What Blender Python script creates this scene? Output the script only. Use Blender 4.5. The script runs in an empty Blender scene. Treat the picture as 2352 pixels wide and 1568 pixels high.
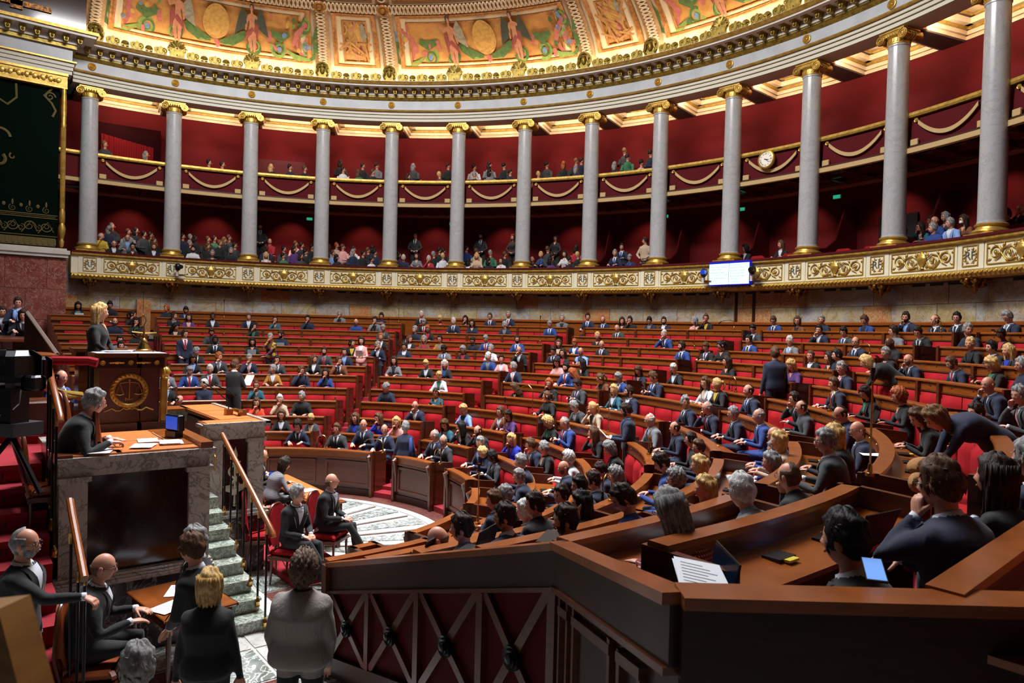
import bpy, math, random
import numpy as np
from math import sin, cos, pi, radians, degrees, sqrt, atan2
from mathutils import Vector, Matrix
SC = bpy.context.scene
COL = SC.collection
rnd = random.Random(7)
# ---------------------------------------------------------------- camera
# world frame: X runs along the chord of the half circle, Y towards the deputies, Z up, origin at the centre of the chord
CAM = Vector((11.58, -3.43, 3.5))
def _camera():
    yv = Vector((-0.7861, 0.6181, 0)); rv = Vector((0.6181, 0.7861, 0))
    F = yv * cos(-0.0122) + Vector((0, 0, sin(-0.0122)))
    U = rv.cross(F)
    rl = 0.0243
    R2 = rv * cos(rl) + U * sin(rl); U2 = -rv * sin(rl) + U * cos(rl)
    m = Matrix((( R2.x, U2.x, -F.x, CAM.x), (R2.y, U2.y, -F.y, CAM.y), (R2.z, U2.z, -F.z, CAM.z), (0, 0, 0, 1)))
    cd = bpy.data.cameras.new('camera'); co = bpy.data.objects.new('camera', cd); COL.objects.link(co)
    cd.sensor_width = 36; cd.lens = 36 * 1639.98 / 2352; cd.clip_start = 0.05; cd.clip_end = 200
    cd.dof.use_dof = True; cd.dof.focus_distance = 14.0; cd.dof.aperture_fstop = 5.0
    co.matrix_world = m; SC.camera = co
_camera()
SC.view_settings.view_transform = 'Standard'; SC.view_settings.look = 'None'; SC.view_settings.gamma = 1
SC.view_settings.use_curve_mapping = False
SC.view_settings.exposure = 0.0
w = bpy.data.worlds.new('world'); SC.world = w; w.use_nodes = True
w.node_tree.nodes['Background'].inputs[0].default_value = (0.75, 0.8, 1.0, 1)
w.node_tree.nodes['Background'].inputs[1].default_value = 0.008
def P(r, phi, z=0.0):
    a = radians(phi); return Vector((-r * cos(a), r * sin(a), z))
def light(kind, name, loc, energy, color, **k):
    ld = bpy.data.lights.new(name, kind); ld.energy = energy; ld.color = color
    for a, b in k.items():
        if a not in ('rot', 'target'): setattr(ld, a, b)
    o = bpy.data.objects.new(name, ld); COL.objects.link(o); o.location = loc
    if 'target' in k:
        o.rotation_euler = (Vector(k['target']) - Vector(loc)).to_track_quat('-Z', 'Y').to_euler()
    elif 'rot' in k: o.rotation_euler = k['rot']
    return o
# the skylight over the pit: daylight through a round glass ceiling (the opening itself is built below)
light('AREA', 'skylight_daylight', P(3.2, 92, 15.3), 2800, (0.97, 0.98, 1.0), shape='DISK', size=7.0, spread=radians(112))
for k in range(10):                                 # added fill lamps round the skylight rim, standing for no fitting, brighten the colonnade
    a_ = -8 + 196 * (k + .5) / 10; light('AREA', 'added_colonnade_fill', P(6.2, a_, 14.6), 150, (1.0, 0.975, 0.94), shape='RECTANGLE', size=2.4, size_y=1.0, target=P(15, a_, 8.4), spread=radians(95))
# ---------------------------------------------------------------- materials
MAT = {}
def srgb(h):
    if isinstance(h, str):
        h = h.lstrip('#'); c = [int(h[i:i + 2], 16) / 255 for i in (0, 2, 4)]
    else: c = h
    return tuple(((x / 12.92) if x <= 0.04045 else ((x + 0.055) / 1.055) ** 2.4) for x in c) + (1,)
def mat(name, color, rough=0.5, metal=0.0, spec=0.5, coat=0.0, sheen=0.0, emit=None, estr=0.0, noise=None, bump=None, wood=None, veins=None, objrand=0.0):
    """procedural principled material; noise=(scale, colour2, amount), bump=(scale, strength), wood=(colour2, stretch), veins=list of (scale, distortion, width, colour)"""
    if name in MAT: return MAT[name]
    m = bpy.data.materials.new(name); m.use_nodes = True; nt = m.node_tree; N = nt.nodes; L = nt.links
    b = N['Principled BSDF']; b.inputs['Roughness'].default_value = rough; b.inputs['Metallic'].default_value = metal
    b.inputs['Specular IOR Level'].default_value = spec; b.inputs['Coat Weight'].default_value = coat; b.inputs['Coat Roughness'].default_value = 0.15
    if sheen: b.inputs['Sheen Weight'].default_value = sheen; b.inputs['Sheen Roughness'].default_value = 0.5
    col = srgb(color); cur = None
    tc = N.new('ShaderNodeTexCoord')
    def mix(a, bcol, fac):
        mx = N.new('ShaderNodeMix'); mx.data_type = 'RGBA'
        if isinstance(a, tuple): mx.inputs[6].default_value = a
        else: L.new(a, mx.inputs[6])
        if isinstance(bcol, tuple): mx.inputs[7].default_value = bcol
        else: L.new(bcol, mx.inputs[7])
        L.new(fac, mx.inputs[0]); return mx.outputs[2]
    vec = tc.outputs['Object']
    if objrand:
        oi = N.new('ShaderNodeObjectInfo'); ad = N.new('ShaderNodeVectorMath'); ad.operation = 'ADD'
        sc_ = N.new('ShaderNodeMath'); sc_.operation = 'MULTIPLY'; sc_.inputs[1].default_value = 57.0
        L.new(oi.outputs['Random'], sc_.inputs[0]); L.new(vec, ad.inputs[0]); L.new(sc_.outputs[0], ad.inputs[1]); vec = ad.outputs[0]
    cur = col
    if wood:
        mp = N.new('ShaderNodeMapping'); mp.inputs['Scale'].default_value = wood[1]; L.new(vec, mp.inputs[0])
        nz = N.new('ShaderNodeTexNoise'); nz.inputs['Scale'].default_value = 3.0; nz.inputs['Detail'].default_value = 6; nz.inputs['Distortion'].default_value = 1.2
        L.new(mp.outputs[0], nz.inputs[0])
        rp = N.new('ShaderNodeValToRGB'); rp.color_ramp.elements[0].position = 0.35; rp.color_ramp.elements[1].position = 0.68
        L.new(nz.outputs[0], rp.inputs[0]); cur = mix(cur, srgb(wood[0]), rp.outputs[0])
    if noise:
        nz = N.new('ShaderNodeTexNoise'); nz.inputs['Scale'].default_value = noise[0]; nz.inputs['Detail'].default_value = 5; L.new(vec, nz.inputs[0])
        rp = N.new('ShaderNodeValToRGB'); rp.color_ramp.elements[0].position = 0.42; rp.color_ramp.elements[1].position = 0.62
        rp.color_ramp.elements[1].color = (noise[2],) * 3 + (1,); L.new(nz.outputs[0], rp.inputs[0]); cur = mix(cur, srgb(noise[1]), rp.outputs[0])
    for v in (veins or []):
        nz = N.new('ShaderNodeTexNoise'); nz.inputs['Scale'].default_value = v[0]; nz.inputs['Detail'].default_value = 7; nz.inputs['Roughness'].default_value = 0.6; nz.inputs['Distortion'].default_value = v[1]
        L.new(vec, nz.inputs[0])
        s = N.new('ShaderNodeMath'); s.operation = 'SUBTRACT'; s.inputs[1].default_value = 0.5; L.new(nz.outputs[0], s.inputs[0])
        a = N.new('ShaderNodeMath'); a.operation = 'ABSOLUTE'; L.new(s.outputs[0], a.inputs[0])
        rp = N.new('ShaderNodeValToRGB'); rp.color_ramp.elements[0].position = 0.0; rp.color_ramp.elements[1].position = v[2]
        rp.color_ramp.elements[0].color = (v[4] if len(v) > 4 else 1,) * 3 + (1,); rp.color_ramp.elements[1].color = (0, 0, 0, 1)
        L.new(a.outputs[0], rp.inputs[0]); cur = mix(cur, srgb(v[3]), rp.outputs[0])
    if isinstance(cur, tuple): b.inputs['Base Color'].default_value = cur
    else: L.new(cur, b.inputs['Base Color'])
    if bump:
        nz = N.new('ShaderNodeTexNoise'); nz.inputs['Scale'].default_value = bump[0]; nz.inputs['Detail'].default_value = 4
        if len(bump) > 2:
            mp = N.new('ShaderNodeMapping'); mp.inputs['Scale'].default_value = bump[2]; L.new(vec, mp.inputs[0]); L.new(mp.outputs[0], nz.inputs[0])
        else: L.new(vec, nz.inputs[0])
        bp = N.new('ShaderNodeBump'); bp.inputs['Strength'].default_value = bump[1]; bp.inputs['Distance'].default_value = 0.02; L.new(nz.outputs[0], bp.inputs['Height']); L.new(bp.outputs[0], b.inputs['Normal'])
    if emit: b.inputs['Emission Color'].default_value = srgb(emit); b.inputs['Emission Strength'].default_value = estr
    MAT[name] = m; return m
M_COL = mat('column_marble', '#a8a9ab', 0.22, noise=(1.6, '#a3a6aa', 0.8), veins=[(1.1, 1.5, 0.02, '#8b8d92', .5), (3.5, .6, .012, '#9a958c', .5)], coat=.3)
M_GOLD = mat('gold', '#c4a04c', 0.36, 0.6, noise=(5, '#94702c', .6), bump=(28, .15))
M_GOLDP = mat('gilt_paint', '#b89848', 0.42, 0.55, noise=(9, '#8f6d22', .7), bump=(30, .2))
M_BRONZE = mat('old_gilt', '#a08a3c', 0.42, 0.6, noise=(9, '#6e5a22', .8), bump=(35, .3))
M_BRASS = mat('brass', '#c8a15a', 0.25, 1.0)
M_GILTD = mat('dark_gilt', '#8a5a1e', 0.4, 0.6, noise=(12, '#3a1c08', .9), bump=(20, .5))
M_WHITE = mat('cornice_white', '#c9c6bf', 0.5, noise=(2, '#b9b3a8', .5))
M_CREAM = mat('cream_paint', '#d8d2bb', 0.45, noise=(2, '#cfc5a4', .5))
M_CREAMP = mat('panel_cream', '#d6cfb0', 0.5)
M_FRIEZE = mat('frieze_grey', '#a9aeb4', 0.45, noise=(2.5, '#9a9ea6', .7))
M_ARCH = mat('architrave_cream', '#c2c0b0', 0.5)
M_DRED = mat('wall_red', '#580408', 0.8, spec=.2, noise=(1.2, '#4a0306', .5), bump=(40, .08))
M_DRED2 = mat('curtain_red', '#7a0a0e', 0.8, spec=.2)
M_SOFFIT = mat('soffit_brown', '#4e3f3c', 0.6)
M_COFFER = mat('coffer_cream', '#d9c3a0', 0.5, noise=(3, '#c9a878', .5))
M_PINK = mat('trim_pink', '#a85a48', 0.5)
M_CARPET = mat('carpet_red', '#8c1020', 0.95, bump=(200, .15), noise=(3, '#780c1a', .5))
M_VELVET = mat('velvet_red', '#9c0814', 0.8, spec=.25, noise=(6, '#860410', .6), bump=(90, .06))
M_VELD = mat('velvet_dark', '#4c0610', 0.85, spec=.2)
M_MAHO = mat('mahogany', '#5c2a12', 0.32, coat=.2, wood=('#45200e', (1.2, 1.2, 9)))
M_OAK = mat('desk_wood', '#8a4818', 0.3, coat=.25, wood=('#743a10', (1.2, 1.2, 8)))
M_DARKW = mat('dark_wood', '#341509', 0.42, spec=.3, coat=.08, wood=('#241006', (1, 1, 7)))
M_LEATH = mat('desk_leather', '#bf6a30', 0.45, noise=(8, '#b05c26', .5), bump=(120, .1))
M_CHLEA = mat('chair_leather', '#8a3d16', 0.4, bump=(90, .12))
M_WMARB = mat('white_marble', '#b9b4ac', 0.25, noise=(2, '#a39d96', .7), veins=[(2.2, 2.2, .03, '#5a5650', .8), (5, 1, .02, '#77726c', .6)], coat=.2, objrand=1)
M_GMARB = mat('green_marble', '#7b877a', 0.22, noise=(4, '#5c685c', .9), veins=[(3.2, 2.5, .035, '#c4c8bc', .9), (7, 1.5, .03, '#e0e2d8', .6)], coat=.3, objrand=1)
M_PORPH = mat('porphyry', '#2c100c', 0.12, noise=(6, '#1c0806', .8), veins=[(1.5, 2, .004, '#6a5048', .3)], coat=.3)
M_REDM = mat('red_marble', '#7c3f36', 0.25, noise=(2.2, '#8f5548', .9), veins=[(2.6, 3, .022, '#b59a92', .75), (6, 1.8, .02, '#5a2a24', .7)], coat=.2, objrand=1)
M_PLINTH = mat('grey_breccia', '#4a3d3c', 0.25, noise=(3.5, '#2a2224', .9), veins=[(2.4, 2.2, .03, '#9a9490', .8)], coat=.2, objrand=1)
M_FLW = mat('floor_white', '#c8c6c2', 0.16, noise=(3, '#b4b2ae', .7), veins=[(2, 2, .02, '#8a8a8a', .6)], coat=.2, objrand=1)
M_FLG = mat('floor_green', '#8f958f', 0.16, noise=(3, '#545e56', .9), veins=[(3.5, 2.5, .04, '#dcdedb', .95)], coat=.2, objrand=1)
M_FLR = mat('floor_rose', '#5c3430', 0.18, noise=(4, '#6e443c', .8), veins=[(3, 2, .02, '#8a6a60', .6)], coat=.2, objrand=1)
M_BLACK = mat('black_plastic', '#101012', 0.35)
M_BLKM = mat('black_metal', '#161416', 0.3, 0.6)
M_STEEL = mat('steel', '#8a8c90', 0.3, 0.9)
M_PAPER = mat('paper', '#dfe3ea', 0.7)
M_INK = mat('ink', '#33343c', 0.8)
M_YEL = mat('yellow_plate', '#c9b838', 0.5)
M_GREENT = mat('tapestry_green', '#04100a', 0.95, spec=.05, bump=(60, .2))
M_TAPG = mat('tapestry_gold', '#5e5226', 0.8, bump=(60, .3))
M_FRINGE = mat('fringe', '#b59a6a', 0.8, bump=(60, .4, (1, 1, .05)))
M_CURT = mat('swag_red', '#4e040c', 0.8, spec=.2)
def marblewall():
    m = mat('wall_marble', '#a89a78', 0.22, coat=.15, objrand=1, noise=(1.0, '#9a9ca2', .9), veins=[(.8, 1.5, .08, '#8a7236', .6), (1.3, 2.2, .016, '#9a4030', .6), (1.8, 2, .008, '#c8bf9c', .7), (2.2, 1.5, .01, '#4a4a52', .5)])
    return m
M_MWALL = marblewall()
M_MORNG = mat('wall_marble_orange', '#a87048', 0.22, coat=.2, objrand=1, noise=(2.4, '#a08256', .9), veins=[(2.4, 3, .03, '#a04a28', .9), (3.5, 3, .015, '#cdb890', .9)])
# ---------------------------------------------------------------- mesh builder
class MB:
    def __init__(s): s.v = []; s.f = []; s.m = []; s.cur = 0
    def add(s, vs, fs):
        o = len(s.v); s.v.extend([tuple(v) for v in vs]); s.f.extend([tuple(i + o for i in f) for f in fs]); s.m.extend([s.cur] * len(fs)); return s
    def box(s, c, d, rot=None, bev=0):
        hx, hy, hz = d[0] / 2, d[1] / 2, d[2] / 2
        if bev:
            b = min(bev, hx * .9, hy * .9, hz * .9); vs = []
            for z, k in ((-hz, 1), (-hz + b, 0), (hz - b, 0), (hz, 1)):
                x, y = hx - b * k, hy - b * k
                q = b * (1 - k) + 0 if not k else b
                for (sx, sy) in ((-1, -1), (1, -1), (1, 1), (-1, 1)):
                    # chamfered corners
                    vs.append((sx * (x - (b if (sx * sy > 0) else 0)), sy * (y - (0 if (sx * sy > 0) else b)), z)); vs.append((sx * (x - (0 if (sx * sy > 0) else b)), sy * (y - (b if (sx * sy > 0) else 0)), z))
            n = 8; fs = [tuple(range(n))[::-1], tuple(range(3 * n, 4 * n))]
            for k in range(3):
                for i in range(n): j = (i + 1) % n; fs.append((k * n + i, k * n + j, (k + 1) * n + j, (k + 1) * n + i))
        else:
            vs = [(x, y, z) for z in (-hz, hz) for (x, y) in ((-hx, -hy), (hx, -hy), (hx, hy), (-hx, hy))]
            fs = [(3, 2, 1, 0), (4, 5, 6, 7), (0, 1, 5, 4), (1, 2, 6, 5), (2, 3, 7, 6), (3, 0, 4, 7)]
        c = Vector(c)
        if rot is not None: vs = [rot @ Vector(v) + c for v in vs]
        else: vs = [Vector(v) + c for v in vs]
        return s.add(vs, fs)
    def sweep(s, prof, p0, p1, n=None, caps=True, rmod=None):
        """closed (r,z) profile swept round the room axis from angle p0 to p1"""
        if n is None: n = max(1, int(abs(p1 - p0) * 1.2))
        k = len(prof); vs = []
        for i in range(n + 1):
            ph = p0 + (p1 - p0) * i / n
            for (r, z) in prof: vs.append(P(r, ph, z))
        fs = []
        for i in range(n):
            for j in range(k): j2 = (j + 1) % k; fs.append((i * k + j, (i + 1) * k + j, (i + 1) * k + j2, i * k + j2))
        if caps: fs += [tuple(range(k)), tuple(range(n * k, (n + 1) * k))[::-1]]
        return s.add(vs, fs)
    def lathe(s, prof, n=24, c=(0, 0, 0), mtx=None, cap=True):
        vs = []; fs = []; k = len(prof)
        for i in range(n):
            a = 2 * pi * i / n
            for (r, z) in prof: vs.append(Vector((r * cos(a), r * sin(a), z)))
        for i in range(n):
            i2 = (i + 1) % n
            for j in range(k - 1): fs.append((i * k + j, i2 * k + j, i2 * k + j + 1, i * k + j + 1))
        if cap:
            if prof[0][0] > 1e-4: fs.append(tuple(i * k for i in range(n))[::-1])
            if prof[-1][0] > 1e-4: fs.append(tuple(i * k + k - 1 for i in range(n)))
        if mtx is not None: vs = [mtx @ v for v in vs]
        c = Vector(c); return s.add([v + c for v in vs], fs)
    def tube(s, pts, rad, n=8, closed=False, flat=1.0):
        pts = [Vector(p) for p in pts]; m = len(pts); vs = []; fs = []
        rads = rad if isinstance(rad, (list, tuple)) else [rad] * m
        up = Vector((0, 0, 1)); prev = None
        for i, p in enumerate(pts):
            if closed: d = pts[(i + 1) % m] - pts[i - 1]
            else: d = (pts[min(i + 1, m - 1)] - pts[max(i - 1, 0)])
            d = d.normalized() if d.length > 1e-9 else Vector((0, 0, 1))
            if prev is None:
                a = d.cross(up)
                if a.length < .1: a = d.cross(Vector((1, 0, 0)))
            else: a = prev - d * prev.dot(d)
            a.normalize(); prev = a; b = d.cross(a)
            for j in range(n): t = 2 * pi * j / n; vs.append(p + a * cos(t) * rads[i] + b * sin(t) * rads[i] * flat)
        q = m if closed else m - 1
        for i in range(q):
            i2 = (i + 1) % m
            for j in range(n): j2 = (j + 1) % n; fs.append((i * n + j, i * n + j2, i2 * n + j2, i2 * n + j))
        if not closed: fs += [tuple(range(n))[::-1], tuple(range((m - 1) * n, m * n))]
        return s.add(vs, fs)
    def prism(s, poly, d, mtx):
        """flat polygon (x,z local) extruded along local y by d"""
        n = len(poly); vs = [mtx @ Vector((x, 0, z)) for x, z in poly] + [mtx @ Vector((x, d, z)) for x, z in poly]
        fs = [tuple(range(n)), tuple(range(n, 2 * n))[::-1]] + [(i, i + n, (i + 1) % n + n, (i + 1) % n) for i in range(n)]
        return s.add(vs, fs)
    def ell(s, c, r, n=12, m=8, mtx=None):
        vs = []; fs = []
        for i in range(m + 1):
            t = pi * i / m
            for j in range(n): a = 2 * pi * j / n; vs.append(Vector((r[0] * sin(t) * cos(a), r[1] * sin(t) * sin(a), r[2] * cos(t))))
        for i in range(m):
            for j in range(n): j2 = (j + 1) % n; fs.append((i * n + j, (i + 1) * n + j, (i + 1) * n + j2, i * n + j2))
        if mtx is not None: vs = [mtx @ v for v in vs]
        c = Vector(c); return s.add([v + c for v in vs], fs)
    def mesh(s, name, mats, smooth=False):
        me = bpy.data.meshes.new(name); me.from_pydata(s.v, [], s.f)
        for m in (mats if isinstance(mats, (list, tuple)) else [mats]): me.materials.append(m)
        if len(me.materials) > 1: me.polygons.foreach_set('material_index', s.m)
        if smooth == 'auto':
            me.polygons.foreach_set('use_smooth', [True] * len(me.polygons))
            try: me.set_sharp_from_angle(angle=radians(35))
            except Exception: pass
        elif smooth: me.polygons.foreach_set('use_smooth', [True] * len(me.polygons))
        me.validate(verbose=False); me.update(); return me
def link(name, me, parent=None, mtx=None, label=None, cat=None, group=None, kind=None):
    o = bpy.data.objects.new(name, me); COL.objects.link(o)
    if parent is not None: o.parent = parent
    if mtx is not None:
        o.matrix_basis = mtx if isinstance(mtx, Matrix) else Matrix.Translation(mtx)
    tag(o, label, cat, group, kind); return o
def tag(o, label=None, cat=None, group=None, kind=None):
    if label: o['label'] = label
    if cat: o['category'] = cat
    if group: o['group'] = group
    if kind: o['kind'] = kind
    return o
def ob(name, mb, mats, parent=None, mtx=None, smooth='auto', **k):
    return link(name, mb.mesh(name, mats, smooth), parent, mtx, **k)
def empty(name, loc, label=None, cat=None, group=None, rz=0, kind=None):
    o = bpy.data.objects.new(name, None); COL.objects.link(o); o.location = loc; o.rotation_euler = (0, 0, rz); o.empty_display_size = .1
    return tag(o, label, cat, group, kind)
def frame(r, phi, z=0):
    """matrix at (r,phi,z): local x = tangent (to the right seen from the centre), y = outward, z up"""
    a = radians(phi); out = Vector((-cos(a), sin(a), 0)); tan = Vector((out.y, -out.x, 0)); p = P(r, phi, z)
    return Matrix(((tan.x, out.x, 0, p.x), (tan.y, out.y, 0, p.y), (0, 0, 1, p.z), (0, 0, 0, 1)))
def font_mesh(txt, size, depth=0.003, bold=False, mtxt=None):
    cu = bpy.data.curves.new('txt', 'FONT'); cu.body = txt; cu.size = size; cu.extrude = depth; cu.align_x = 'LEFT'; cu.resolution_u = 2
    to = bpy.data.objects.new('txt', cu); COL.objects.link(to); bpy.context.view_layer.update()
    me = bpy.data.meshes.new_from_object(to.evaluated_get(bpy.context.evaluated_depsgraph_get())); bpy.data.objects.remove(to); bpy.data.curves.remove(cu)
    return me
ORD = ['', 'first', 'second', 'third', 'fourth', 'fifth', 'sixth', 'seventh', 'eighth', 'ninth', 'tenth', 'eleventh', 'twelfth', 'thirteenth', 'fourteenth', 'fifteenth', 'sixteenth', 'seventeenth', 'eighteenth', 'nineteenth', 'twentieth', 'twenty-first', 'twenty-second', 'twenty-third', 'twenty-fourth', 'twenty-fifth', 'twenty-sixth', 'twenty-seventh', 'twenty-eighth', 'twenty-ninth', 'thirtieth']
COLPHI = [9.443 * k for k in range(14)]          # columns 1..14 of the colonnade
# ================================================================ THE HALL
def S(name, mb, mats, parent=None, smooth='auto', **k):
    return ob(name, mb, mats, parent, smooth=smooth, kind=None if parent is not None else 'structure', **k)
PH0, PH1 = -2.0, 168.0
ZR = [z + 3.5 for z in (.224, -.057, -.314, -.563, -.812, -1.053, -1.271, -1.546, -1.796, -2.087, -2.332, -2.55)]   # top of each desk row, outermost first
RR = [13.59 - .877 * i for i in range(11)] + [3.95]
FL = [z - .81 for z in ZR[:11]] + [0.12]                                  # platform each row stands on
AISLES = [17.0, 42.1, 67.0, 92.0, 117.0, 142.0, 167.0]
# ---- floors: one terrace per row
fl = None
m = MB(); m.box((0, 2, -.15), (34, 26, .3)); floor = S('floor', m, M_FLW)
for i in range(11):
    r0 = RR[i] + .0; r1 = 15.0 if i == 0 else RR[i - 1]
    m = MB(); m.sweep([(r0, 0.0), (r1, 0.0), (r1, FL[i]), (r0, FL[i])], 0, 180, 90)
    m.box((r0 / 2 + r1 / 2, -.225, FL[i] / 2), (r1 - r0, .45, FL[i])); m.box((-r0 / 2 - r1 / 2, -.7, FL[i] / 2), (r1 - r0, 1.4, FL[i]))
    S('terrace', m, M_CARPET, floor)
m = MB(); m.sweep([(RR[11], 0), (RR[10], 0), (RR[10], .12), (RR[11], .12)], 20, 180, 60); S('terrace', m, M_CARPET, floor)
# ---- aisle steps (two per terrace)
for ai, ac in enumerate(AISLES):
    m = MB()
    for i in range(11):
        zlo = FL[i + 1]; zhi = FL[i]; r0 = RR[i]; 
        for k in (1, 2):
            z = zlo + (zhi - zlo) * k / 3; ra = r0 - .29 * (3 - k) ; da = degrees(.33 / r0)
            m.sweep([(ra, zlo - .02), (r0, zlo - .02), (r0, z), (ra, z)], ac - da, ac + da, 2)
    S('aisle_steps', m, M_CARPET, floor)
# ---- the pit: marble floor laid as fanned stones
m = MB(); m.sweep([(3.62, 0), (4.0, 0), (4.0, .016), (3.62, .016)], 15, 175, 60); S('porphyry_band', m, M_FLR, floor)
m = MB(); m.sweep([(3.44, 0), (3.61, 0), (3.61, .014), (3.44, .014)], 15, 175, 60); S('white_band', m, M_FLW, floor)
NS = 9
for k in range(NS):
    a0 = 20 + 150 * k / NS; a1 = 20 + 150 * (k + 1) / NS; am = (a0 + a1) / 2; g = .5
    def tri(name, pts, mt, z):
        mb = MB(); n = len(pts); vs = [(p.x, p.y, 0) for p in pts] + [(p.x, p.y, z) for p in pts]
        mb.add(vs, [tuple(range(n))[::-1], tuple(range(n, 2 * n))] + [(i, (i + 1) % n, (i + 1) % n + n, i + n) for i in range(n)])
        return S(name, mb, mt, floor, smooth=False)
    tri('green_wedge', [P(.9, am), P(3.40, a0 + 4.5), P(3.42, am), P(3.40, a1 - 4.5)], M_FLG, .012)
    tri('white_strip', [P(.75, a0 + g), P(.75, a0 - g + .6), P(3.43, a0 + .25), P(3.43, a0 + .7)], M_FLW, .014)
    tri('fine_line', [P(1.2, a0 + 3.2), P(3.36, a0 + 1.5), P(3.36, a0 + 1.75)], M_FLR, .0145)
# forecourt at the foot of the rostrum, square stones
for i in range(9):
    for j in range(8):
        x = 1.9 + i * .78; y = -3.6 + j * .62
        if y > 0.9 or (x > 8.4): continue
        if x < 3.4 and y < -.4: continue
        k = (i * 3 + j * 2) % 5
        mt = M_FLR if k == 0 else (M_FLG if k in (2,) else M_FLW)
        mb = MB(); mb.box((x, y, .004), (.74, .58, .014)); S('floor_stone', mb, mt, floor, smooth=False)
# ---- wall behind the benches: breccia slabs in two courses
wall = empty('wall_back', (0, 0, 0), kind='structure')
m = MB(); m.sweep([(15.0, 3.0), (15.5, 3.0), (15.5, 5.6), (15.0, 5.6)], -6, 172, 80); S('wall_core', m, M_MWALL, wall)
doors = [(46.5 + 40.0, 46.5 + 44.5)]
edges = []
ph = -4.0; q = random.Random(3)
while ph < 168:
    wd = q.choice([3.0, 3.7, 4.6]); edges.append((ph, ph + wd)); ph += wd
for ci, (za, zb) in enumerate(((3.9, 4.38), (4.39, 5.05))):
    for k, (a, b) in enumerate(edges):
        a2, b2 = a + .02, b - .02
        if ci: a2 += 1.1; b2 += 1.1
        if 86.1 < (a2 + b2) / 2 < 91.2: mt = M_MORNG
        else: mt = M_MORNG if (k * 7 + ci * 3) % 9 == 0 else M_MWALL
        mb = MB(); mb.sweep([(14.93 + .004 * (k % 2), za), (15.02, za), (15.02, zb), (14.93 + .004 * (k % 2), zb)], a2, b2, 4); S('marble_slab', mb, mt, wall, smooth=False)
for a in (86.0, 88.2):                                                    # the flush marble door in the wall
    mb = MB(); mb.sweep([(14.915, 3.6), (14.95, 3.6), (14.95, 5.06), (14.915, 5.06)], a, a + .35, 1); S('door_post', mb, M_DARKW, wall)
m = MB(); m.sweep([(14.86, 3.3), (15.0, 3.3), (15.0, 3.98), (14.9, 3.98), (14.86, 3.94)], -6, 172, 120); S('wainscot', m, M_OAK, wall)
m = MB(); m.sweep([(14.82, 3.90), (14.88, 3.90), (14.88, 3.95), (14.82, 3.95)], -6, 172, 120); S('wainscot_cap', m, M_OAK, wall)
gr = MB()
for k in range(13):                                                       # dark ventilation grilles under the gallery
    for d in (3.0, 4.75, 6.5):
        gr.sweep([(14.90, 4.80), (14.93, 4.80), (14.93, 4.92), (14.90, 4.92)], COLPHI[k] + d - .6, COLPHI[k] + d + .6, 2)
g1 = S('vent_grille', gr, M_BLACK, wall); g1['kind'] = 'stuff'
# pilaster strips on the marble (left passage)
mb = MB(); mb.sweep([(14.6, 3.1), (14.95, 3.1), (14.95, 4.3), (14.6, 4.3)], 5.4, 7.0, 2); S('stone_pier', mb, M_MORNG, wall)
# ---- gallery: slab, parapet, back wall, ceilings
gal = empty('trim_1', (0, 0, 0), kind='structure')
m = MB(); m.sweep([(14.62, 4.86), (17.1, 4.86), (17.1, 5.0), (14.62, 5.0)], PH0, PH1, 120); S('gallery_floor', m, M_SOFFIT, gal)
for k, (r0, z) in enumerate(((15.7, 5.2), (16.3, 5.42))):
    m = MB(); m.sweep([(r0, 4.95), (17.05, 4.95), (17.05, z), (r0, z)], PH0, PH1, 120); S('gallery_step', m, M_DRED, gal)
par = empty('gallery_parapet', (0, 0, 0), 'long cream and gilt parapet of the lower gallery', 'parapet')
m = MB(); m.sweep([(14.5, 5.03), (14.85, 5.03), (14.85, 5.64), (14.5, 5.64)], PH0, PH1, 160); S('parapet_wall', m, M_CREAM, par)
m = MB(); m.sweep([(14.40, 5.64), (14.44, 5.62), (14.48, 5.60), (14.9, 5.60), (14.9, 5.70), (14.40, 5.70)], PH0, PH1, 160); S('gilt_rail', m, M_GOLDP, par)
m = MB(); m.sweep([(14.38, 5.70), (15.2, 5.70), (15.2, 5.755), (14.38, 5.755)], PH0, PH1, 160); S('velvet_top', m, M_VELD, par)
m = MB(); m.sweep([(14.36, 4.93), (14.33, 4.97), (14.36, 5.02), (14.42, 5.045), (14.7, 5.045), (14.7, 4.86), (14.44, 4.86), (14.38, 4.89)], PH0, PH1, 160); S('gilt_torus', m, M_GOLDP, par)
m = MB()
for k in range(760):                                                      # carved laurel on the torus
    a = PH0 + (PH1 - PH0) * k / 760; fr = frame(14.335, a, 4.975 + (.018 if k % 2 else -.018))
    m.ell((0, 0, 0), (.028, .022, .02), 6, 4, fr @ Matrix.Rotation(.6 if k % 2 else -.6, 4, 'Y'))
lo = S('laurel_carving', m, M_GOLD, par); lo['kind'] = 'stuff'
def spiral(mb, cx, cz, r, turns, dirn, a0, rad, y=-.012, n=26):
    pts = []
    for i in range(n):
        t = i / (n - 1); a = a0 + dirn * turns * 2 * pi * t; rr = r * (1 - .86 * t); pts.append((cx + rr * cos(a), y, cz + rr * sin(a)))
    mb.tube(pts, [rad * (1 - .5 * i / n) for i in range(n)], 5); mb.ell((cx, y - .006, cz), (r * .22, .012, r * .22), 8, 5)
def leaf(mb, x, z, ang, ln, wd, y=-.008):
    c, s_ = cos(ang), sin(ang); pts = []
    for t, w_ in ((0, .15), (.35, 1), (.7, .7), (1, 0)): pts.append((t, w_))
    poly = [(x + c * t * ln - s_ * w_ * wd, z + s_ * t * ln + c * w_ * wd) for t, w_ in pts] + [(x + c * t * ln + s_ * w_ * wd, z + s_ * t * ln - c * w_ * wd) for t, w_ in pts[::-1][1:]]
    mb.prism(poly, .016, Matrix.Translation((0, y - .008, 0)))
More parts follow.
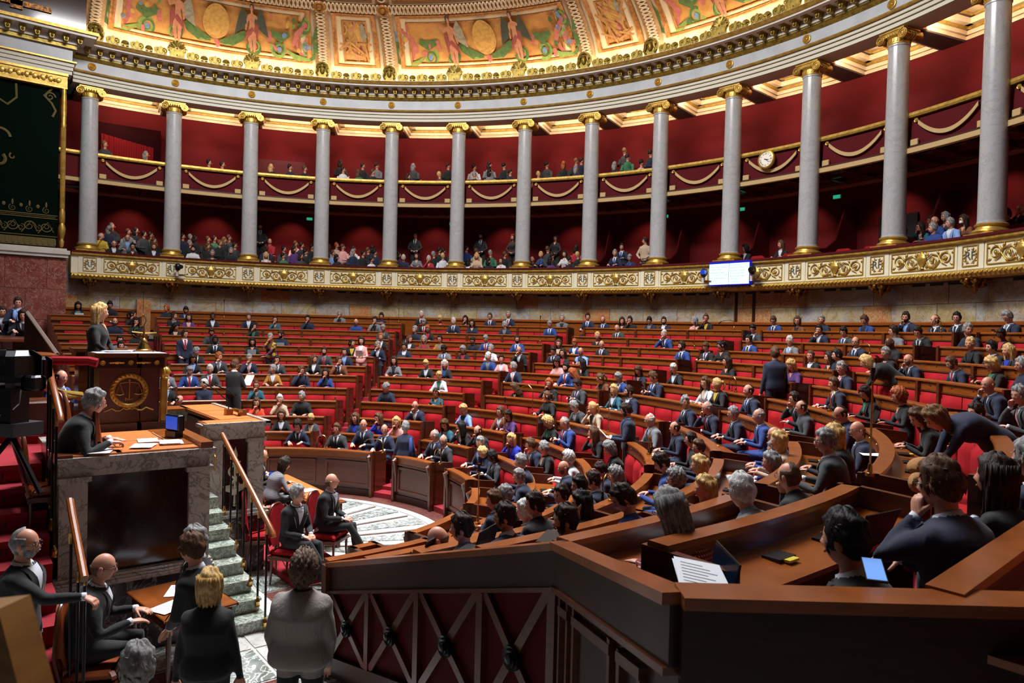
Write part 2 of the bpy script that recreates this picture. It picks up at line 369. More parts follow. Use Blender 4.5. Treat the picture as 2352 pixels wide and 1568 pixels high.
def scrollwork():
    m = MB()
    for sx in (-1, 1):
        spiral(m, sx * .27, -.03, .135, 1.5, sx, pi if sx > 0 else 0, .016); spiral(m, sx * .60, .01, .145, 1.6, -sx, pi if sx > 0 else 0, .016)
        m.tube([(sx * .1, -.01, .02), (sx * .25, -.012, .13), (sx * .42, -.012, .08), (sx * .5, -.012, -.08), (sx * .62, -.012, -.15)], [.012, .016, .018, .016, .008], 5)
        m.tube([(sx * .1, -.01, -.1), (sx * .2, -.012, -.16), (sx * .34, -.012, -.16), (sx * .44, -.012, -.04), (sx * .5, -.012, .12), (sx * .64, -.012, .17)], [.008, .014, .014, .016, .014, .006], 5)
        for (x, z, a, l) in ((.42, .1, 1.9, .11), (.5, -.02, .4, .1), (.36, -.14, -2.3, .1), (.18, .1, 2.4, .09), (.7, -.1, -.6, .09), (.74, .1, .8, .08), (.14, -.1, -2.0, .09), (.27, -.03, 1.2, .07), (.6, .01, -1.9, .07)):
            leaf(m, sx * x, z, a if sx > 0 else pi - a, l, .022)
    return m.mesh('scroll_carving', M_GOLD, True)
def vase():
    m = MB(); m.lathe([(.0, -.19), (.07, -.19), (.05, -.17), (.03, -.14), (.1, -.06), (.125, .03), (.11, .09), (.09, .1), (.11, .13), (.05, .15), (.03, .19), (0, .2)], 14)
    for sx in (-1, 1): m.tube([(sx * .1, 0, .08), (sx * .16, 0, .13), (sx * .15, 0, .18), (sx * .1, 0, .17)], .012, 5)
    for v in range(len(m.v)): x, y, z = m.v[v]; m.v[v] = (x, y * .35 - .01, z)
    return m.mesh('vase_carving', M_GOLD, True)
def framebars(w, h, t=.022, d=.02):
    m = MB()
    for z in (-h / 2, h / 2): m.box((0, -d / 2, z), (w + t, d, t))
    for x in (-w / 2, w / 2): m.box((x, -d / 2, 0), (t, d, h - t))
    return m
FR_BIG = framebars(1.64, .42).mesh('gilt_frame', M_GOLDP); FR_SM = framebars(.36, .42).mesh('gilt_frame', M_GOLDP)
SCR = scrollwork(); VAS = vase()
M_INK2 = mat('monogram_grey', '#6d675a', .5, .3)
def rfmesh():
    me = font_mesh('RF', .25, .006); me.materials.clear(); me.materials.append(M_INK2); me.transform(Matrix.Rotation(pi / 2, 4, 'X')); xs = [v.co.x for v in me.vertices]
    me.transform(Matrix.Translation((-(min(xs) + max(xs)) / 2, -.006, -.085))); return me
RF = rfmesh()
def wreath():
    m = MB()
    for sx in (-1, 1):
        m.tube([(sx * .02, -.008, -.16), (sx * .11, -.01, -.12), (sx * .145, -.01, 0), (sx * .12, -.008, .12)], .006, 4)
        for k in range(6):
            t = k / 5; a = -1.2 + 2.2 * t; x = sx * .145 * cos(a); z = .15 * sin(a); leaf(m, x, z, (a + pi / 2 + .5) if sx > 0 else (pi / 2 - a - .5), .06, .012); leaf(m, x, z, (a + pi / 2 - .7) if sx > 0 else (pi / 2 - a + .7), .05, .012)
    return m.mesh('laurel_wreath', M_GOLDP, True)
WRE = wreath()
for k in range(14):
    c = COLPHI[k]
    if c < PH1:
        j = MB(); j.sweep([(14.478, 5.06), (14.52, 5.06), (14.52, 5.62), (14.478, 5.62)], c - 1.22, c + 1.22, 3); seg = S('monogram_panel', j, M_CREAM, par)
        link('gilt_frame', FR_SM, seg, frame(14.478, c, 5.34)); link('laurel_wreath', WRE, seg, frame(14.476, c, 5.34)); link('monogram', RF, seg, frame(14.472, c, 5.35))
    j = MB(); a, b = c + 1.30, c + 9.443 - 1.30; j.sweep([(14.482, 5.06), (14.52, 5.06), (14.52, 5.62), (14.482, 5.62)], a, b, 8); seg = S('scroll_panel', j, M_CREAMP, par)
    cc = c + 4.7215
    # the wide frame bends with the wall: three straight stretches
    j = MB()
    for z in (5.13, 5.55): j.sweep([(14.462, z - .011), (14.484, z - .011), (14.484, z + .011), (14.462, z + .011)], cc - 3.15, cc + 3.15, 8)
    for s_ in (-1, 1): j.sweep([(14.462, 5.13), (14.484, 5.13), (14.484, 5.55), (14.462, 5.55)], cc + s_ * 3.15 - .045, cc + s_ * 3.15 + .045, 1)
    S('gilt_frame', j, M_GOLDP, seg)
    link('scroll_carving', SCR, seg, frame(14.462, cc, 5.34)); link('vase_carving', VAS, seg, frame(14.462, cc, 5.34))
def corbel():
    m = MB(); m.lathe([(.0, -.34), (.03, -.33), (.02, -.29), (.06, -.26), (.05, -.22), (.13, -.16), (.12, -.12), (.2, -.06), (.18, -.03), (.26, 0), (.26, .02)], 16)
    for i in range(8):
        a = 2 * pi * i / 8; m.tube([(.2 * cos(a), .2 * sin(a), 0), (.24 * cos(a), .24 * sin(a), -.07), (.17 * cos(a), .17 * sin(a), -.1), (.19 * cos(a), .19 * sin(a), -.15), (.1 * cos(a), .1 * sin(a), -.2)], [.05, .045, .04, .035, .02], 6)
    return m.mesh('leafy_corbel', M_GILTD, True)
COR = corbel()
for k in range(14):
    if COLPHI[k] < PH1: link('leafy_corbel', COR, par, frame(14.62, COLPHI[k], 4.88))
# ---- red walls of both galleries
wr = empty('wall_gallery', (0, 0, 0), kind='structure')
m = MB(); m.sweep([(17.0, 4.9), (17.2, 4.9), (17.2, 8.1), (17.0, 8.1)], PH0 - 4, PH1, 120); S('red_hanging', m, M_DRED, wr)
m = MB(); m.sweep([(17.0, 8.2), (17.2, 8.2), (17.2, 11.25), (17.0, 11.25)], PH0 - 4, PH1, 120); S('red_hanging', m, M_DRED, wr)
m = MB(); m.sweep([(16.9, 7.93), (17.02, 7.93), (17.02, 8.03), (16.9, 8.03)], PH0, PH1, 120); S('pink_moulding', m, M_PINK, wr)
for k in range(13):                                                      # low scalloped partitions between boxes
    a = COLPHI[k] + .6
    if k < 7: continue
    j = MB(); pts = [(15.1, 5.0), (17.0, 5.0), (17.0, 7.3), (16.7, 7.35), (16.4, 7.2), (16.2, 6.8), (16.0, 6.3), (15.6, 6.05), (15.2, 6.0), (15.1, 5.9)]
    n = len(pts); vs = [P(r, a, z) for r, z in pts] + [P(r, a + .18, z) for r, z in pts]
    j.add(vs, [tuple(range(n)), tuple(range(n, 2 * n))[::-1]] + [(i, i + n, (i + 1) % n + n, (i + 1) % n) for i in range(n)]); S('box_partition', j, M_DRED, wr)
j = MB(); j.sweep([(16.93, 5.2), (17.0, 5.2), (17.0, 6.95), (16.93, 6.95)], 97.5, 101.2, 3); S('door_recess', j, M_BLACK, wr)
j = MB(); j.sweep([(16.95, 8.3), (17.0, 8.3), (17.0, 9.9), (16.95, 9.9)], 19.3, 25.5, 4); S('wall_door_panel', j, mat('wall_red2', '#520509', .8), wr)
# dark proscenium with red curtain in the first upper box
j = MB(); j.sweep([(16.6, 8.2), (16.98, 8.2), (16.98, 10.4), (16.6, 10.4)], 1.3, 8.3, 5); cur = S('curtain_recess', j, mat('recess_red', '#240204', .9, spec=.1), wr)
j = MB(); n = 60; vs = []; 
for i in range(n + 1):
    a = 1.9 + 5.6 * i / n; r = 16.55 + .03 * sin(i * 1.1)
    vs += [P(r, a, 8.3), P(r, a, 10.0 - .25 * i / n)]
j.add(vs, [(2 * i, 2 * i + 2, 2 * i + 3, 2 * i + 1) for i in range(n)]); S('stage_curtain', j, M_DRED2, cur, smooth=True)
# ---- ceiling of the lower gallery: gilded coffers
for k in range(13):
    c = COLPHI[k]; u = empty('ceiling_coffer', (0, 0, 0)); u.parent = gal
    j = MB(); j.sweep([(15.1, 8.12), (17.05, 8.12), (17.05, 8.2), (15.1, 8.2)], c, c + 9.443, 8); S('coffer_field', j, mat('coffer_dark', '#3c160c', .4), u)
    j = MB()
    for a in (c + .0, c + 3.14, c + 6.29): j.sweep([(15.2, 8.0), (17.0, 8.0), (17.0, 8.14), (15.2, 8.14)], a - .22, a + .22, 1)
    for r in (15.25, 15.95, 16.7): j.sweep([(r - .06, 8.02), (r + .06, 8.02), (r + .06, 8.13), (r - .06, 8.13)], c, c + 9.443, 8)
    S('coffer_beam', j, mat('coffer_brown', '#5e2412', .3, .2, coat=.3), u)
    j = MB()
    for a in (c + 1.6, c + 4.7, c + 7.85):
        for r in (15.6, 16.33):
            fr = frame(r, a, 8.1); j.lathe([(.0, -.02), (.05, -.03), (.07, -.01), (.16, -.025), (.2, 0), (.2, .02)], 14, mtx=fr)
    S('gilt_rosette', j, M_GILTD, u)
# ---- the colonnade
def colbase():
    m = MB(); m.box((0, 0, .03), (.72, .72, .06)); m.lathe([(.35, .06), (.37, .10), (.35, .14), (.30, .155), (.285, .20), (.31, .22), (.315, .25), (.30, .27), (.272, .28)], 32); return m.mesh('gilt_base', M_GOLD, 'auto')
def colshaft():
    m = MB(); m.lathe([(.275, .28), (.268, .33)] + [(.265 - .028 * t ** 1.6, .33 + (4.85 - .33) * t) for t in [i / 10 for i in range(11)]] + [(.252, 4.87), (.252, 4.9)], 36); return m.mesh('marble_shaft', M_COL, 'auto')
def colcap():
    m = MB(); m.lathe([(.245, 4.9), (.255, 4.93), (.25, 4.95), (.255, 5.05), (.29, 5.08), (.31, 5.11)], 28)
    for k in range(22): a = 2 * pi * k / 22; m.box((.258 * cos(a), .258 * sin(a), 5.0), (.02, .03, .08), Matrix.Rotation(a, 3, 'Z'))
    m.box((0, 0, 5.215), (.66, .58, .035)); m.box((0, 0, 5.185), (.62, .54, .04)); m.box((0, -.0, 5.13), (.42, .56, .08))
    for sx in (-1, 1):
        # side bolsters
        m.lathe([(.115, -.29), (.12, -.27), (.085, -.15), (.075, 0), (.085, .15), (.12, .27), (.115, .29)], 18, mtx=Matrix.Translation((sx * .30, 0, 5.075)) @ Matrix.Rotation(pi / 2, 4, 'X'))
        for yy in (-.08, 0, .08): m.lathe([(.088, -.015), (.1, 0), (.088, .015)], 16, mtx=Matrix.Translation((sx * .30, yy, 5.075)) @ Matrix.Rotation(pi / 2, 4, 'X'), cap=False)
        for sy in (-1, 1):
            pts = []
            for i in range(30):
                t = i / 29; a = pi / 2 + sx * -1 * -2.2 * 2 * pi * t; r = .115 * (1 - .85 * t); pts.append((sx * .30 + r * cos(a) , sy * .3, 5.075 + r * sin(a)))
            m.tube(pts, .016, 5); m.ell((sx * .30, sy * .3, 5.075), (.03, .02, .03), 8, 5)
    for k in range(5):
        x = -.14 + .07 * k
        for sy in (-1, 1): m.ell((x, sy * .27, 5.12), (.025, .03, .04), 8, 6)
    return m.mesh('ionic_capital', M_GOLD, 'auto')
CB, CS, CC = colbase(), colshaft(), colcap()
for k in range(14):
    if k == 13: continue
    t = empty('marble_column', (0, 0, 0), '%s grey marble column from the left with gilt base and ionic capital' % ORD[k + 1], 'column', 'columns of the gallery')
    t.matrix_world = frame(15, COLPHI[k], 5.76)
    for nm, me in (('gilt_base', CB), ('marble_shaft', CS), ('ionic_capital', CC)): link(nm, me, t)
# ---- entablature
en = empty('trim_2', (0, 0, 0), kind='structure')
def ring(name, prof, mt, parent=en, n=170, a=PH0, b=PH1): m = MB(); m.sweep(prof, a, b, n); return S(name, m, mt, parent)
ring('architrave', [(14.72, 11.04), (15.35, 11.04), (15.35, 11.4), (14.62, 11.4), (14.62, 11.385), (14.66, 11.36), (14.66, 11.27), (14.69, 11.255), (14.69, 11.16), (14.72, 11.145)], M_ARCH)
for z, r in ((11.15, 14.702), (11.26, 14.672)): ring('brown_bead', [(r - .012, z - .008), (r + .03, z - .008), (r + .03, z + .008), (r - .012, z + .008)], mat('bead_brown', '#7a6a44', .5))  # thin brown bead at each step of the architrave
ring('gilt_fillet', [(14.56, 11.37), (14.6, 11.36), (14.68, 11.36), (14.68, 11.42), (14.58, 11.42), (14.55, 11.40)], M_GOLD)
ring('frieze', [(14.72, 11.4), (15.3, 11.4), (15.3, 11.86), (14.72, 11.86)], M_FRIEZE)
ring('gilt_moulding', [(14.64, 11.80), (14.74, 11.76), (14.74, 11.86), (14.60, 11.86)], M_BRONZE)
ring('egg_band', [(14.60, 11.85), (14.74, 11.85), (14.74, 11.92), (14.60, 11.92)], mat('band_brown', '#4e3c22', .5, .3))
m = MB()
for k in range(1100):
    a = PH0 + (PH1 - PH0) * k / 1100; fr = frame(14.59, a, 11.885); m.box((0, 0, 0), (.022, .02, .05), None); 
    for q_ in range(8): m.v[-8 + q_] = tuple(fr @ Vector(m.v[-8 + q_]))
lo = S('egg_and_dart', m, M_BRONZE, en, smooth=False); lo['kind'] = 'stuff'
ring('modillion_bed', [(14.56, 11.92), (14.76, 11.92), (14.76, 12.10), (14.56, 12.10)], M_WHITE)
def modil():
    m = MB(); m.box((0, .06, .155), (.19, .42, .03)); poly = [(-.07, .14), (.07, .14), (.05, .0), (.0, -.01), (-.05, .0)]
    m.prism([(x, z) for x, z in poly], .30, Matrix.Translation((0, -.05, 0))); m.ell((0, -.06, .06), (.04, .05, .05), 8, 6); return m.mesh('modillion', M_BRONZE, 'auto')
MOD = modil(); nmod = int((PH1 - PH0) / 9.443 * 7)
for k in range(nmod):
    link('modillion', MOD, en, frame(14.42, PH0 + 9.443 * k / 7 - .0, 11.93))
ring('corona', [(14.12, 12.10), (14.15, 12.09), (14.8, 12.09), (14.8, 12.2), (14.12, 12.2)], M_WHITE)
ring('gilt_cyma', [(14.04, 12.19), (14.06, 12.16), (14.10, 12.15), (14.8, 12.15), (14.8, 12.24), (14.0, 12.24)], M_GOLDP)
ring('cornice_top', [(14.05, 12.24), (14.9, 12.24), (14.9, 12.27), (14.05, 12.27)], M_WHITE)
def rosette():
    m = MB(); m.lathe([(0, .05), (.02, .045), (.03, .03), (.045, .045), (.06, .03), (.075, .045), (.09, .03), (.1, .045), (.115, .04), (.12, .0)], 22, mtx=Matrix.Rotation(pi / 2, 4, 'X')); return m.mesh('frieze_rosette', M_GOLD, 'auto')
ROS = rosette()
for k in range(14):
    if COLPHI[k] < PH1: link('frieze_rosette', ROS, en, frame(14.72, COLPHI[k], 11.62))
# cresting
def plaque():
    m = MB(); poly = [(-.16, 0), (.16, 0), (.19, .1), (.2, .22), (.12, .27), (.05, .26), (0, .32), (-.05, .26), (-.12, .27), (-.2, .22), (-.19, .1)]
    m.prism(poly, .06, Matrix.Translation((0, 0, 0)))
    for sx in (-1, 1): spiral(m, sx * .1, .17, .085, 1.4, sx, -pi / 2, .014, -.01, 18)
    m.tube([(-.14, -.005, .04), (0, -.01, .0), (.14, -.005, .04)], .014, 5)
    for a in (.9, 1.57, 2.24): leaf(m, 0, .05, a, .12, .02)
    return m.mesh('scroll_plaque', M_BRONZE, 'auto')
def shell(sc=1.0, cart=False):
    m = MB(); R_ = .13 * sc
    n = 9; poly = [(-R_ * .6, 0), (R_ * .6, 0)]
    z0 = .14 * sc if not cart else .30
    pts = []
    for i in range(n * 4 + 1):
        a = -.25 + (pi + .5) * i / (n * 4); rr = R_ * (1.0 + .07 * abs(sin(a * n / 2 * 1.0 * 2))); pts.append((rr * cos(a), z0 + rr * sin(a)))
    poly = [(-R_ * .8, 0.0), (R_ * .8, 0.0)] + pts; m.prism(poly, .07, Matrix.Translation((0, -.02, 0)))
    for i in range(7):
        a = .25 + (pi - .5) * i / 6; m.tube([(0, -.03, z0 - .02), (R_ * .55 * cos(a), -.055, z0 + R_ * .55 * sin(a)), (R_ * .98 * cos(a), -.03, z0 + R_ * .98 * sin(a))], [.008, .022 * sc, .018 * sc], 5)
    return m
def small_shell():
    m = shell(.85); m.box((0, .0, .03), (.2, .08, .06)); m.ell((-.06, -.04, .04), (.035, .03, .035), 8, 6); m.ell((.06, -.04, .04), (.035, .03, .035), 8, 6); return m.mesh('shell_ornament', M_BRONZE, 'auto')
def big_shell():
    m = shell(2.0, True); m.prism([(-.24, .02), (-.17, 0), (0, -.02), (.17, 0), (.24, .02), (.2, .12), (.25, .28), (.18, .34), (-.18, .34), (-.25, .28), (-.2, .12)], .06, Matrix.Translation((0, -.06, 0)))
    for sx in (-1, 1): spiral(m, sx * .24, .28, .07, 1.3, sx, 0, .02, -.05, 16)
    m.ell((0, -.07, .3), (.03, .03, .03), 8, 6); m.ell((0, -.07, .08), (.02, .02, .02), 8, 6); return m.mesh('large_shell_ornament', M_BRONZE, 'auto')
def mask():
    m = MB(); m.prism([(-.2, 0), (.2, 0), (.26, .2), (.24, .4), (.15, .52), (0, .56), (-.15, .52), (-.24, .4), (-.26, .2)], .06, Matrix.Identity(4))
    m.ell((0, -.04, .27), (.085, .08, .13), 14, 10); m.ell((0, -.12, .26), (.016, .02, .04), 8, 6); m.ell((0, -.105, .195), (.03, .015, .01), 8, 5)
    for sx in (-1, 1): m.ell((sx * .035, -.1, .3), (.018, .012, .01), 8, 5); m.tube([(sx * .02, -.05, .42), (sx * .13, -.07, .38), (sx * .15, -.06, .26), (sx * .2, -.05, .16), (sx * .14, -.05, .08)], [.04, .045, .04, .035, .02], 6)
    for i in range(9): a = pi * i / 8; m.ell((.17 * cos(a), -.04, .36 + .16 * sin(a)), (.045, .04, .045), 8, 6)
    return m.mesh('mask_ornament', M_BRONZE, 'auto')
PLQ, SSH, BSH, MSK = plaque(), small_shell(), big_shell(), mask()
for k in range(13):
    c = COLPHI[k]
    link('mask_ornament' if k % 4 in (0, 3) else 'large_shell_ornament', MSK if k % 4 in (0, 3) else BSH, en, frame(14.12, c, 12.26))
    for j_, d in enumerate((1.95, 3.35, 4.72, 6.1, 7.5)): link('scroll_plaque' if j_ % 2 == 0 else 'shell_ornament', PLQ if j_ % 2 == 0 else SSH, en, frame(14.12, c + d, 12.26))
# ---- upper gallery ceiling: cream coffers between radial beams
for k in range(13):
    c = COLPHI[k]; u = empty('ceiling_bay', (0, 0, 0)); u.parent = en
    j = MB(); j.sweep([(15.3, 11.04), (17.1, 11.04), (17.1, 11.3), (15.3, 11.3)], c - 1.0, c + 1.0, 2); S('radial_beam', j, M_SOFFIT, u)
    j = MB(); j.sweep([(15.0, 11.55), (17.1, 11.55), (17.1, 11.7), (15.0, 11.7)], c, c + 9.443, 6); S('coffer_back', j, M_COFFER, u)
    def stepframe(nm, r0, r1, a0, a1, z0, z1, tw, mt):
        j = MB(); ta = degrees(tw / 16)
        j.sweep([(r0, z0), (r0 + tw, z0), (r0 + tw, z1), (r0, z1)], a0, a1, 6); j.sweep([(r1 - tw, z0), (r1, z0), (r1, z1), (r1 - tw, z1)], a0, a1, 6)
        j.sweep([(r0, z0), (r1, z0), (r1, z1), (r0, z1)], a0, a0 + ta, 1); j.sweep([(r0, z0), (r1, z0), (r1, z1), (r0, z1)], a1 - ta, a1, 1); S(nm, j, mt, u)
    stepframe('cream_step', 15.32, 17.0, c + 1.0, c + 8.44, 11.05, 11.14, .06, M_COFFER); stepframe('cream_step', 15.35, 16.97, c + 1.1, c + 8.34, 11.14, 11.24, .10, M_COFFER)
    stepframe('gilt_step', 15.42, 16.88, c + 1.4, c + 8.04, 11.24, 11.31, .08, M_GOLDP); stepframe('cream_step', 15.46, 16.84, c + 1.6, c + 7.84, 11.31, 11.45, .16, M_COFFER)
    stepframe('gilt_step', 15.7, 16.6, c + 2.6, c + 6.84, 11.42, 11.47, .06, M_GOLDP)
# ---- upper balconies
def tassel(): m = MB(); m.box((0, 0, 0), (.20, .05, .15), bev=.01); return m.mesh('fringe_block', M_FRINGE)
TAS = tassel()
bm_ = MB(); bm_.lathe([(0, .03), (.02, .03), (.035, .015), (.05, .02), (.055, 0)], 14, mtx=Matrix.Rotation(pi / 2, 4, 'X')); BUT = bm_.mesh('gilt_button', M_GOLD, 'auto')
BAYN = ['between the pavilion and first column'] + ['between %s and %s columns' % (ORD[k], ORD[k + 1]) for k in range(1, 14)]
for k in range(13):
    c = COLPHI[k]; a0, a1 = c + 1.02, c + 8.42
    t = empty('draped_balcony', (0, 0, 0), 'red draped upper balcony with swag fringe, %s' % BAYN[k + 1], 'balcony', 'upper balconies')
    j = MB(); j.sweep([(15.16, 8.16), (15.28, 8.14), (15.34, 8.9), (15.2, 8.9), (15.17, 8.6)], a0, a1, 10); S('red_front', j, M_CURT, t)
    j = MB(); j.sweep([(15.1, 8.88), (15.08, 8.93), (15.1, 9.0), (15.4, 9.0), (15.4, 8.88)], a0 - .12, a1 + .12, 10); S('gilt_rail', j, M_GOLDP, t)
    j = MB(); j.sweep([(15.05, 8.02), (15.3, 8.02), (15.3, 8.14), (15.05, 8.14)], a0 - .05, a1 + .05, 10); S('lower_fringe', j, M_FRINGE, t)
    # swag: folds and the curved fringe
    j = MB(); n = 24; vs = []; L_ = 6
    for i in range(n + 1):
        s_ = -1 + 2 * i / n; zb = 8.35 + .36 * s_ * s_; a = c + 4.72 + s_ * 2.75
        for l in range(L_ + 1):
            tt = l / L_; z = 8.82 - (8.82 - zb) * tt; vs.append(P(15.145 - .02 * sin(tt * L_ * pi) * (1 - s_ * s_) - .015, a, z))
    fs = [(i * (L_ + 1) + l, (i + 1) * (L_ + 1) + l, (i + 1) * (L_ + 1) + l + 1, i * (L_ + 1) + l + 1) for i in range(n) for l in range(L_)]
    j.add(vs, fs); S('swag_drape', j, M_CURT, t, smooth=True)
    j = MB(); pr = []
    for i in range(n + 1):
        s_ = -1 + 2 * i / n; z = 8.30 + .38 * s_ * s_; a = c + 4.72 + s_ * 2.85; 
        for (dr, dz) in ((-.03, 0), (0, 0), (0, .10), (-.03, .10)): pr.append(P(15.12 + dr, a, z + dz))
    j.add(pr, [(i * 4 + q1, (i + 1) * 4 + q1, (i + 1) * 4 + (q1 + 1) % 4, i * 4 + (q1 + 1) % 4) for i in range(n) for q1 in range(4)] + [(0, 1, 2, 3), (n * 4 + 3, n * 4 + 2, n * 4 + 1, n * 4)]); S('swag_fringe', j, M_FRINGE, t, smooth=False)
    for a in (c + 1.55, c + 7.9): link('fringe_block', TAS, t, frame(15.1, a, 8.27)); link('gilt_button', BUT, t, frame(15.15, a - .0, 8.8))
    j = MB(); j.sweep([(15.35, 8.2), (17.0, 8.2), (17.0, 8.34), (15.35, 8.34)], c, c + 9.443, 6); j.sweep([(16.1, 8.3), (17.0, 8.3), (17.0, 8.62), (16.1, 8.62)], c, c + 9.443, 6); j.sweep([(16.05, 8.62), (16.12, 8.62), (16.12, 9.2), (16.05, 9.2)], c, c + 9.443, 6); S('seating_tier', j, M_DRED, wr)
    j = MB(); j.sweep([(15.55, 8.34), (15.62, 8.34), (15.62, 9.04), (15.55, 9.04)], c, c + 9.443, 6); S('press_desk', j, M_DRED, wr)
# stub of balcony left of the first column
t = empty('draped_balcony', (0, 0, 0), 'short red balcony end left of the first column', 'balcony', 'upper balconies')
j = MB(); j.sweep([(15.16, 8.16), (15.28, 8.14), (15.34, 8.9), (15.2, 8.9)], -5, -.6, 4); S('red_front', j, M_CURT, t)
j = MB(); j.sweep([(15.1, 8.88), (15.08, 8.93), (15.1, 9.0), (15.4, 9.0), (15.4, 8.88)], -5, -.6, 4); S('gilt_rail', j, M_GOLDP, t)
j = MB(); j.sweep([(15.1, 8.02), (15.3, 8.02), (15.3, 8.14), (15.1, 8.14)], -5, -.6, 4); S('lower_fringe', j, M_FRINGE, t)
# emergency exit lamps on the gallery wall
M_EXIT = mat('exit_green', '#1d7a58', .5, emit='#2bb58a', estr=.8)
em = MB(); em.box((0, -.04, 0), (.2, .05, .09)); EX = em.mesh('exit_lamp', [M_EXIT]); ex2 = MB(); ex2.box((0, 0, 0), (.24, .06, .12)); EXH = ex2.mesh('lamp_housing', M_WHITE)
for n_, (a, z, r) in enumerate(((26.2, 7.72, 16.93), (45.0, 7.7, 16.93), (54.4, 7.7, 16.93), (63.9, 7.7, 16.93), (73.3, 7.7, 16.93), (82.6, 7.7, 16.93), (93.2, 7.7, 16.93))):
    t = empty('exit_sign', (0, 0, 0), 'small green exit lamp on the red gallery wall, %s from the left' % ORD[n_ + 1], 'exit sign', 'exit lamps'); t.matrix_world = frame(r, a, z)
    link('lamp_housing', EXH, t); link('exit_lamp', EX, t)
for n_, a in enumerate((24.5, 51.0, 60.4, 69.6, 79.2)):
    t = empty('exit_sign', (0, 0, 0), 'small green exit lamp under the upper ceiling, %s from the left' % ORD[n_ + 1], 'exit sign', 'exit lamps'); t.matrix_world = frame(15.6, a, 11.2)
    link('lamp_housing', EXH, t); link('exit_lamp', EX, t)
# ---- the clock
t = empty('wall_clock', (0, 0, 0), 'round gilt clock with roman numerals on the red balcony front', 'clock'); ck = frame(15.02, COLPHI[9] + 4.3, 8.66); t.matrix_world = ck
j = MB(); j.lathe([(0, .0), (.26, 0), (.27, .05), (.25, .09), (.22, .1), (.205, .08)], 32, mtx=Matrix.Rotation(pi / 2, 4, 'X'), cap=False); ob('gilt_case', j, M_GOLD, t)
j = MB(); j.lathe([(0, .082), (.21, .082), (.21, .06)], 32, mtx=Matrix.Rotation(pi / 2, 4, 'X')); ob('dial', j, mat('dial_white', '#e9e6da', .5), t)
NUM = ['XII', 'I', 'II', 'III', 'IV', 'V', 'VI', 'VII', 'VIII', 'IX', 'X', 'XI']
dial = MB(); 
for i_, s_ in enumerate(NUM):
    me = font_mesh(s_, .06, .001); a = 2 * pi * i_ / 12; xs = [v.co.x for v in me.vertices]
    me.transform(Matrix.Rotation(pi / 2, 4, 'X') @ Matrix.Rotation(-a, 4, 'Z') @ Matrix.Translation((0, .145, 0)) @ Matrix.Translation((-(min(xs) + max(xs)) / 2, 0, 0)))
    dial.add([v.co + Vector((0, -.086, 0)) for v in me.vertices], [tuple(p.vertices) for p in me.polygons]); bpy.data.meshes.remove(me)
ob('numerals', dial, M_BLACK, t, smooth=False)
for nm, a, ln, wd in (('hour_hand', radians(100), .10, .016), ('minute_hand', radians(128), .15, .011)):
    j = MB(); j.box((0, -.092, ln / 2 - .02), (wd, .004, ln + .04), None); o = ob(nm, j, M_BLACK, t, Matrix.Rotation(a, 4, 'Y'))
# ---- the half dome with its painted coffers
def D(phi, th, off=0.0):
    r = 14.6 * cos(radians(th)) - off * .5; z = 12.4 + 3.6 * sin(radians(th)) - off * .85; return P(r, phi, z)
dm = empty('ceiling', (0, 0, 0), kind='structure')
def dpatch(name, a0, a1, t0, t1, off, mt, n=None, mth=6, thick=.04, parent=dm):
    n = n or max(2, int((a1 - a0) / 1.6)); j = MB(); vs = []
    for i in range(n + 1):
        for q_ in range(mth + 1):
            a = a0 + (a1 - a0) * i / n; th = t0 + (t1 - t0) * q_ / mth; vs.append(D(a, th, off))
    N0 = len(vs)
    for i in range(n + 1):
        for q_ in range(mth + 1):
            a = a0 + (a1 - a0) * i / n; th = t0 + (t1 - t0) * q_ / mth; vs.append(D(a, th, off - thick))
    fs = []; K = mth + 1
    for i in range(n):
        for q_ in range(mth):
            f = (i * K + q_, i * K + q_ + 1, (i + 1) * K + q_ + 1, (i + 1) * K + q_); fs.append(f); fs.append(tuple(x + N0 for x in f[::-1]))
    for i in range(n):
        for q_ in (0, mth): a_, b_ = i * K + q_, (i + 1) * K + q_; fs.append((a_, b_, b_ + N0, a_ + N0))
    for q_ in range(mth):
        for i in (0, n): a_, b_ = i * K + q_, i * K + q_ + 1; fs.append((a_, b_, b_ + N0, a_ + N0))
    j.add(vs, fs); return S(name, j, mt, parent, smooth=True)
M_DOMEW = mat('dome_cream', '#cdbb9a', .6, noise=(2, '#c4a880', .6)); M_DOMEG = mat('dome_gilt_band', '#a86f2c', .5, .25, bump=(14, .6), noise=(10, '#7c4a18', .8))
M_DOMEB = mat('dome_tan', '#b08a5c', .6, noise=(8, '#8f683c', .7)); M_PAINT = mat('painted_ground', '#c08a3e', .7, noise=(3.5, '#a86c30', .8), veins=[(5, 2, .03, '#a0583c', .4)])
M_RELIEF = mat('relief_ochre', '#b98442', .6, noise=(4, '#8f5a26', .8))
dpatch('dome_shell', -12, 170, 0, 60, 0, M_DOMEW, 100, 14, .1)
for t0, t1 in ((28.4, 31.2),): dpatch('dome_ring_band', -12, 170, t0, t1, .07, M_DOMEB, 110, 3)
ribs = [0, 28.33, 37.77, 66.1, 75.54, 103.9, 113.3, 141.6]
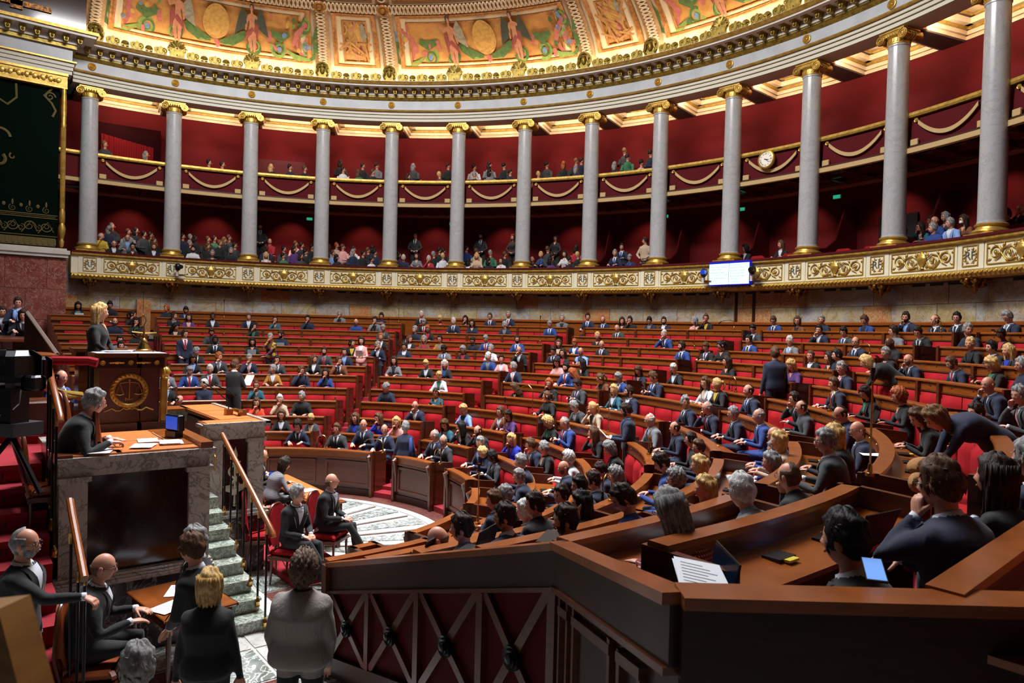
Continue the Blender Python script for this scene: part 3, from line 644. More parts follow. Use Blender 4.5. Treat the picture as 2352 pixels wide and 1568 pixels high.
def guilloche(name, path, half):
    """two interlaced ribbons along a path of (phi, theta)"""
    j = MB()
    n = len(path)
    for s_ in (-1, 1):
        pts = []
        for i in range(n * 5):
            t_ = i / 5; k = min(int(t_), n - 2); f_ = t_ - k
            if k + 1 >= n: break
            a = path[k][0] + (path[k + 1][0] - path[k][0]) * f_; th = path[k][1] + (path[k + 1][1] - path[k][1]) * f_
            w_ = half * sin(t_ * 2.6) * s_
            dx, dt = path[k + 1][0] - path[k][0], path[k + 1][1] - path[k][1]
            if abs(dt) > abs(dx): pts.append(D(a + w_, th, .10))
            else: pts.append(D(a, th + w_ * 3.0, .10))
        j.tube(pts, .028, 5)
    o = S(name, j, M_COFFER, dm, smooth=True); return o
for a in ribs:
    dpatch('dome_rib', a - 1.05, a + 1.05, 5, 29, .07, M_DOMEB, 2, 8); dpatch('dome_rib', a - 1.0, a + 1.0, 31, 55, .07, M_DOMEB, 2, 8)
    guilloche('rib_guilloche', [(a, 6 + i) for i in range(23)], .55); guilloche('rib_guilloche', [(a, 32 + i) for i in range(20)], .5)
    j = MB(); p = D(a, 29.8, .12); q2 = D(a, 29.8, .3); zz = (q2 - p).normalized(); mt_ = zz.to_track_quat('Z', 'Y').to_matrix().to_4x4(); mt_.translation = p
    j.lathe([(0, .12), (.06, .1), (.09, .03), (.16, .06), (.21, .0)], 18, mtx=mt_); S('rib_boss', j, M_DOMEG, dm)
guilloche('band_guilloche', [(-8 + i * .5, 29.8) for i in range(300)], .42)
def panel(a0, a1, t0, t1, big):
    g = empty('painted_panel', (0, 0, 0)); g.parent = dm; w_ = degrees(.16 / 14)
    def fr(nm, o1, o2, off, mt):
        for (x0, x1, y0, y1) in ((a0 + o1 * w_, a1 - o1 * w_, t0 + o1 * 1.0, t0 + o2 * 1.0), (a0 + o1 * w_, a1 - o1 * w_, t1 - o2 * 1.0, t1 - o1 * 1.0), (a0 + o1 * w_, a0 + o2 * w_, t0 + o1, t1 - o1), (a1 - o2 * w_, a1 - o1 * w_, t0 + o1, t1 - o1)):
            dpatch(nm, x0, x1, y0, y1, off, mt, None, 3, .05, g)
    fr('gilt_border', 0, 1.0, .05, M_DOMEG); fr('cream_border', 1.0, 2.2, .03, M_DOMEW); fr('gilt_border', 2.2, 2.6, .04, M_DOMEG)
    dpatch('painting', a0 + 2.6 * w_, a1 - 2.6 * w_, t0 + 2.6, t1 - 2.6, .012, M_PAINT if big else M_RELIEF, None, 6, .05, g)
    return g
PC = {n_: mat('paint_' + n_, c_, .7, noise=(9, c2, .6)) for n_, c_, c2 in (('green', '#4d6a2a', '#2f4a20'), ('leaf', '#7e9440', '#5a7430'), ('pink', '#b8665c', '#a04a44'), ('skin', '#c0805c', '#a86a48'), ('hair', '#3a241a', '#2a1810'), ('wing', '#9a927c', '#6e6858'), ('darkwing', '#3a4030', '#2a2e24'), ('ochre', '#c69a48', '#a87430'), ('blue', '#6c86a0', '#4a6480'), ('cloth', '#94443a', '#7a302a'), ('gold', '#c08848', '#9a6428'))}
class Painter:
    """flat painting: coloured shapes laid 1-3 mm proud of the panel, local coordinates in metres about (phi0, th0)"""
    def __init__(s, g, a, th): s.g = g; s.a = a; s.th = th; s.j = {}; s.lay = 0
    def pt(s, x, z, off): return D(s.a + degrees(x / 14.2), s.th + degrees(z / 3.6) * .93, off)
    def poly(s, c, pts): s.lay += 1; s.j.setdefault(c, MB()).add([s.pt(x, z, .016 + s.lay * .0012) for x, z in pts], [tuple(range(len(pts)))])
    def disc(s, c, x, z, rx, rz=None, n=18, rot=0): rz = rz or rx; s.poly(c, [(x + rx * cos(2 * pi * i / n) * cos(rot) - rz * sin(2 * pi * i / n) * sin(rot), z + rx * cos(2 * pi * i / n) * sin(rot) + rz * sin(2 * pi * i / n) * cos(rot)) for i in range(n)])
    def strip(s, c, pts, w_):
        s.lay += 1; n = len(pts); L_ = []; R_ = []
        for i, (x, z) in enumerate(pts):
            dx = pts[min(i + 1, n - 1)][0] - pts[max(i - 1, 0)][0]; dz = pts[min(i + 1, n - 1)][1] - pts[max(i - 1, 0)][1]; l = sqrt(dx * dx + dz * dz) or 1; ww = w_[i] if isinstance(w_, (list, tuple)) else w_
            L_.append((x - dz / l * ww, z + dx / l * ww)); R_.append((x + dz / l * ww, z - dx / l * ww))
        vs = [s.pt(x, z, .016 + s.lay * .0012) for x, z in L_ + R_]; s.j.setdefault(c, MB()).add(vs, [(i, i + 1, n + i + 1, n + i) for i in range(n - 1)])
    def scroll(s, c, x, z, r, d, a0, w_=.045, turns=1.3, flip=1):
        pts = []; ws = []
        for i in range(22): t_ = i / 21; a = a0 + d * turns * 2 * pi * t_; rr = r * (1 - .75 * t_); pts.append((x + rr * cos(a), z + rr * sin(a))); ws.append(w_ * (1 - .6 * t_))
        s.strip(c, pts, ws)
    def figure(s, x, z, h, fl, dark):
        W = 'darkwing' if dark else 'wing'
        for sd in ((1, -1) if dark else (fl, fl)): s.poly(W, [(x + sd * .08 * h, z + .72 * h), (x + sd * .26 * h, z + .92 * h), (x + sd * .36 * h, z + .75 * h), (x + sd * .46 * h, z + .38 * h), (x + sd * .3 * h, z + .46 * h), (x + sd * .12 * h, z + .56 * h)])
        s.poly('cloth', [(x - fl * .2 * h, z + .68 * h), (x - fl * .04 * h, z + .6 * h), (x + fl * .16 * h, z + .42 * h), (x + fl * .2 * h, z + .25 * h), (x - fl * .05 * h, z + .4 * h), (x - fl * .16 * h, z + .3 * h)])
        s.strip('skin', [(x - .02 * h, z + .5 * h), (x - .05 * h, z + .28 * h), (x + .0 * h, z + .02 * h)], [.06 * h, .05 * h, .025 * h]); s.strip('skin', [(x + .05 * h, z + .5 * h), (x + .07 * h, z + .27 * h), (x + .07 * h, z + .0 * h)], [.06 * h, .05 * h, .025 * h])
        s.poly('skin', [(x - .09 * h, z + .5 * h), (x + .1 * h, z + .5 * h), (x + .07 * h, z + .62 * h), (x + .1 * h, z + .79 * h), (x + .03 * h, z + .82 * h), (x - .09 * h, z + .8 * h), (x - .06 * h, z + .62 * h)])
        s.strip('skin', [(x - fl * .08 * h, z + .77 * h), (x - fl * .2 * h, z + .72 * h), (x - fl * .3 * h, z + .84 * h)], [.035 * h, .03 * h, .02 * h]); s.strip('skin', [(x + fl * .08 * h, z + .77 * h), (x + fl * .15 * h, z + .62 * h), (x + fl * .16 * h, z + .48 * h)], [.035 * h, .03 * h, .02 * h])
        s.strip('skin', [(x, z + .8 * h), (x, z + .86 * h)], .03 * h); s.disc('hair', x, z + .93 * h, .065 * h, .075 * h); s.disc('skin', x + fl * .01 * h, z + .91 * h, .04 * h, .055 * h)
    def medal(s, x, z, r):
        s.disc('ochre', x, z, r, r, 30); s.disc('gold', x, z, r * .93, r * .93, 30); s.disc('ochre', x, z, r * .86, r * .86, 30)
        s.poly('gold', [(x - .25 * r, z - .6 * r), (x + .25 * r, z - .62 * r), (x + .12 * r, z - .3 * r), (x + .35 * r, z - .2 * r), (x + .32 * r, z + .05 * r), (x + .42 * r, z + .08 * r), (x + .3 * r, z + .3 * r), (x + .1 * r, z + .55 * r), (x - .3 * r, z + .5 * r), (x - .42 * r, z + .2 * r), (x - .3 * r, z - .1 * r), (x - .2 * r, z - .3 * r)])
    def done(s):
        for c, j in s.j.items(): S('painted_' + c, j, PC[c], s.g, smooth=False)
def paint_big(g, ac, wide):
    p = Painter(g, ac, 17.6); q_ = random.Random(int(ac))
    for sd in (-1, 1):
        for (x, z, r, c, c2) in ((3.0, -.18, .42, 'pink', 'blue'), (2.05, -.34, .26, 'leaf', 'blue'), (1.25, -.36, .24, 'green', 'pink'), (2.95, .35, .2, 'green', 'blue')):
            p.scroll(c, sd * x, z, r, sd, q_.random() * 6, .06); p.scroll('leaf' if c != 'leaf' else 'green', sd * x, z, r * .8, -sd, q_.random() * 6, .035); p.disc(c2, sd * x, z, r * .3)
        p.strip('green', [(sd * 3.4, .42), (sd * 3.25, .0), (sd * 3.3, -.4), (sd * 3.0, -.6)], [.03, .1, .1, .03]); p.strip('leaf', [(sd * 3.1, -.55), (sd * 2.6, -.52), (sd * 2.3, -.35)], [.04, .09, .03])
        p.strip('pink', [(sd * 3.0, .4), (sd * 2.65, .1), (sd * 2.5, -.2)], [.04, .09, .05]); p.strip('green', [(sd * 2.4, .1), (sd * 2.1, -.02), (sd * 1.75, .1)], [.06, .13, .06]); p.strip('pink', [(sd * 1.75, .12), (sd * 1.7, -.15)], .06)
        p.strip('green', [(sd * .15, -.35), (sd * .5, -.3), (sd * .85, -.1), (sd * .95, 0)], [.05, .13, .12, .05]); p.strip('leaf', [(sd * .3, -.42), (sd * .6, -.32), (sd * .8, -.2)], [.03, .06, .02])
        for i in range(10): xx = sd * (1.6 + q_.random() * 1.7); zz = -.5 + q_.random() * 1.0; p.disc(q_.choice(['leaf', 'pink', 'green', 'ochre', 'blue', 'pink']), xx, zz, .05 + q_.random() * .06, .04 + q_.random() * .04, 8, q_.random() * 3)
    p.strip('pink', [(0, -.3), (.1, -.5)], .06)
    p.medal(0, .14, .42); p.figure(-1.2, -.55, 1.25, 1, False); p.figure(1.15, -.5, 1.2, -1, True); p.done()
def paint_small(g, ac):
    p = Painter(g, ac, 17.6); p.disc('ochre', 0, .15, .25, .4, 16); p.figure(0, -.5, 1.1, 1, False); q_ = random.Random(5 + int(ac))
    for sd in (-1, 1): p.scroll('gold', sd * .42, -.1, .22, sd, 1, .04); p.scroll('ochre', sd * .4, .35, .18, -sd, 2, .03)
    for i in range(14): p.strip('gold', [(q_.uniform(-.6, .6), q_.uniform(-.5, .3)), (q_.uniform(-.6, .6), q_.uniform(-.5, .5))], .03)
    p.done()
for k, a in enumerate(ribs[:-1]):
    b = ribs[k + 1]; big = b - a > 12
    g = panel(a + 1.5, b - 1.5, 7.7, 27.8, big)
    if k < 6: (paint_big(g, (a + b) / 2, b - a) if big else paint_small(g, (a + b) / 2))
    panel(a + 1.5, b - 1.5, 32.0, 50, False)
g = panel(-11, -1.4, 7.7, 27.8, False)
# upper flat of the ceiling and the glass skylight
m = MB(); m.sweep([(5.6, 15.5), (7.5, 15.5), (7.5, 15.7), (5.6, 15.7)], 0, 360, 72); S('skylight_ring', m, M_DOMEW, dm)
m = MB(); m.lathe([(0.0, 15.62), (5.7, 15.62), (5.7, 15.66), (0, 15.66)], 64, cap=False); sk = S('window_1', m, mat('skylight_glass', '#dfe6ee', .3, emit='#dfe8f6', estr=2.2))
# a plain ceiling over the tribune end
m = MB(); m.box((0, -5.6, 15.9), (34, 11, .2)); S('tribune_ceiling', m, M_DOMEB, dm)
# ---- lamps: the cornice wash and the gallery lamps
for k in range(13):
    for j_ in range(3):
        a = COLPHI[k] + 1.6 + 3.1 * j_
        if a > 126: continue
        light('POINT', 'cornice_lamp', P(14.40, a, 12.40), 18, (1.0, .81, .58), shadow_soft_size=.05)
    p = P(16.1, COLPHI[k] + 4.72, 10.9)
    if k < 13: light('AREA', 'coffer_lamp', P(15.5, COLPHI[k] + 4.72, 11.0), 42, (1.0, .80, .62), shape='RECTANGLE', size=1.7, size_y=.12, target=P(16.6, COLPHI[k] + 4.72, 11.6)).data.spread = radians(170)
    if k < 13: light('SPOT', 'gallery_lamp', P(16.0, COLPHI[k] + 5.4, 7.93), 75, (1.0, .66, .5), spot_size=radians(80), spot_blend=.8, shadow_soft_size=.06, target=P(17.0, COLPHI[k] + 5.0, 6.3))
    if k < 13: light('SPOT', 'gallery_lamp', P(16.0, COLPHI[k] + 3.0, 10.9), 40, (1.0, .62, .48), spot_size=radians(80), spot_blend=.8, shadow_soft_size=.06, target=P(17.0, COLPHI[k] + 3.2, 9.6))

# empty red armchairs seen over the right part of the parapet
for n_, (k, d) in enumerate(((9, 6.0), (10, 5.6), (11, 1.2), (10, 2.6), (9, 2.2), (11, 3.4))):
    t = empty('gallery_chair', (0, 0, 0), 'red gallery chair over the parapet right of the double screen, %s of six' % ORD[n_ + 1], 'chair', 'gallery chairs'); t.matrix_world = frame(15.35, COLPHI[k] + d, 5.0)
    m = MB(); pts = [(-.26, 0, .5), (-.24, 0, .9), (-.15, 0, .98), (.15, 0, .98), (.24, 0, .9), (.26, 0, .5)]; m.prism([(x, z) for x, _, z in pts], .07, Matrix.Translation((0, .2, 0))); ob('backrest', m, M_VELVET, t); m = MB(); m.box((0, 0, .42), (.5, .45, .12), bev=.03); ob('seat', m, M_VELVET, t)
# ================================================================ DESK ROWS
BLK = ['leftmost block', 'second block', 'third block', 'fourth block', 'fifth block', 'sixth block', 'seventh block', 'nearest block']
ROWN = ['top row'] + ['%s row from the top' % ORD[i] for i in range(2, 12)] + ['front row']
def cushion_mesh(w_, h=.46, d=.085):
    m = MB(); nx, nz = 5, 6; vs = []; fs = []
    for i in range(nx + 1):
        for j_ in range(nz + 1):
            x = -1 + 2 * i / nx; z = -1 + 2 * j_ / nz; b = (1 - x ** 6) * (1 - z ** 6); vs.append((x * w_ / 2, -d * (.35 + .65 * b), z * h / 2))
    K = nz + 1
    for i in range(nx):
        for j_ in range(nz): fs.append((i * K + j_, (i + 1) * K + j_, (i + 1) * K + j_ + 1, i * K + j_ + 1))
    m.add(vs, fs)
    # rim
    N0 = len(m.v); rim = [(-w_ / 2, -h / 2), (w_ / 2, -h / 2), (w_ / 2, h / 2), (-w_ / 2, h / 2)]
    a = [m.v[0], m.v[nx * K], m.v[nx * K + nz], m.v[nz]]
    m.add([v for v in a] + [(v[0], 0, v[2]) for v in a], [(0, 4, 5, 1), (1, 5, 6, 2), (2, 6, 7, 3), (3, 7, 4, 0)])
    return m.mesh('seat_back', M_VELVET, 'auto')
def seat_mesh(w_):
    m = MB(); m.box((0, 0, 0), (w_, .40, .11), bev=.03); return m.mesh('seat', M_VELVET, 'auto')
padm = MB(); padm.box((0, 0, 0), (.17, .11, .02)); padm.cur = 1; padm.box((0, .078, .002), (.10, .035, .014)); VOTE = padm.mesh('voting_pad', [M_BLACK, M_YEL])
CUSH = {}
def bench(bi, i, p0, p1, ext=None):
    """desk partition of row i (0 = top) with its writing top behind and the upholstered bench of the next lower row in front"""
    r, z = RR[i], ZR[i]; zl = FL[i + 1] if i < 11 else .02; dark = i == 11
    t = empty('bench_desk', (0, 0, 0), 'curved desk over red bench, %s, %s' % (ROWN[i], BLK[bi]) if not dark else 'panelled wooden front desk by the marble floor, %s' % BLK[bi], 'bench desk' if not dark else 'front desk')
    n = max(3, int((p1 - p0) / 2.2))
    def sw(nm, prof, mt, a=p0, b=p1, nn=n):
        m = MB(); m.sweep(prof, a, b, nn)
        if ext is not None:
            k = len(prof); sg, ln = ext; vs = [Vector((sg * q_, 0, zz)) for q_, zz in prof] + [Vector((sg * q_, -ln, zz)) for q_, zz in prof]
            m.add(vs, [tuple(range(k)), tuple(range(k, 2 * k))[::-1]] + [(j_, (j_ + 1) % k, (j_ + 1) % k + k, j_ + k) for j_ in range(k)])
        return ob(nm, m, mt, t)
    zd = FL[i] if i < 11 else .12
    sw('partition', [(r - .02, zl), (r + .04, zl), (r + .04, z - .04), (r - .02, z - .04)], M_MAHO)
    sw('desk_frieze', [(r - .045, z - .165), (r - .02, z - .165), (r - .02, z - .035), (r - .045, z - .035)], M_OAK)
    sw('top_rail', [(r - .075, z - .035), (r + .06, z - .035), (r + .06, z), (r - .065, z), (r - .075, z - .012)], M_OAK)
    sw('lower_bead', [(r - .06, z - .185), (r - .02, z - .185), (r - .02, z - .16), (r - .06, z - .16)], M_MAHO)
    sw('writing_top', [(r + .04, z - .15), (r + .42, z - .18), (r + .42, z - .21), (r + .04, z - .21)], M_OAK)
    for a, s_ in ((p0, 1), (p1, -1)):
        if ext is not None and abs(a - (0 if ext[0] < 0 else 180)) < .5:
            m = MB(); sg, ln = ext; m.box((sg * (r + .17), -ln + .02, (z + zd) / 2 - .03), (.56, .05, z - zd - .0)); 
        else:
            m = MB(); da = degrees(.055 / r); aa = a + s_ * da / 2
            m.sweep([(r - .10, zl), (r + .04, zl), (r + .04, zd), (r + .42, zd), (r + .42, z - .03), (r + .06, z - .0), (r - .10, z - .0)], a - .0, a + s_ * da, 1)
        ob('end_panel', m, M_MAHO, t)
    if not dark:
        arc = radians(p1 - p0) * (r - .1) - .12; ns = max(1, round(arc / .60)); wd = arc / ns; key = round(wd, 2)
        L_ = wd - .015
        if key not in CUSH: CUSH[key] = (cushion_mesh(key - .015), seat_mesh(key - .02))
        cu, se = CUSH[key]; ph = (p1 - p0 - degrees(.12 / r))
        zc = (zl + .44 + z - .20) / 2; hh = z - .20 - zl - .44
        for k in range(ns):
            a = p0 + degrees(.06 / r) + ph * (k + .5) / ns; f = frame(r - .025, a, zc)
            link('seat_back', cu, t, f @ Matrix.Diagonal((1, 1, hh / .46, 1)))
            if i < 10: link('seat', se, t, frame(r - .29, a, zl + .39))
        if ext is not None:
            sg, ln = ext; q_ = int(ln / .58)
            for k in range(q_):
                y = -(k + .5) * ln / q_; o_ = frame(r - .025, 0 if sg < 0 else 180, zc); o_.translation = Vector((sg * (r - .025), y, zc)); link('seat_back', cu, t, o_ @ Matrix.Diagonal((1, 1, hh / .46, 1)))
        if ns > 6:                                                       # narrow wooden dividers between groups of seats
            for k in (round(ns * .38), round(ns * .62)):
                a = p0 + degrees(.06 / r) + ph * k / ns; m = MB(); da = degrees(.035 / r); m.sweep([(r - .10, zl + .3), (r - .02, zl + .3), (r - .02, z - .04), (r - .10, z - .04)], a - da, a + da, 1); ob('divider', m, M_MAHO, t)
        m = MB()
        for k in range(ns): 
            a = p0 + degrees(.06 / r) + ph * (k + .5) / ns; f = frame(r - .05, a, z - .085)
            m.lathe([(0, .006), (.012, .005), (.014, 0)], 8, mtx=f @ Matrix.Diagonal((1.6, 1, .7, 1)) @ Matrix.Rotation(pi / 2, 4, 'X'))
        o_ = ob('brass_plates', m, M_BRASS, t); o_['kind'] = 'stuff'
        if bi >= 5:
            for k in range(ns): link('voting_pad', VOTE, t, frame(r + .2, p0 + degrees(.06 / r) + ph * (k + .75) / ns, z - .155))
    else:
        # panelled front with consoles
        m = MB(); m.sweep([(r - .05, .0), (r, .0), (r, .16), (r - .05, .16)], p0, p1, n); ob('plinth', m, M_DARKW, t)
        q_ = max(1, round(radians(p1 - p0) * r / 1.1)); 
        for k in range(q_):
            a = p0 + (p1 - p0) * k / q_; b = p0 + (p1 - p0) * (k + 1) / q_; da = degrees(.11 / r); m = MB()
            for (z0, z1) in ((.22, .27), (z - .27, z - .22)): m.sweep([(r - .045, z0), (r - .01, z0), (r - .01, z1), (r - .045, z1)], a + da, b - da, 3)
            for a2 in (a + da, b - da - degrees(.04 / r)): m.sweep([(r - .045, .22), (r - .01, .22), (r - .01, z - .22), (r - .045, z - .22)], a2, a2 + degrees(.04 / r), 1)
            ob('raised_frame', m, M_MAHO, t)
        for a in (p0 + degrees(.07 / r), p1 - degrees(.07 / r)):
            f = frame(r - .02, a, z - .12); m = MB(); m.tube([f @ Vector((0, -.02, .06)), f @ Vector((0, -.09, .02)), f @ Vector((0, -.06, -.08)), f @ Vector((0, -.03, -.3)), f @ Vector((0, -.02, -.6))], [.04, .055, .045, .035, .04], 8); ob('scroll_console', m, M_MAHO, t)
    return t
BE = [-1.0] + AISLES[:] + [180.0]
for bi in range(8):
    for i in range(12):
        r = RR[i]; g = degrees(.27 / r)
        if i == 11 and bi in (0, 1): continue
        if i == 10 and bi == 0: continue
        p0 = BE[bi] + (0 if bi == 0 else g); p1 = BE[bi + 1] - (0 if bi == 7 else g)
        if bi == 0: p0, p1 = 0.0, 5.6
        if bi == 1: p0 = 7.2
        ext = None
        if bi == 0: ext = (-1, 1.15)
        if bi == 7: ext = (1, {5: .58}.get(i, .42)); p1 = {0: 166.5, 1: 169.0, 2: 174.0, 4: 171.0}.get(i, p1); ext = ext if i > 4 else None
        if bi == 7 and i == 11: ext = None; p1 = 176
        if bi == 2 and i == 11: p0 = 27
        bench(bi, i, p0, p1, ext)
# arm flaps of the aisle seats are folded up: red padded ends seen beside the lower aisles
for ai in (1, 2, 3):
    for i in range(5, 10):
        r = RR[i] - .38; g = degrees(.30 / r) + degrees(.12 / r)
        m = MB(); m.box((0, 0, 0), (.12, .42, .42), bev=.03); t = empty('folding_seat', (0, 0, 0), 'red folding seat by the %s aisle from left, %s' % (ORD[ai + 1], ROWN[i + 1]), 'seat', 'folding seats by the aisles')
        ob('cushion', m, M_VELVET, t); t.matrix_world = frame(r, AISLES[ai] - g, FL[i + 1] + .36)
# ---- word on the committee bench
me = font_mesh('COMMISSIONS', .11, .002); me.materials.clear(); me.materials.append(M_BRASS)
j = MB(); tot = max(v.co.x for v in me.vertices)
vs = []
for v in me.vertices:
    a = 47.6 + degrees((v.co.x - 0) / RR[9]) * 1.5; vs.append(P(RR[9] - .05 - v.co.z, a, ZR[9] - .14 + v.co.y * .85))
j.add(vs, [tuple(p.vertices) for p in me.polygons]); bpy.data.meshes.remove(me)
t = ob('bench_lettering', j, M_BRASS, None, smooth=False); tag(t, 'brass letters COMMISSIONS on the bench behind the front desks', 'lettering')
# ---- microphones: brass goosenecks and tall poles on the desks
def mic(r, phi, z, h, bend, label, toward=0):
    t = empty('microphone_stand', (0, 0, 0), label, 'microphone', 'desk microphones'); t.matrix_world = frame(r, phi, z)
    m = MB(); m.lathe([(0, 0), (.035, 0), (.035, .025), (.02, .03), (.016, .09), (.01, .1)], 12); ob('brass_foot', m, M_BRASS, t)
    if bend == 0:
        pts = [(0, 0, .08), (0, 0, h)]; end = Vector((0, 0, h)); dv = Vector((0, 0, 1))
    elif bend == 1:                                                   # swan neck
        R_ = .11; pts = [(0, 0, .08), (0, 0, h - R_)] + [(toward * (R_ - R_ * cos(a)), 0, h - R_ + R_ * sin(a)) for a in [pi * k / 8 for k in range(9)]] + [(toward * 2 * R_, 0, h - R_ - .06)]
        end = Vector(pts[-1]); dv = Vector((0, 0, -1))
    else:
        pts = [(0, 0, .08), (0, 0, h * .75), (toward * .04, 0, h * .9), (toward * .14, 0, h), (toward * .34, 0, h * .93), (toward * .42, 0, h * .85)]; end = Vector(pts[-1]); dv = Vector((toward, 0, -.7)).normalized()
    m = MB(); m.tube(pts, .008, 7); ob('brass_stem', m, M_BRASS, t)
    m = MB(); m.lathe([(0, -.01), (.012, 0), (.014, .05), (.018, .06), (.018, .095), (.0, .1)], 10, mtx=Matrix.Translation(end) @ dv.to_track_quat('Z', 'Y').to_matrix().to_4x4()); ob('microphone_head', m, M_BLACK, t)
mics = [(13.61, 5.8, 3.72, 0.71, 0, 0), (13.61, 15.9, 3.72, 0.55, 0, 0), (11.86, 15.9, 3.19, 0.58, 2, -1), (6.59, 32.4, 1.7, 0.52, 0, 0), (6.59, 38.9, 1.7, 0.75, 0, 0), (13.61, 40.3, 3.72, 0.73, 0, 0), (11.86, 40.4, 3.19, 0.6, 0, 0), (3.97, 46.5, 0.95, 0.28, 1, -1), (6.59, 63.1, 1.7, 0.36, 1, -1), (11.86, 64.8, 3.19, 0.76, 0, 0), (3.97, 65.9, 0.95, 0.28, 2, -1), (6.59, 86.8, 1.7, 0.66, 2, -1), (5.72, 87.6, 1.41, 0.64, 0, 0), (11.86, 89.3, 3.19, 0.61, 0, 0), (13.61, 89.3, 3.72, 0.28, 2, -1), (3.97, 90.7, 0.95, 0.28, 1, -1), (6.59, 110.7, 1.7, 0.73, 0, 0), (9.22, 111.5, 2.45, 0.3, 1, -1), (13.61, 114.0, 3.72, 0.28, 1, -1), (11.86, 114.3, 3.19, 0.28, 2, -1), (6.59, 131.6, 1.7, 0.32, 1, 1), (9.22, 132.1, 2.45, 0.32, 1, 1), (4.84, 160.3, 1.17, 0.64, 0, 0), (6.59, 160.4, 1.7, 0.32, 1, 1), (9.22, 166.0, 2.45, 0.75, 0, 0)]
for k, (r, a, z, h, b, tw) in enumerate(mics):
    mic(r, a, z, h, b, ('tall brass pole microphone' if b == 0 else 'brass swan neck microphone') + ' on a desk top, %s microphone from the left' % ORD[k + 1], tw)
# ================================================================ THE ROSTRUM
V3 = Vector
def bx(m, x0, x1, y0, y1, z0, z1, bev=0): m.box(((x0 + x1) / 2, (y0 + y1) / 2, (z0 + z1) / 2), (x1 - x0, y1 - y0, z1 - z0), bev=bev); return m
def part(name, mt, parent, *boxes, bev=0, **k):
    m = MB()
    for b in boxes: bx(m, *b, bev=bev)
    return ob(name, m, mt, parent, **k)
# --- marble enclosure of the secretaries, side facing us at x = 3.2
en_ = empty('secretaries_enclosure', (3.2, -1.85, 0), 'high marble side desk with dark red stone panel below the president', 'marble desk'); E0 = Matrix.Translation((-3.2, 1.85, 0))
def ep(name, mt, *b, bev=0, **k):
    m = MB()
    for q_ in b: bx(m, *q_, bev=bev)
    return ob(name, m, mt, en_, E0, **k)
ep('marble_core', M_WMARB, (1.5, 3.14, -2.55, -1.16, 0, 2.0)); ep('breccia_plinth', M_PLINTH, (3.0, 3.24, -2.60, -1.10, 0, .80))
ep('white_moulding', M_WMARB, (3.1, 3.29, -2.62, -1.08, .80, .84), (3.1, 3.27, -2.61, -1.09, .845, .87), (3.1, 3.25, -2.60, -1.10, .875, .90))
for a, b in ((-2.56, -2.31), (-1.34, -1.12)):
    ep('pilaster', M_WMARB, (3.12, 3.21, a, b, .90, 1.90)); ep('pilaster_cap', M_WMARB, (3.12, 3.245, a - .03, b + .03, 1.88, 1.93)); 
ep('stone_panel', M_PORPH, (3.10, 3.16, -2.32, -1.33, .90, 1.93))
ep('marble_lintel', M_WMARB, (1.5, 3.20, -2.57, -1.12, 1.93, 2.07)); ep('marble_cornice', M_WMARB, (1.5, 3.26, -2.60, -1.07, 2.07, 2.13))
ep('leather_top', M_LEATH, (1.6, 3.20, -2.05, -1.25, 2.13, 2.15), (3.0, 3.2, -2.55, -2.0, 2.13, 2.15)); ep('wooden_kerb', M_OAK, (1.6, 3.24, -1.23, -1.10, 2.13, 2.20)); ep('wooden_corner', M_MAHO, (3.02, 3.24, -2.60, -2.45, 2.13, 2.16))
m = MB(); bx(m, 1.62, 3.0, -1.45, -1.25, 2.151, 2.158); ob('wooden_border', m, M_OAK, en_, E0)
m = MB(); bx(m, 2.4, 2.415, -2.0, -1.27, 2.151, 2.154); bx(m, 1.9, 3.0, -1.46, -1.45, 2.158, 2.16); ob('tooled_line', m, M_FRINGE, en_, E0)
# --- orator's tribune
tr = empty('orator_tribune', (0, -.25, 0), 'marble speaker tribune with leather top and white torch relief', 'tribune'); T0 = Matrix.Translation((0, .25, 0))
def tp(name, mt, *b, bev=0, **k):
    m = MB()
    for q_ in b: bx(m, *q_, bev=bev)
    return ob(name, m, mt, tr, T0, **k)
tp('breccia_plinth', M_PLINTH, (-1.3, 1.34, -.66, .16, 0, .82)); tp('white_moulding', M_WMARB, (-1.34, 1.40, -.70, .20, .82, .86), (-1.32, 1.37, -.68, .18, .865, .90))
tp('marble_core', M_WMARB, (-1.25, 1.24, -.2, .12, .9, 2.0)); tp('inner_panel', M_MAHO, (-1.2, 1.2, -.34, -.2, .9, 2.02))
for a, b in ((-.64, -.43), (-.08, .14)):
    tp('pilaster', M_WMARB, (1.20, 1.31, a, b, .90, 1.88)); tp('pilaster_cap', M_WMARB, (1.2, 1.34, a - .03, b + .03, 1.86, 1.91))
tp('pilaster', M_WMARB, (-1.31, -1.2, -.64, -.43, .9, 1.88), (-1.31, -1.2, -.08, .14, .9, 1.88))
tp('stone_panel', M_PORPH, (1.22, 1.26, -.45, -.05, .90, 1.92)); tp('marble_lintel', M_WMARB, (1.0, 1.31, -.65, .15, 1.91, 2.07), (-1.31, -1.0, -.65, .15, 1.91, 2.07), (-1.1, 1.1, -.15, .15, 1.91, 2.07))
tp('marble_cornice', M_WMARB, (.95, 1.38, -.70, .21, 2.07, 2.12), (-1.38, -.95, -.70, .21, 2.07, 2.12), (-1.1, 1.1, .08, .21, 2.07, 2.12))
tp('wooden_edge', M_OAK, (.85, 1.33, -.66, -.3, 2.10, 2.135), (-1.33, -.85, -.66, -.3, 2.10, 2.135), (-1.3, 1.3, -.40, .1, 2.09, 2.135))
tp('leather_top', M_LEATH, (.9, 1.30, -.62, .13, 2.136, 2.142), (-.3, .86, -.35, .13, 2.136, 2.142), (-1.3, -.34, -.35, .13, 2.136, 2.142))
tp('marble_rim', M_WMARB, (-1.38, 1.38, .14, .21, 2.12, 2.155), (1.31, 1.38, -.70, .21, 2.12, 2.15))
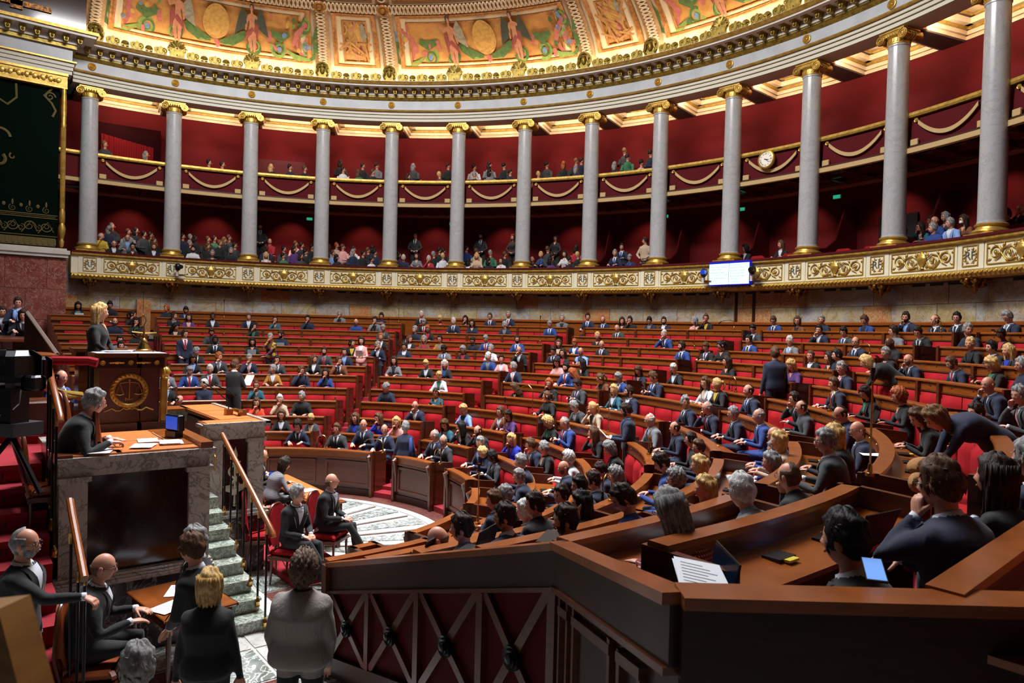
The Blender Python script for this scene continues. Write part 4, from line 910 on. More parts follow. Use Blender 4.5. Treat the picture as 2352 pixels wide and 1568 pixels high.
# torch with twin snakes, white relief
m = MB(); X = 1.275; yc = -.25
m.tube([(X, yc, .98), (X, yc, 1.62)], .016, 8); m.lathe([(.0, .95), (.02, .96), (.012, 1.0), (.022, 1.01)], 10, c=(X, yc, 0)); m.lathe([(.02, 1.55), (.03, 1.6), (.022, 1.62), (.035, 1.68), (.018, 1.75), (0, 1.8)], 10, c=(X, yc, 0))
for s_ in (-1, 1):
    pts = [(X + .008, yc + s_ * (.10 * sin(pi * t / 6)) if True else 0, 1.12 + .09 * t) for t in range(0, 1)]
    pts = []
    for i in range(24):
        t = i / 23; pts.append((X + .01 + .008 * sin(4 * pi * t) * s_, yc + s_ * (.035 + .075 * t) * sin(2 * pi * t * 1.02 + .2), 1.15 + .42 * t))
    pts += [(X + .01, yc + s_ * .07, 1.585), (X + .01, yc + s_ * .04, 1.57)]
    m.tube(pts, [.011 + .005 * sin(pi * i / len(pts)) for i in range(len(pts))], 6)
    m.prism([(0, 0), (s_ * .13, .05), (s_ * .16, .12), (s_ * .06, .13), (0, .10)][::1], .02, Matrix.Translation((X - .006, yc, 1.13)) @ Matrix.Rotation(pi / 2, 4, 'Z'))
bx(m, X - .01, X + .02, yc - .045, yc + .045, 1.12, 1.2)
o_ = ob('torch_relief', m, mat('relief_white', '#cfc8b4', .5), tr, T0); tag(o_, 'white torch and snakes relief')
m = MB(); m.tube([(1.34, -.55, 1.72), (1.37, -.55, 1.70), (1.37, -.55, 1.6), (1.34, -.55, 1.58)], .012, 6); m.ell((1.34, -.55, 1.52), (.02, .02, .03), 8, 6); ob('gilt_bracket', m, M_GOLD, tr, T0)
m = MB()
for y in (-.13, .03): m = MB(); bx(m, -.02, .10, y, y + .09, 2.142, 2.24) if False else bx(m, .30 + (y + .13) * .9, .42 + (y + .13) * .9, y, y + .1, 2.142, 2.23); ob('microphone_base', m, M_OAK, tr, T0)
m = MB(); bx(m, .28, .62, -.01, .05, 2.2, 2.235); ob('brass_plate', m, M_BRASS, tr, T0)
for k, (x, y, x2, y2, z2) in enumerate(((.36, -.08, .0, -.35, 2.62), (.5, .08, .1, -.2, 2.58))):
    m = MB(); m.tube([(x, y, 2.23), (x + .03, y - .02, 2.35), ((x + x2) / 2, (y + y2) / 2, 2.5), (x2, y2, z2)], .008, 6); ob('microphone_stem', m, M_BLKM, tr, T0); m = MB(); m.ell((x2, y2, z2), (.03, .02, .02), 8, 6); ob('microphone_head', m, M_BLACK, tr, T0)
# --- landing and stairs of green marble
st = empty('marble_stairs', (2.4, -.87, 0), 'green veined marble stairs climbing to the speaker tribune', 'stairs'); S0 = Matrix.Translation((-2.4, .87, 0))
for k in range(8):
    x1 = 3.44 - .258 * k; z = .15 * (k + 1); m = MB(); bx(m, 1.3, x1, -1.14, -.60 + .035 * (k == 7) + .02 * (7 - k) * .6, z - .15, z - .025); ob('riser', m, M_GMARB, st, S0)
    m = MB(); bx(m, 1.3, x1 + .02, -1.14, -.58 + .012 * (7 - k), z - .025, z); ob('tread', m, M_GMARB, st, S0)
part('landing', M_GMARB, st, (-1.3, 1.3, -1.16, -.66, 0, 1.2)).matrix_basis = S0
def rail(label, pts, posts, parent=None):
    t = empty('handrail', (0, 0, 0), label, 'handrail'); m = MB(); m.tube(pts, .032, 10); ob('wooden_rail', m, M_OAK, t)
    for (x, y, z0, z1) in posts:
        m = MB(); m.tube([(x, y, z0 + .1), (x, y, z1)], .013, 7); ob('black_baluster', m, M_BLKM, t); m = MB(); m.lathe([(.0, 0), (.03, .01), (.022, .04), (.03, .07), (.015, .1), (.015, .13)], 10, c=(x, y, z0)); m.lathe([(.018, -.09), (.02, -.03), (.018, -.0)], 8, c=(x, y, z1)); ob('brass_foot', m, M_BRASS, t)
    return t
ps = []
for k in range(7):
    x = 1.86 + .27 * k; zt = 2.03 - (x - 1.83) * .48; ps.append((x, -.6 + .04, max(.0, 1.2 - .15 * max(0, (x - 1.5) / .258) - .0) - .0, zt - .02))
rail('polished wooden handrail beside the green marble stairs', [(1.78, -.58, 2.06), (2.2, -.57, 1.85), (3.0, -.55, 1.47), (3.62, -.54, 1.17), (3.64, -.54, 1.13)], ps)
# --- red carpeted stairs and platform of the president
rs = empty('carpeted_stairs', (3.4, -3.1, 0), 'red carpeted stairs rising on the left to the president', 'stairs'); R0 = Matrix.Translation((-3.4, 3.1, 0))
for k in range(10):
    x1 = 4.95 - .30 * k; z = .195 * (k + 1); m = MB(); bx(m, x1 - .36, x1, -3.75, -2.63, 0, z - .03); bx(m, x1 - .36, x1 + .035, -3.75, -2.63, z - .05, z); ob('step', m, M_CARPET, rs, R0)
    if k >= 5:
        m = MB()
        for q_ in range(9): bx(m, x1 - .001, x1 + .004, -3.35 + q_ * .045, -3.33 + q_ * .045, z - .15, z - .08)
        o_ = ob('air_grille', m, M_BLACK, rs, R0); o_['kind'] = 'stuff'
pf = empty('presidents_platform', (0, -2.6, 0), 'red carpeted platform carrying the president desk', 'platform'); F0 = Matrix.Translation((0, 2.6, 0))
part('platform_deck', M_CARPET, pf, (-3.0, 1.96, -3.75, -2.0, 0, 1.95)).matrix_basis = F0; part('platform_front', M_MAHO, pf, (-1.5, 1.5, -2.0, -1.17, 0, 2.05)).matrix_basis = F0
m = MB(); vs = []
for i in range(20): a = 2 * pi * i / 20; vs.append((-.55 + 1.35 * cos(a), -2.55 + .62 * sin(a)))
m.prism([(x, y) for x, y in vs], .10, Matrix.Translation((0, 0, 1.95)) @ Matrix(((1, 0, 0, 0), (0, 0, 1, 0), (0, 1, 0, 0), (0, 0, 0, 1)))); ob('rounded_dais', m, M_CARPET, pf, F0)
# --- president's desk
pd = empty('presidents_desk', (0, -1.58, 2.05), 'mahogany president desk with gilt wreath and scales', 'desk'); D0 = Matrix.Translation((0, 1.58, -2.05))
def dp(name, mt, *b, bev=0, **k):
    m = MB()
    for q_ in b: bx(m, *q_, bev=bev)
    return ob(name, m, mt, pd, D0, **k)
dp('plinth', M_MAHO, (-1.25, 1.25, -1.5, -1.14, 2.05, 2.2), (.70, 1.25, -2.0, -1.45, 2.05, 2.2), (-1.25, -.70, -2.0, -1.45, 2.05, 2.2)); dp('desk_body', M_MAHO, (-1.15, 1.15, -1.46, -1.22, 2.2, 2.98), (.72, 1.15, -1.93, -1.45, 2.2, 2.98), (-1.15, -.72, -1.93, -1.45, 2.2, 2.98)); dp('desk_cornice', M_DARKW, (-1.2, 1.2, -1.5, -1.18, 2.92, 3.06), (.68, 1.2, -1.97, -1.45, 2.92, 3.06), (-1.2, -.68, -1.97, -1.45, 2.92, 3.06)); dp('desk_top', M_MAHO, (-1.25, 1.25, -1.52, -1.13, 3.06, 3.11), (.66, 1.25, -2.0, -1.5, 3.06, 3.11), (-1.25, -.66, -2.0, -1.5, 3.06, 3.11))
dp('white_edge', M_PAPER, (.75, 1.22, -1.97, -1.15, 3.11, 3.116))
m = MB(); y0 = -1.585; x = 1.155
m.lathe([(.165, -.0), (.185, .018), (.205, .02), (.225, .01), (.23, 0)], 32, c=(x, y0, 2.62), mtx=Matrix.Rotation(pi / 2, 4, 'Y'), cap=False)
for k in range(26): a = 2 * pi * k / 26; m.ell((x + .02, y0 + .2 * cos(a), 2.62 + .2 * sin(a)), (.015, .028, .016), 6, 4, Matrix.Rotation(a + .8, 4, 'X'))
m.tube([(x + .01, y0 - .11, 2.72), (x + .01, y0, 2.735), (x + .01, y0 + .11, 2.72)], .005, 5); m.tube([(x + .01, y0, 2.75), (x + .01, y0, 2.5)], .007, 5); m.ell((x + .01, y0, 2.76), (.01, .014, .014), 8, 5)
for s_ in (-1, 1):
    for d in (-.045, .045): m.tube([(x + .01, y0 + s_ * .11, 2.72), (x + .01, y0 + s_ * .11 + d, 2.58)], .0035, 4)
    m.tube([(x + .01, y0 + s_ * .11 - .05, 2.58), (x + .01, y0 + s_ * .11, 2.565), (x + .01, y0 + s_ * .11 + .05, 2.58)], .008, 5)
    spts = [(x + .012, y0 + s_ * (.02 + .045 * k), 2.375 + .02 * sin(k * 1.9)) for k in range(7)]; m.tube(spts, .011, 5); m.tube([(x + .01, y0 + s_ * .01, 2.5), (x + .01, y0 + s_ * .045, 2.53), (x + .01, y0 + s_ * .04, 2.49)], .007, 5)
m.ell((x + .01, y0, 2.39), (.02, .03, .02), 8, 6); ob('gilt_wreath_with_scales', m, M_GOLD, pd, D0)
m = MB()
for y in (-1.90, -1.58, -1.27): m.lathe([(.035, 0), (.03, .012), (.012, .008), (0, .014)], 16, c=(1.2, y, 2.99), mtx=Matrix.Rotation(pi / 2, 4, 'Y'))
for y in (-1.74, -1.43):
    m.tube([(1.203, y - .09, 2.99), (1.206, y, 2.995), (1.203, y + .09, 2.99)], [.006, .014, .006], 6); m.ell((1.205, y, 2.99), (.01, .03, .02), 8, 5)
    for d in (-.07, -.045, .045, .07): m.ell((1.205, y + d, 2.99), (.006, .012, .016), 6, 4)
ob('gilt_appliques', m, M_GOLD, pd, D0)
m = MB()
for s_ in (1, -1):
    bx(m, s_ * 1.17 - .04, s_ * 1.17 + .04, -1.215, -1.13, 2.2, 2.78, bev=.01); m.ell((s_ * 1.17, -1.15, 2.86), (.05, .055, .07), 12, 9); m.ell((s_ * 1.17, -1.10, 2.86), (.012, .02, .014), 6, 5); m.ell((s_ * 1.17, -1.18, 2.84), (.058, .04, .085), 10, 8); m.ell((s_ * 1.17, -1.16, 2.78), (.05, .05, .03), 10, 6)
ob('gilt_herm', m, M_GOLD, pd, D0)
# things on the desk
t = empty('desk_bell', (.62, -1.32, 3.12), 'large brass hand bell on the president desk', 'bell'); m = MB(); m.lathe([(.0, .0), (.10, 0), (.10, .02), (.085, .03), (.06, .1), (.045, .15), (.02, .18), (0, .185)], 20); ob('bell_body', m, M_BRASS, t)
m = MB(); m.tube([(0, 0, .18), (0, 0, .36)], [.02, .008], 8); m.tube([(0, -.15, .27), (0, 0, .255), (0, .16, .26)], .010, 6); m.tube([(0, .0, .36), (-.01, .03, .42), (0, .0, .5)], .006, 6); ob('bell_handle', m, M_BRASS, t); m = MB(); bx(m, -.13, .13, -.13, .13, -.005, .01); ob('bell_base', m, M_OAK, t)
q_ = random.Random(2)
def papers(x, y, z, n, rz, label, wd=.21, ht=.297, col=None, names='paper', lines=True, spread=.02):
    t = empty('paper_stack' if n > 1 else 'paper_sheet', (x, y, z), label, 'papers', rz=rz)
    for k in range(n):
        m = MB(); bx(m, -wd / 2, wd / 2, -ht / 2, ht / 2, 0, .002); o = ob('sheet', m, col if (col and k == n - 1) else M_PAPER, t, Matrix.Translation((q_.uniform(-spread, spread), q_.uniform(-spread, spread), k * .004)) @ Matrix.Rotation(q_.uniform(-.1, .1), 4, 'Z'))
        if k == n - 1 and lines and col is None:
            m = MB()
            for l in range(9): m.add([(-wd * .38, ht * (.38 - l * .085), .0026), (wd * (.1 + .28 * ((l * 7) % 5) / 4), ht * (.38 - l * .085), .0026), (wd * (.1 + .28 * ((l * 7) % 5) / 4), ht * (.38 - l * .085) - .005, .0026), (-wd * .38, ht * (.38 - l * .085) - .005, .0026)], [(3, 2, 1, 0)])
            ob('print_lines', m, M_INK, o, smooth=False)
    return t
papers(.95, -1.7, 3.12, 5, .3, 'stack of papers with coloured folder on the president desk'); papers(.55, -1.38, 3.12, 3, 1.3, 'loose papers on the president desk beside the bell')
t = empty('desk_microphone', (.9, -1.25, 3.12), 'thin black microphone leaning over the president desk', 'microphone'); m = MB(); m.tube([(0, 0, 0), (-.05, -.05, .1), (-.25, -.3, .28), (-.38, -.46, .38)], .006, 6); ob('stem', m, M_BLKM, t); m = MB(); m.ell((-.39, -.47, .39), (.03, .03, .02), 8, 6); ob('head', m, M_BLACK, t)
# president's chair
t = empty('presidents_chair', (.35, -2.35, 2.05), 'mahogany president armchair with gilt curved swan arm', 'chair')
m = MB()
for i in range(9):
    pass
vs = [];  
for i in range(13):
    a = pi * .06 + (pi * .62) * i / 12; vs.append(V3((-.42 * cos(a) * 1.0 - .0, -.28 - .30 * sin(a), 0)))
m = MB(); k = len(vs)
P1 = [v + V3((0, 0, .35)) for v in vs] + [v + V3((0, 0, .98)) for v in vs] + [v * 1.1 + V3((0, 0, .98)) for v in vs] + [v * 1.1 + V3((0, 0, .35)) for v in vs]
fs = []
for i in range(k - 1):
    for a_, b_ in ((0, 1), (1, 2), (2, 3), (3, 0)): fs.append((a_ * k + i, a_ * k + i + 1, b_ * k + i + 1, b_ * k + i))
fs += [(0, k, 2 * k, 3 * k), (k - 1, 2 * k - 1, 3 * k - 1, 4 * k - 1)[::-1]]
m.add(P1, fs); ob('curved_back', m, M_MAHO, t)
part('seat_box', M_MAHO, t, (-.35, .35, -.35, .2, .0, .42), bev=.02)
for s_ in (-1, 1):
    for d in range(4):
        m = MB(); q0 = s_ * (.36 + .03 * d); m.tube([(q0, -.3, .92 + .02 * d), (q0 + s_ * .02, -.22, .99), (q0, -.18, .92), (q0, -.25, .82), (q0, -.12, .6 + .02 * d), (q0, .12, .48), (q0, .4, .42 + .01 * d)], [.02, .03, .025, .03, .035, .03, .015], 7); ob('gilt_arm_rib', m, M_GOLD, t)
# velvet-topped guard rail of the platform
t = empty('guard_rail', (2.4, -2.4, 1.95), 'red velvet topped guard rail on thin black posts', 'rail'); m = MB(); m.tube([(.03, -.24, 1.10), (.06, -.16, 1.13), (.19, .16, 1.13), (.22, .24, 1.11)], .05, 10, flat=1.0); ob('velvet_top', m, M_VELVET, t)
for x, y in ((.06, -.16), (.19, .16)): m = MB(); m.tube([(x, y, 0), (x, y, 1.1)], .012, 7); ob('black_post', m, M_BLKM, t)
rail('upper wooden handrail of the red carpeted stairs', [(2.36, -2.6, 3.05), (2.45, -2.6, 3.04), (3.37, -2.58, 2.58), (3.40, -2.58, 2.53)], [(x, -2.6, 1.95 - .65 * max(0, x - 2.25) - .1, 3.0 - .49 * (x - 2.4)) for x in (2.5, 2.75, 3.0, 3.3)])
rail('lower wooden handrail of the red carpeted stairs', [(4.12, -2.57, 1.90), (4.3, -2.57, 1.80), (5.06, -2.57, 1.46)], [(4.5, -2.6, .3, 1.7), (4.95, -2.6, .0, 1.5), (5.0, -2.56, 0, 1.48)])
part('kerb_strip', M_GOLDP, pf, (1.96, 1.98, -2.64, -2.6, 1.0, 1.95)).matrix_basis = F0
# leather chairs behind the secretaries desk
def lchair(x, y, z, rz, label, red=False, arms=True):
    t = empty('leather_chair' if not red else 'red_chair', (x, y, z), label, 'chair', rz=rz); mt = M_CHLEA if not red else M_VELVET
    m = MB(); m.box((0, 0, .44), (.46, .44, .09), bev=.03); ob('seat', m, mt, t)
    m = MB(); vs = []; n = 12; K = 5
    for i in range(n + 1):
        s_ = -1 + 2 * i / n
        for l in range(K + 1):
            tt = l / K; hh = .42 * sqrt(max(0, 1 - (abs(s_) ** (3 if not red else 2.6)))) if True else 1
            vs.append((s_ * .22, -.2 - .05 * tt + .04 * s_ * s_, .52 + (.12 + hh) * tt))
    N0 = len(vs); vs2 = [(a, b - .05, c) for a, b, c in vs]; k1 = K + 1
    fs = []
    for i in range(n):
        for l in range(K): f = (i * k1 + l, i * k1 + l + 1, (i + 1) * k1 + l + 1, (i + 1) * k1 + l); fs.append(f[::-1]); fs.append(tuple(q + N0 for q in f))
        fs.append((i * k1 + K, i * k1 + K + N0, (i + 1) * k1 + K + N0, (i + 1) * k1 + K)[::-1])
    m.add(vs + vs2, fs); ob('backrest', m, mt, t)
    m = MB(); arc = [(-.23, -.21, .42)] + [(-.23 + .46 * i / 12, -.25 - .01, .64 + .42 * sqrt(max(0, 1 - abs(-1 + 2 * i / 12) ** 3))) for i in range(13)] + [(.23, -.21, .42)]; m.tube(arc, .016, 7); ob('wooden_frame', m, M_MAHO, t)
    m = MB(); m.box((0, 0, .375), (.47, .45, .045)); ob('seat_rail', m, M_MAHO, t)
    for sx in (-1, 1):
        for sy in (-1, 1): m = MB(); m.tube([(sx * .2, sy * .19, .38), (sx * .2, sy * .19, .2), (sx * (.2 + .01), sy * .2, 0)], [.022, .018, .012], 8); ob('leg', m, M_MAHO, t)
    return t
lchair(2.70, -2.58, 1.30, 0, 'brown leather chair holding the grey haired secretary at the marble desk'.replace('grey haired ', '')); lchair(2.1, -2.2, 1.66, .2, 'brown leather chair tucked left of the marble desk'); lchair(2.72, -1.98, 1.60, .1, 'empty brown leather chair at the corner of the marble desk')
# on the secretaries desk
papers(2.95, -1.75, 2.16, 3, 1.2, 'white papers under the hands of the man at the marble desk'.replace('the man', 'the person')); papers(2.55, -1.65, 2.16, 1, 1.5, 'open sheet on the orange leather of the marble desk'); papers(2.85, -1.45, 2.16, 4, 1.35, 'bundle of stapled pages near the front of the marble desk'); papers(3.1, -2.2, 2.16, 2, 1.2, 'two printed sheets on the near corner of the marble desk')
t = empty('desk_monitor', (2.45, -1.33, 2.16), 'small black monitor with blue screen on the marble desk', 'monitor', rz=radians(20)); part('monitor_body', M_BLACK, t, (-.13, .13, -.03, .06, .08, .27), bev=.01); part('monitor_foot', M_BLACK, t, (-.1, .1, -.05, .05, 0, .08)); M_SCRB = mat('screen_blue', '#1a3a8a', .3, emit='#2050c8', estr=.7); part('screen', M_SCRB, t, (-.11, .11, -.036, -.03, .1, .25))
# --- stenographers' table on a low red platform
t = empty('low_platform', (.6, .55, 0), 'low red carpeted platform under the red chairs', 'platform'); part('carpet', M_CARPET, t, (-2.4, 1.75, -.35, .55, 0, .10), bev=.01); part('stone_edge', M_FLR, t, (1.75, 1.80, -.40, .6, 0, .02))
st_ = empty('clerks_table', (-.1, 1.3, 0), 'long clerks table with orange leather top before the tribune', 'table'); part('leather_top', M_LEATH, st_, (-1.3, 1.1, -.22, .22, .75, .765)); part('table_rim', M_OAK, st_, (-1.35, 1.15, -.27, .27, .72, .752), bev=.008); part('apron', M_MAHO, st_, (-1.3, 1.1, -.22, .22, .6, .72))
for x in (-1.25, 1.05):
    for y in (-.18, .18): part('leg', M_MAHO, st_, (x - .03, x + .03, y - .03, y + .03, .0, .6))
papers(.1, 1.3, .77, 2, .2, 'papers in front of the person in striped jacket'); papers(.6, 1.32, .77, 1, -.2, 'single sheet at the near end of the clerks table')
t = empty('desk_monitor', (.95, 1.42, .77), 'black monitor seen from behind on the clerks table', 'monitor', rz=radians(150)); part('monitor_body', M_BLACK, t, (-.15, .15, -.02, .02, .08, .3), bev=.008); part('monitor_foot', M_BLACK, t, (-.08, .08, -.05, .05, 0, .09))
t = empty('laptop', (-.7, 1.15, .77), 'laptop with blue screen before the bald person at the clerks table'.replace('bald ', ''), 'laptop', rz=radians(-160)); part('base', M_BLACK, t, (-.16, .16, -.11, .11, 0, .015)); m = MB(); m.box((0, 0, 0), (.32, .22, .01)); o = ob('lid', m, M_BLACK, t, Matrix.Translation((0, .14, .11)) @ Matrix.Rotation(radians(-70), 4, 'X')); m = MB(); m.box((0, 0, .006), (.29, .19, .002)); ob('screen', m, M_SCRB, o)
CH_A = lchair(1.42, .12, .10, radians(-25), 'empty red upholstered chair at the foot of the marble stairs', True)
lchair(2.05, .30, .0, radians(-52), 'red upholstered chair under the first seated usher', True); lchair(1.62, 1.02, .0, radians(-52), 'red upholstered chair under the second seated usher', True)
lchair(-.15, .78, .10, 0, 'brown leather chair under the person in striped jacket'); lchair(-.95, .75, .10, 0, 'brown leather chair at the far end of the clerks table'); lchair(-1.35, .8, .10, 0, 'dark leather chair beyond the clerks at the table')
# --- small ushers' table, lower left
ut = empty('ushers_table', (4.0, -1.55, 0), 'small polished wooden table with papers beside the marble plinth', 'table', rz=radians(8)); part('table_top', M_OAK, ut, (-.62, .42, -.36, .36, .72, .75), bev=.008); part('apron', M_MAHO, ut, (-.57, .37, -.31, .31, .62, .72))
for x in (-.55, .35):
    for y in (-.29, .29): m = MB(); m.tube([(x, y, .62), (x, y, .3), (x, y, 0)], [.03, .022, .015], 8); ob('leg', m, M_MAHO, ut)
papers(3.72, -1.55, .755, 1, 1.2, 'folded white sheet at the far side of the ushers table', .2, .34); papers(4.12, -1.72, .76, 1, .4, 'printed seating sheet under the hands of the seated usher', .24, .33)
lchair(4.40, -2.38, 0, radians(-25), 'brown leather chair under the usher with gold emblem')
# --- left background: press desks, folded board, television camera
t = empty('side_desk', (-6.0, -2.4, 0), 'dark wooden side desk before the red marble wall', 'desk'); part('desk_top', M_MAHO, t, (-4, 1.2, -.5, .3, 3.1, 3.15)); part('desk_front', M_DARKW, t, (-4, 1.0, -.1, .2, 0, 3.1)); m = MB(); m.tube([(.2, .22, 3.0), (1.0, .22, 2.5)], .05, 4); ob('brace', m, M_OAK, t)
t = empty('folded_board', (-3.4, -2.1, 1.9), 'dark board with light edge leaning left of the president', 'board'); m = MB(); m.add([V3(p) for p in [(-.75, -.2, 1.75), (-.62, -.2, 1.75), (.88, .12, 1.05), (.88, .12, .9), (-.75, -.2, .9)]] + [V3(p) + V3((.03, -.08, 0)) for p in [(-.75, -.2, 1.75), (-.62, -.2, 1.75), (.88, .12, 1.05), (.88, .12, .9), (-.75, -.2, .9)]], [(0, 1, 2, 3, 4), (9, 8, 7, 6, 5), (0, 5, 6, 1), (1, 6, 7, 2), (2, 7, 8, 3), (3, 8, 9, 4), (4, 9, 5, 0)]); ob('board_panel', m, M_DARKW, t); m = MB(); m.tube([(-.62, -.24, 1.76), (.88, .08, 1.06)], .03, 4); ob('light_edge', m, mat('grey_edge', '#7a6c64', .5), t)
t = empty('lower_side_desk', (-2.8, -2.6, 0), 'dark wooden desk with shelf left of the presidents chair', 'desk'); part('desk_body', M_DARKW, t, (-1.6, 1.2, -.8, .3, 1.9, 2.9)); part('desk_top', M_MAHO, t, (-1.7, 1.3, -.85, .45, 2.9, 2.95))
part('ledge', M_OAK, t, (-.2, 1.3, .2, .5, 2.92, 2.98))
tv = empty('television_camera', (3.65, -2.98, 1.45), 'large black television camera at the left edge', 'camera', rz=radians(35)); part('camera_body', M_BLACK, tv, (-.26, .16, -.16, .20, 1.44, 1.78), bev=.05); part('lens_hood', M_BLACK, tv, (-.22, .1, .2, .34, 1.5, 1.72), bev=.03); part('control_box', mat('dark_grey_box', '#34343a', .5), tv, (-.2, .14, -.1, .2, 1.0, 1.12)); part('viewfinder', M_BLACK, tv, (.14, .3, -.05, .1, 1.42, 1.56), bev=.02)
part('camera_mount', M_BLACK, tv, (-.1, .08, -.08, .1, 1.12, 1.44)); m = MB(); m.tube([(.1, .0, 1.42), (.14, -.05, 1.3), (.02, -.06, 1.2), (-.15, -.1, 1.18)], .008, 6); ob('cable', m, M_STEEL, tv)
for a in (0, 2.1, 4.2): m = MB(); m.tube([(0, 0, 1.0), (.35 * cos(a), .35 * sin(a), .5)], .025, 7); ob('tripod_leg', m, M_BLKM, tv)
part('green_light', mat('led_green', '#1a8a3a', .5, emit='#30e060', estr=1.5), tv, (.0, .03, -.166, -.16, 1.66, 1.69))
me = font_mesh('FHR-35', .055, .001); me.materials.clear(); me.materials.append(M_STEEL); me.transform(Matrix.Translation((-.06, -.165, 1.52)) @ Matrix.Rotation(pi / 2, 4, 'X')); link('lettering', me, tv)
# ---- red marble pavilion wall with the tapestry (side wall at the far end)
wp = empty('wall_left', (0, 0, 0), kind='structure')
part('marble_core', M_REDM, wp, (-14.6, -14.22, -7, -.68, 0, 5.45))
for ci in range(4):
    for k in range(4):
        y1 = -.66 - 1.05 * k - (.5 if ci % 2 else 0); y0 = y1 - 1.04; 
        if k == 0 and ci % 2: part('marble_slab', M_REDM, wp, (-14.24, -14.19, -1.15, -.66, 1.7 + ci * .93, 2.62 + ci * .93))
        part('marble_slab', M_REDM, wp, (-14.24, -14.19 - .002 * ((ci + k) % 2), y0, y1, 1.7 + ci * .93, 2.62 + ci * .93))
part('ledge_moulding', M_WHITE, wp, (-14.6, -14.10, -7, -.62, 5.46, 5.56), (-14.6, -14.05, -7, -.58, 5.56, 5.68), (-14.6, -14.12, -7, -.66, 5.68, 5.74))
tp_ = empty('wall_tapestry', (-14.2, -1.6, 5.75), 'tall dark green tapestry with gold ornaments in a gilt frame', 'tapestry'); A0 = Matrix.Translation((14.2, 1.6, -5.75))
def ap(nm, mt, *b, bev=0):
    m = MB()
    for q in b: bx(m, *q, bev=bev)
    return ob(nm, m, mt, tp_, A0)
ap('green_cloth', M_GREENT, (-14.6, -14.25, -7, -.9, 5.75, 10.9)); ap('gilt_border_top', M_GOLDP, (-14.3, -14.08, -7, -.72, 10.62, 10.98)); ap('gilt_fillet', M_GOLD, (-14.3, -14.04, -7, -.70, 10.96, 11.03), (-14.3, -14.06, -7, -.72, 10.58, 10.62))
m = MB(); m.lathe([(.0, 5.76), (.05, 5.8), (.07, 5.95), (.05, 6.0), (.05, 6.05), (.09, 6.2), (.1, 6.35), (.06, 6.5), (.08, 6.55), (.08, 6.85), (.055, 6.95), (.06, 9.4), (.075, 9.5), (.06, 9.55), (.08, 10.0), (.06, 10.6)], 14, c=(-14.12, -.80, 0))
for k in range(10): a = 2 * pi * k / 10; m.tube([(-14.12 + .058 * cos(a), -.80 + .058 * sin(a), 6.95), (-14.12 + .06 * cos(a), -.80 + .06 * sin(a), 9.4)], .011, 5)
ob('gilt_colonnette', m, M_GOLD, tp_, A0)
m = MB()
for k in range(30):
    y = -.95 - .2 * k; m.ell((-14.07, y, 10.8), (.04, .07, .09), 7, 5, Matrix.Rotation(.4 * (k % 3 - 1), 4, 'X')); m.ell((-14.06, y - .1, 10.78 + .06 * (k % 2)), (.035, .045, .05), 6, 4)
lo = ob('carved_garland', m, M_GOLD, tp_, A0); lo['kind'] = 'stuff'
def goldscroll():
    m = MB()
    def sc(y, z, r, d, a0, rad=.02, turns=1.5):
        pts = []
        for i in range(24): t = i / 23; a = a0 + d * turns * 2 * pi * t; rr = r * (1 - .85 * t); pts.append((-14.235, y + rr * cos(a), z + rr * sin(a)))
        m.tube(pts, [rad * (1 - .5 * i / 24) for i in range(24)], 5)
    for k in range(4):
        y = -1.2 - .42 * k
        sc(y, 6.35, .16, 1 if k % 2 else -1, 0); sc(y - .2, 6.3, .1, -1, 1.5, .014); sc(y, 6.85, .1, 1, 2, .014); m.ell((-14.23, y, 7.02), (.015, .03, .09), 6, 5); m.ell((-14.23, y - .21, 6.95), (.015, .05, .06), 6, 5)
        m.tube([(-14.235, y + .2, 6.2), (-14.235, y + .05, 6.5), (-14.235, y - .2, 6.15)], .016, 5)
    for z in (6.08, 6.62, 6.72): m.box((-14.24, -2.6, z), (.02, 3.4, .025))
    for k in range(44): m.ell((-14.235, -.98 - .045 * k, 6.67), (.01, .03, .012), 6, 4, Matrix.Rotation(.6, 4, 'X'))
    sc(-2.42, 8.9, .3, 1, 0, .05, .9); sc(-2.4, 8.2, .2, -1, 1, .05, .8); sc(-2.05, 8.35, .1, 1, 2, .03, .8); m.tube([(-14.235, -2.45, 10.0), (-14.235, -2.2, 9.85), (-14.235, -1.98, 10.1), (-14.235, -2.0, 10.5)], .035, 6); m.tube([(-14.235, -1.1, 10.55), (-14.235, -1.3, 10.3), (-14.235, -1.1, 10.1), (-14.235, -1.0, 9.9), (-14.235, -1.08, 9.7)], .035, 6); sc(-1.15, 10.3, .14, 1, 0, .03)
    return m
o_ = ob('gold_scrollwork', goldscroll(), M_TAPG, tp_, A0); o_['kind'] = 'stuff'; m = MB(); bx(m, -14.26, -14.18, -7, -.95, 5.78, 6.02)
for k in range(40): bx(m, -14.19, -14.165, -1.0 - k * .15, -.94 - k * .15, 5.82, 5.98)
ob('gold_fringe', m, M_TAPG, tp_, A0)
en2 = empty('trim_3', (0, 0, 0), kind='structure')
part('architrave', M_ARCH, en2, (-14.6, -14.1, -7, -.60, 11.04, 11.16), (-14.6, -14.06, -7, -.58, 11.16, 11.27), (-14.6, -14.02, -7, -.56, 11.27, 11.38)); part('gilt_fillet', M_GOLD, en2, (-14.6, -13.95, -7, -.5, 11.38, 11.42)); part('frieze', M_FRIEZE, en2, (-14.6, -14.06, -7, -.60, 11.42, 11.86)); part('gilt_moulding', M_BRONZE, en2, (-14.6, -13.96, -7, -.5, 11.80, 11.92)); part('bed', M_WHITE, en2, (-14.6, -13.9, -7, -.44, 11.92, 12.1))
for k in range(16): link('modillion', MOD, en2, Matrix.Translation((-13.75, -.45 - .36 * k, 11.93)) @ Matrix.Rotation(pi / 2, 4, 'Z'))
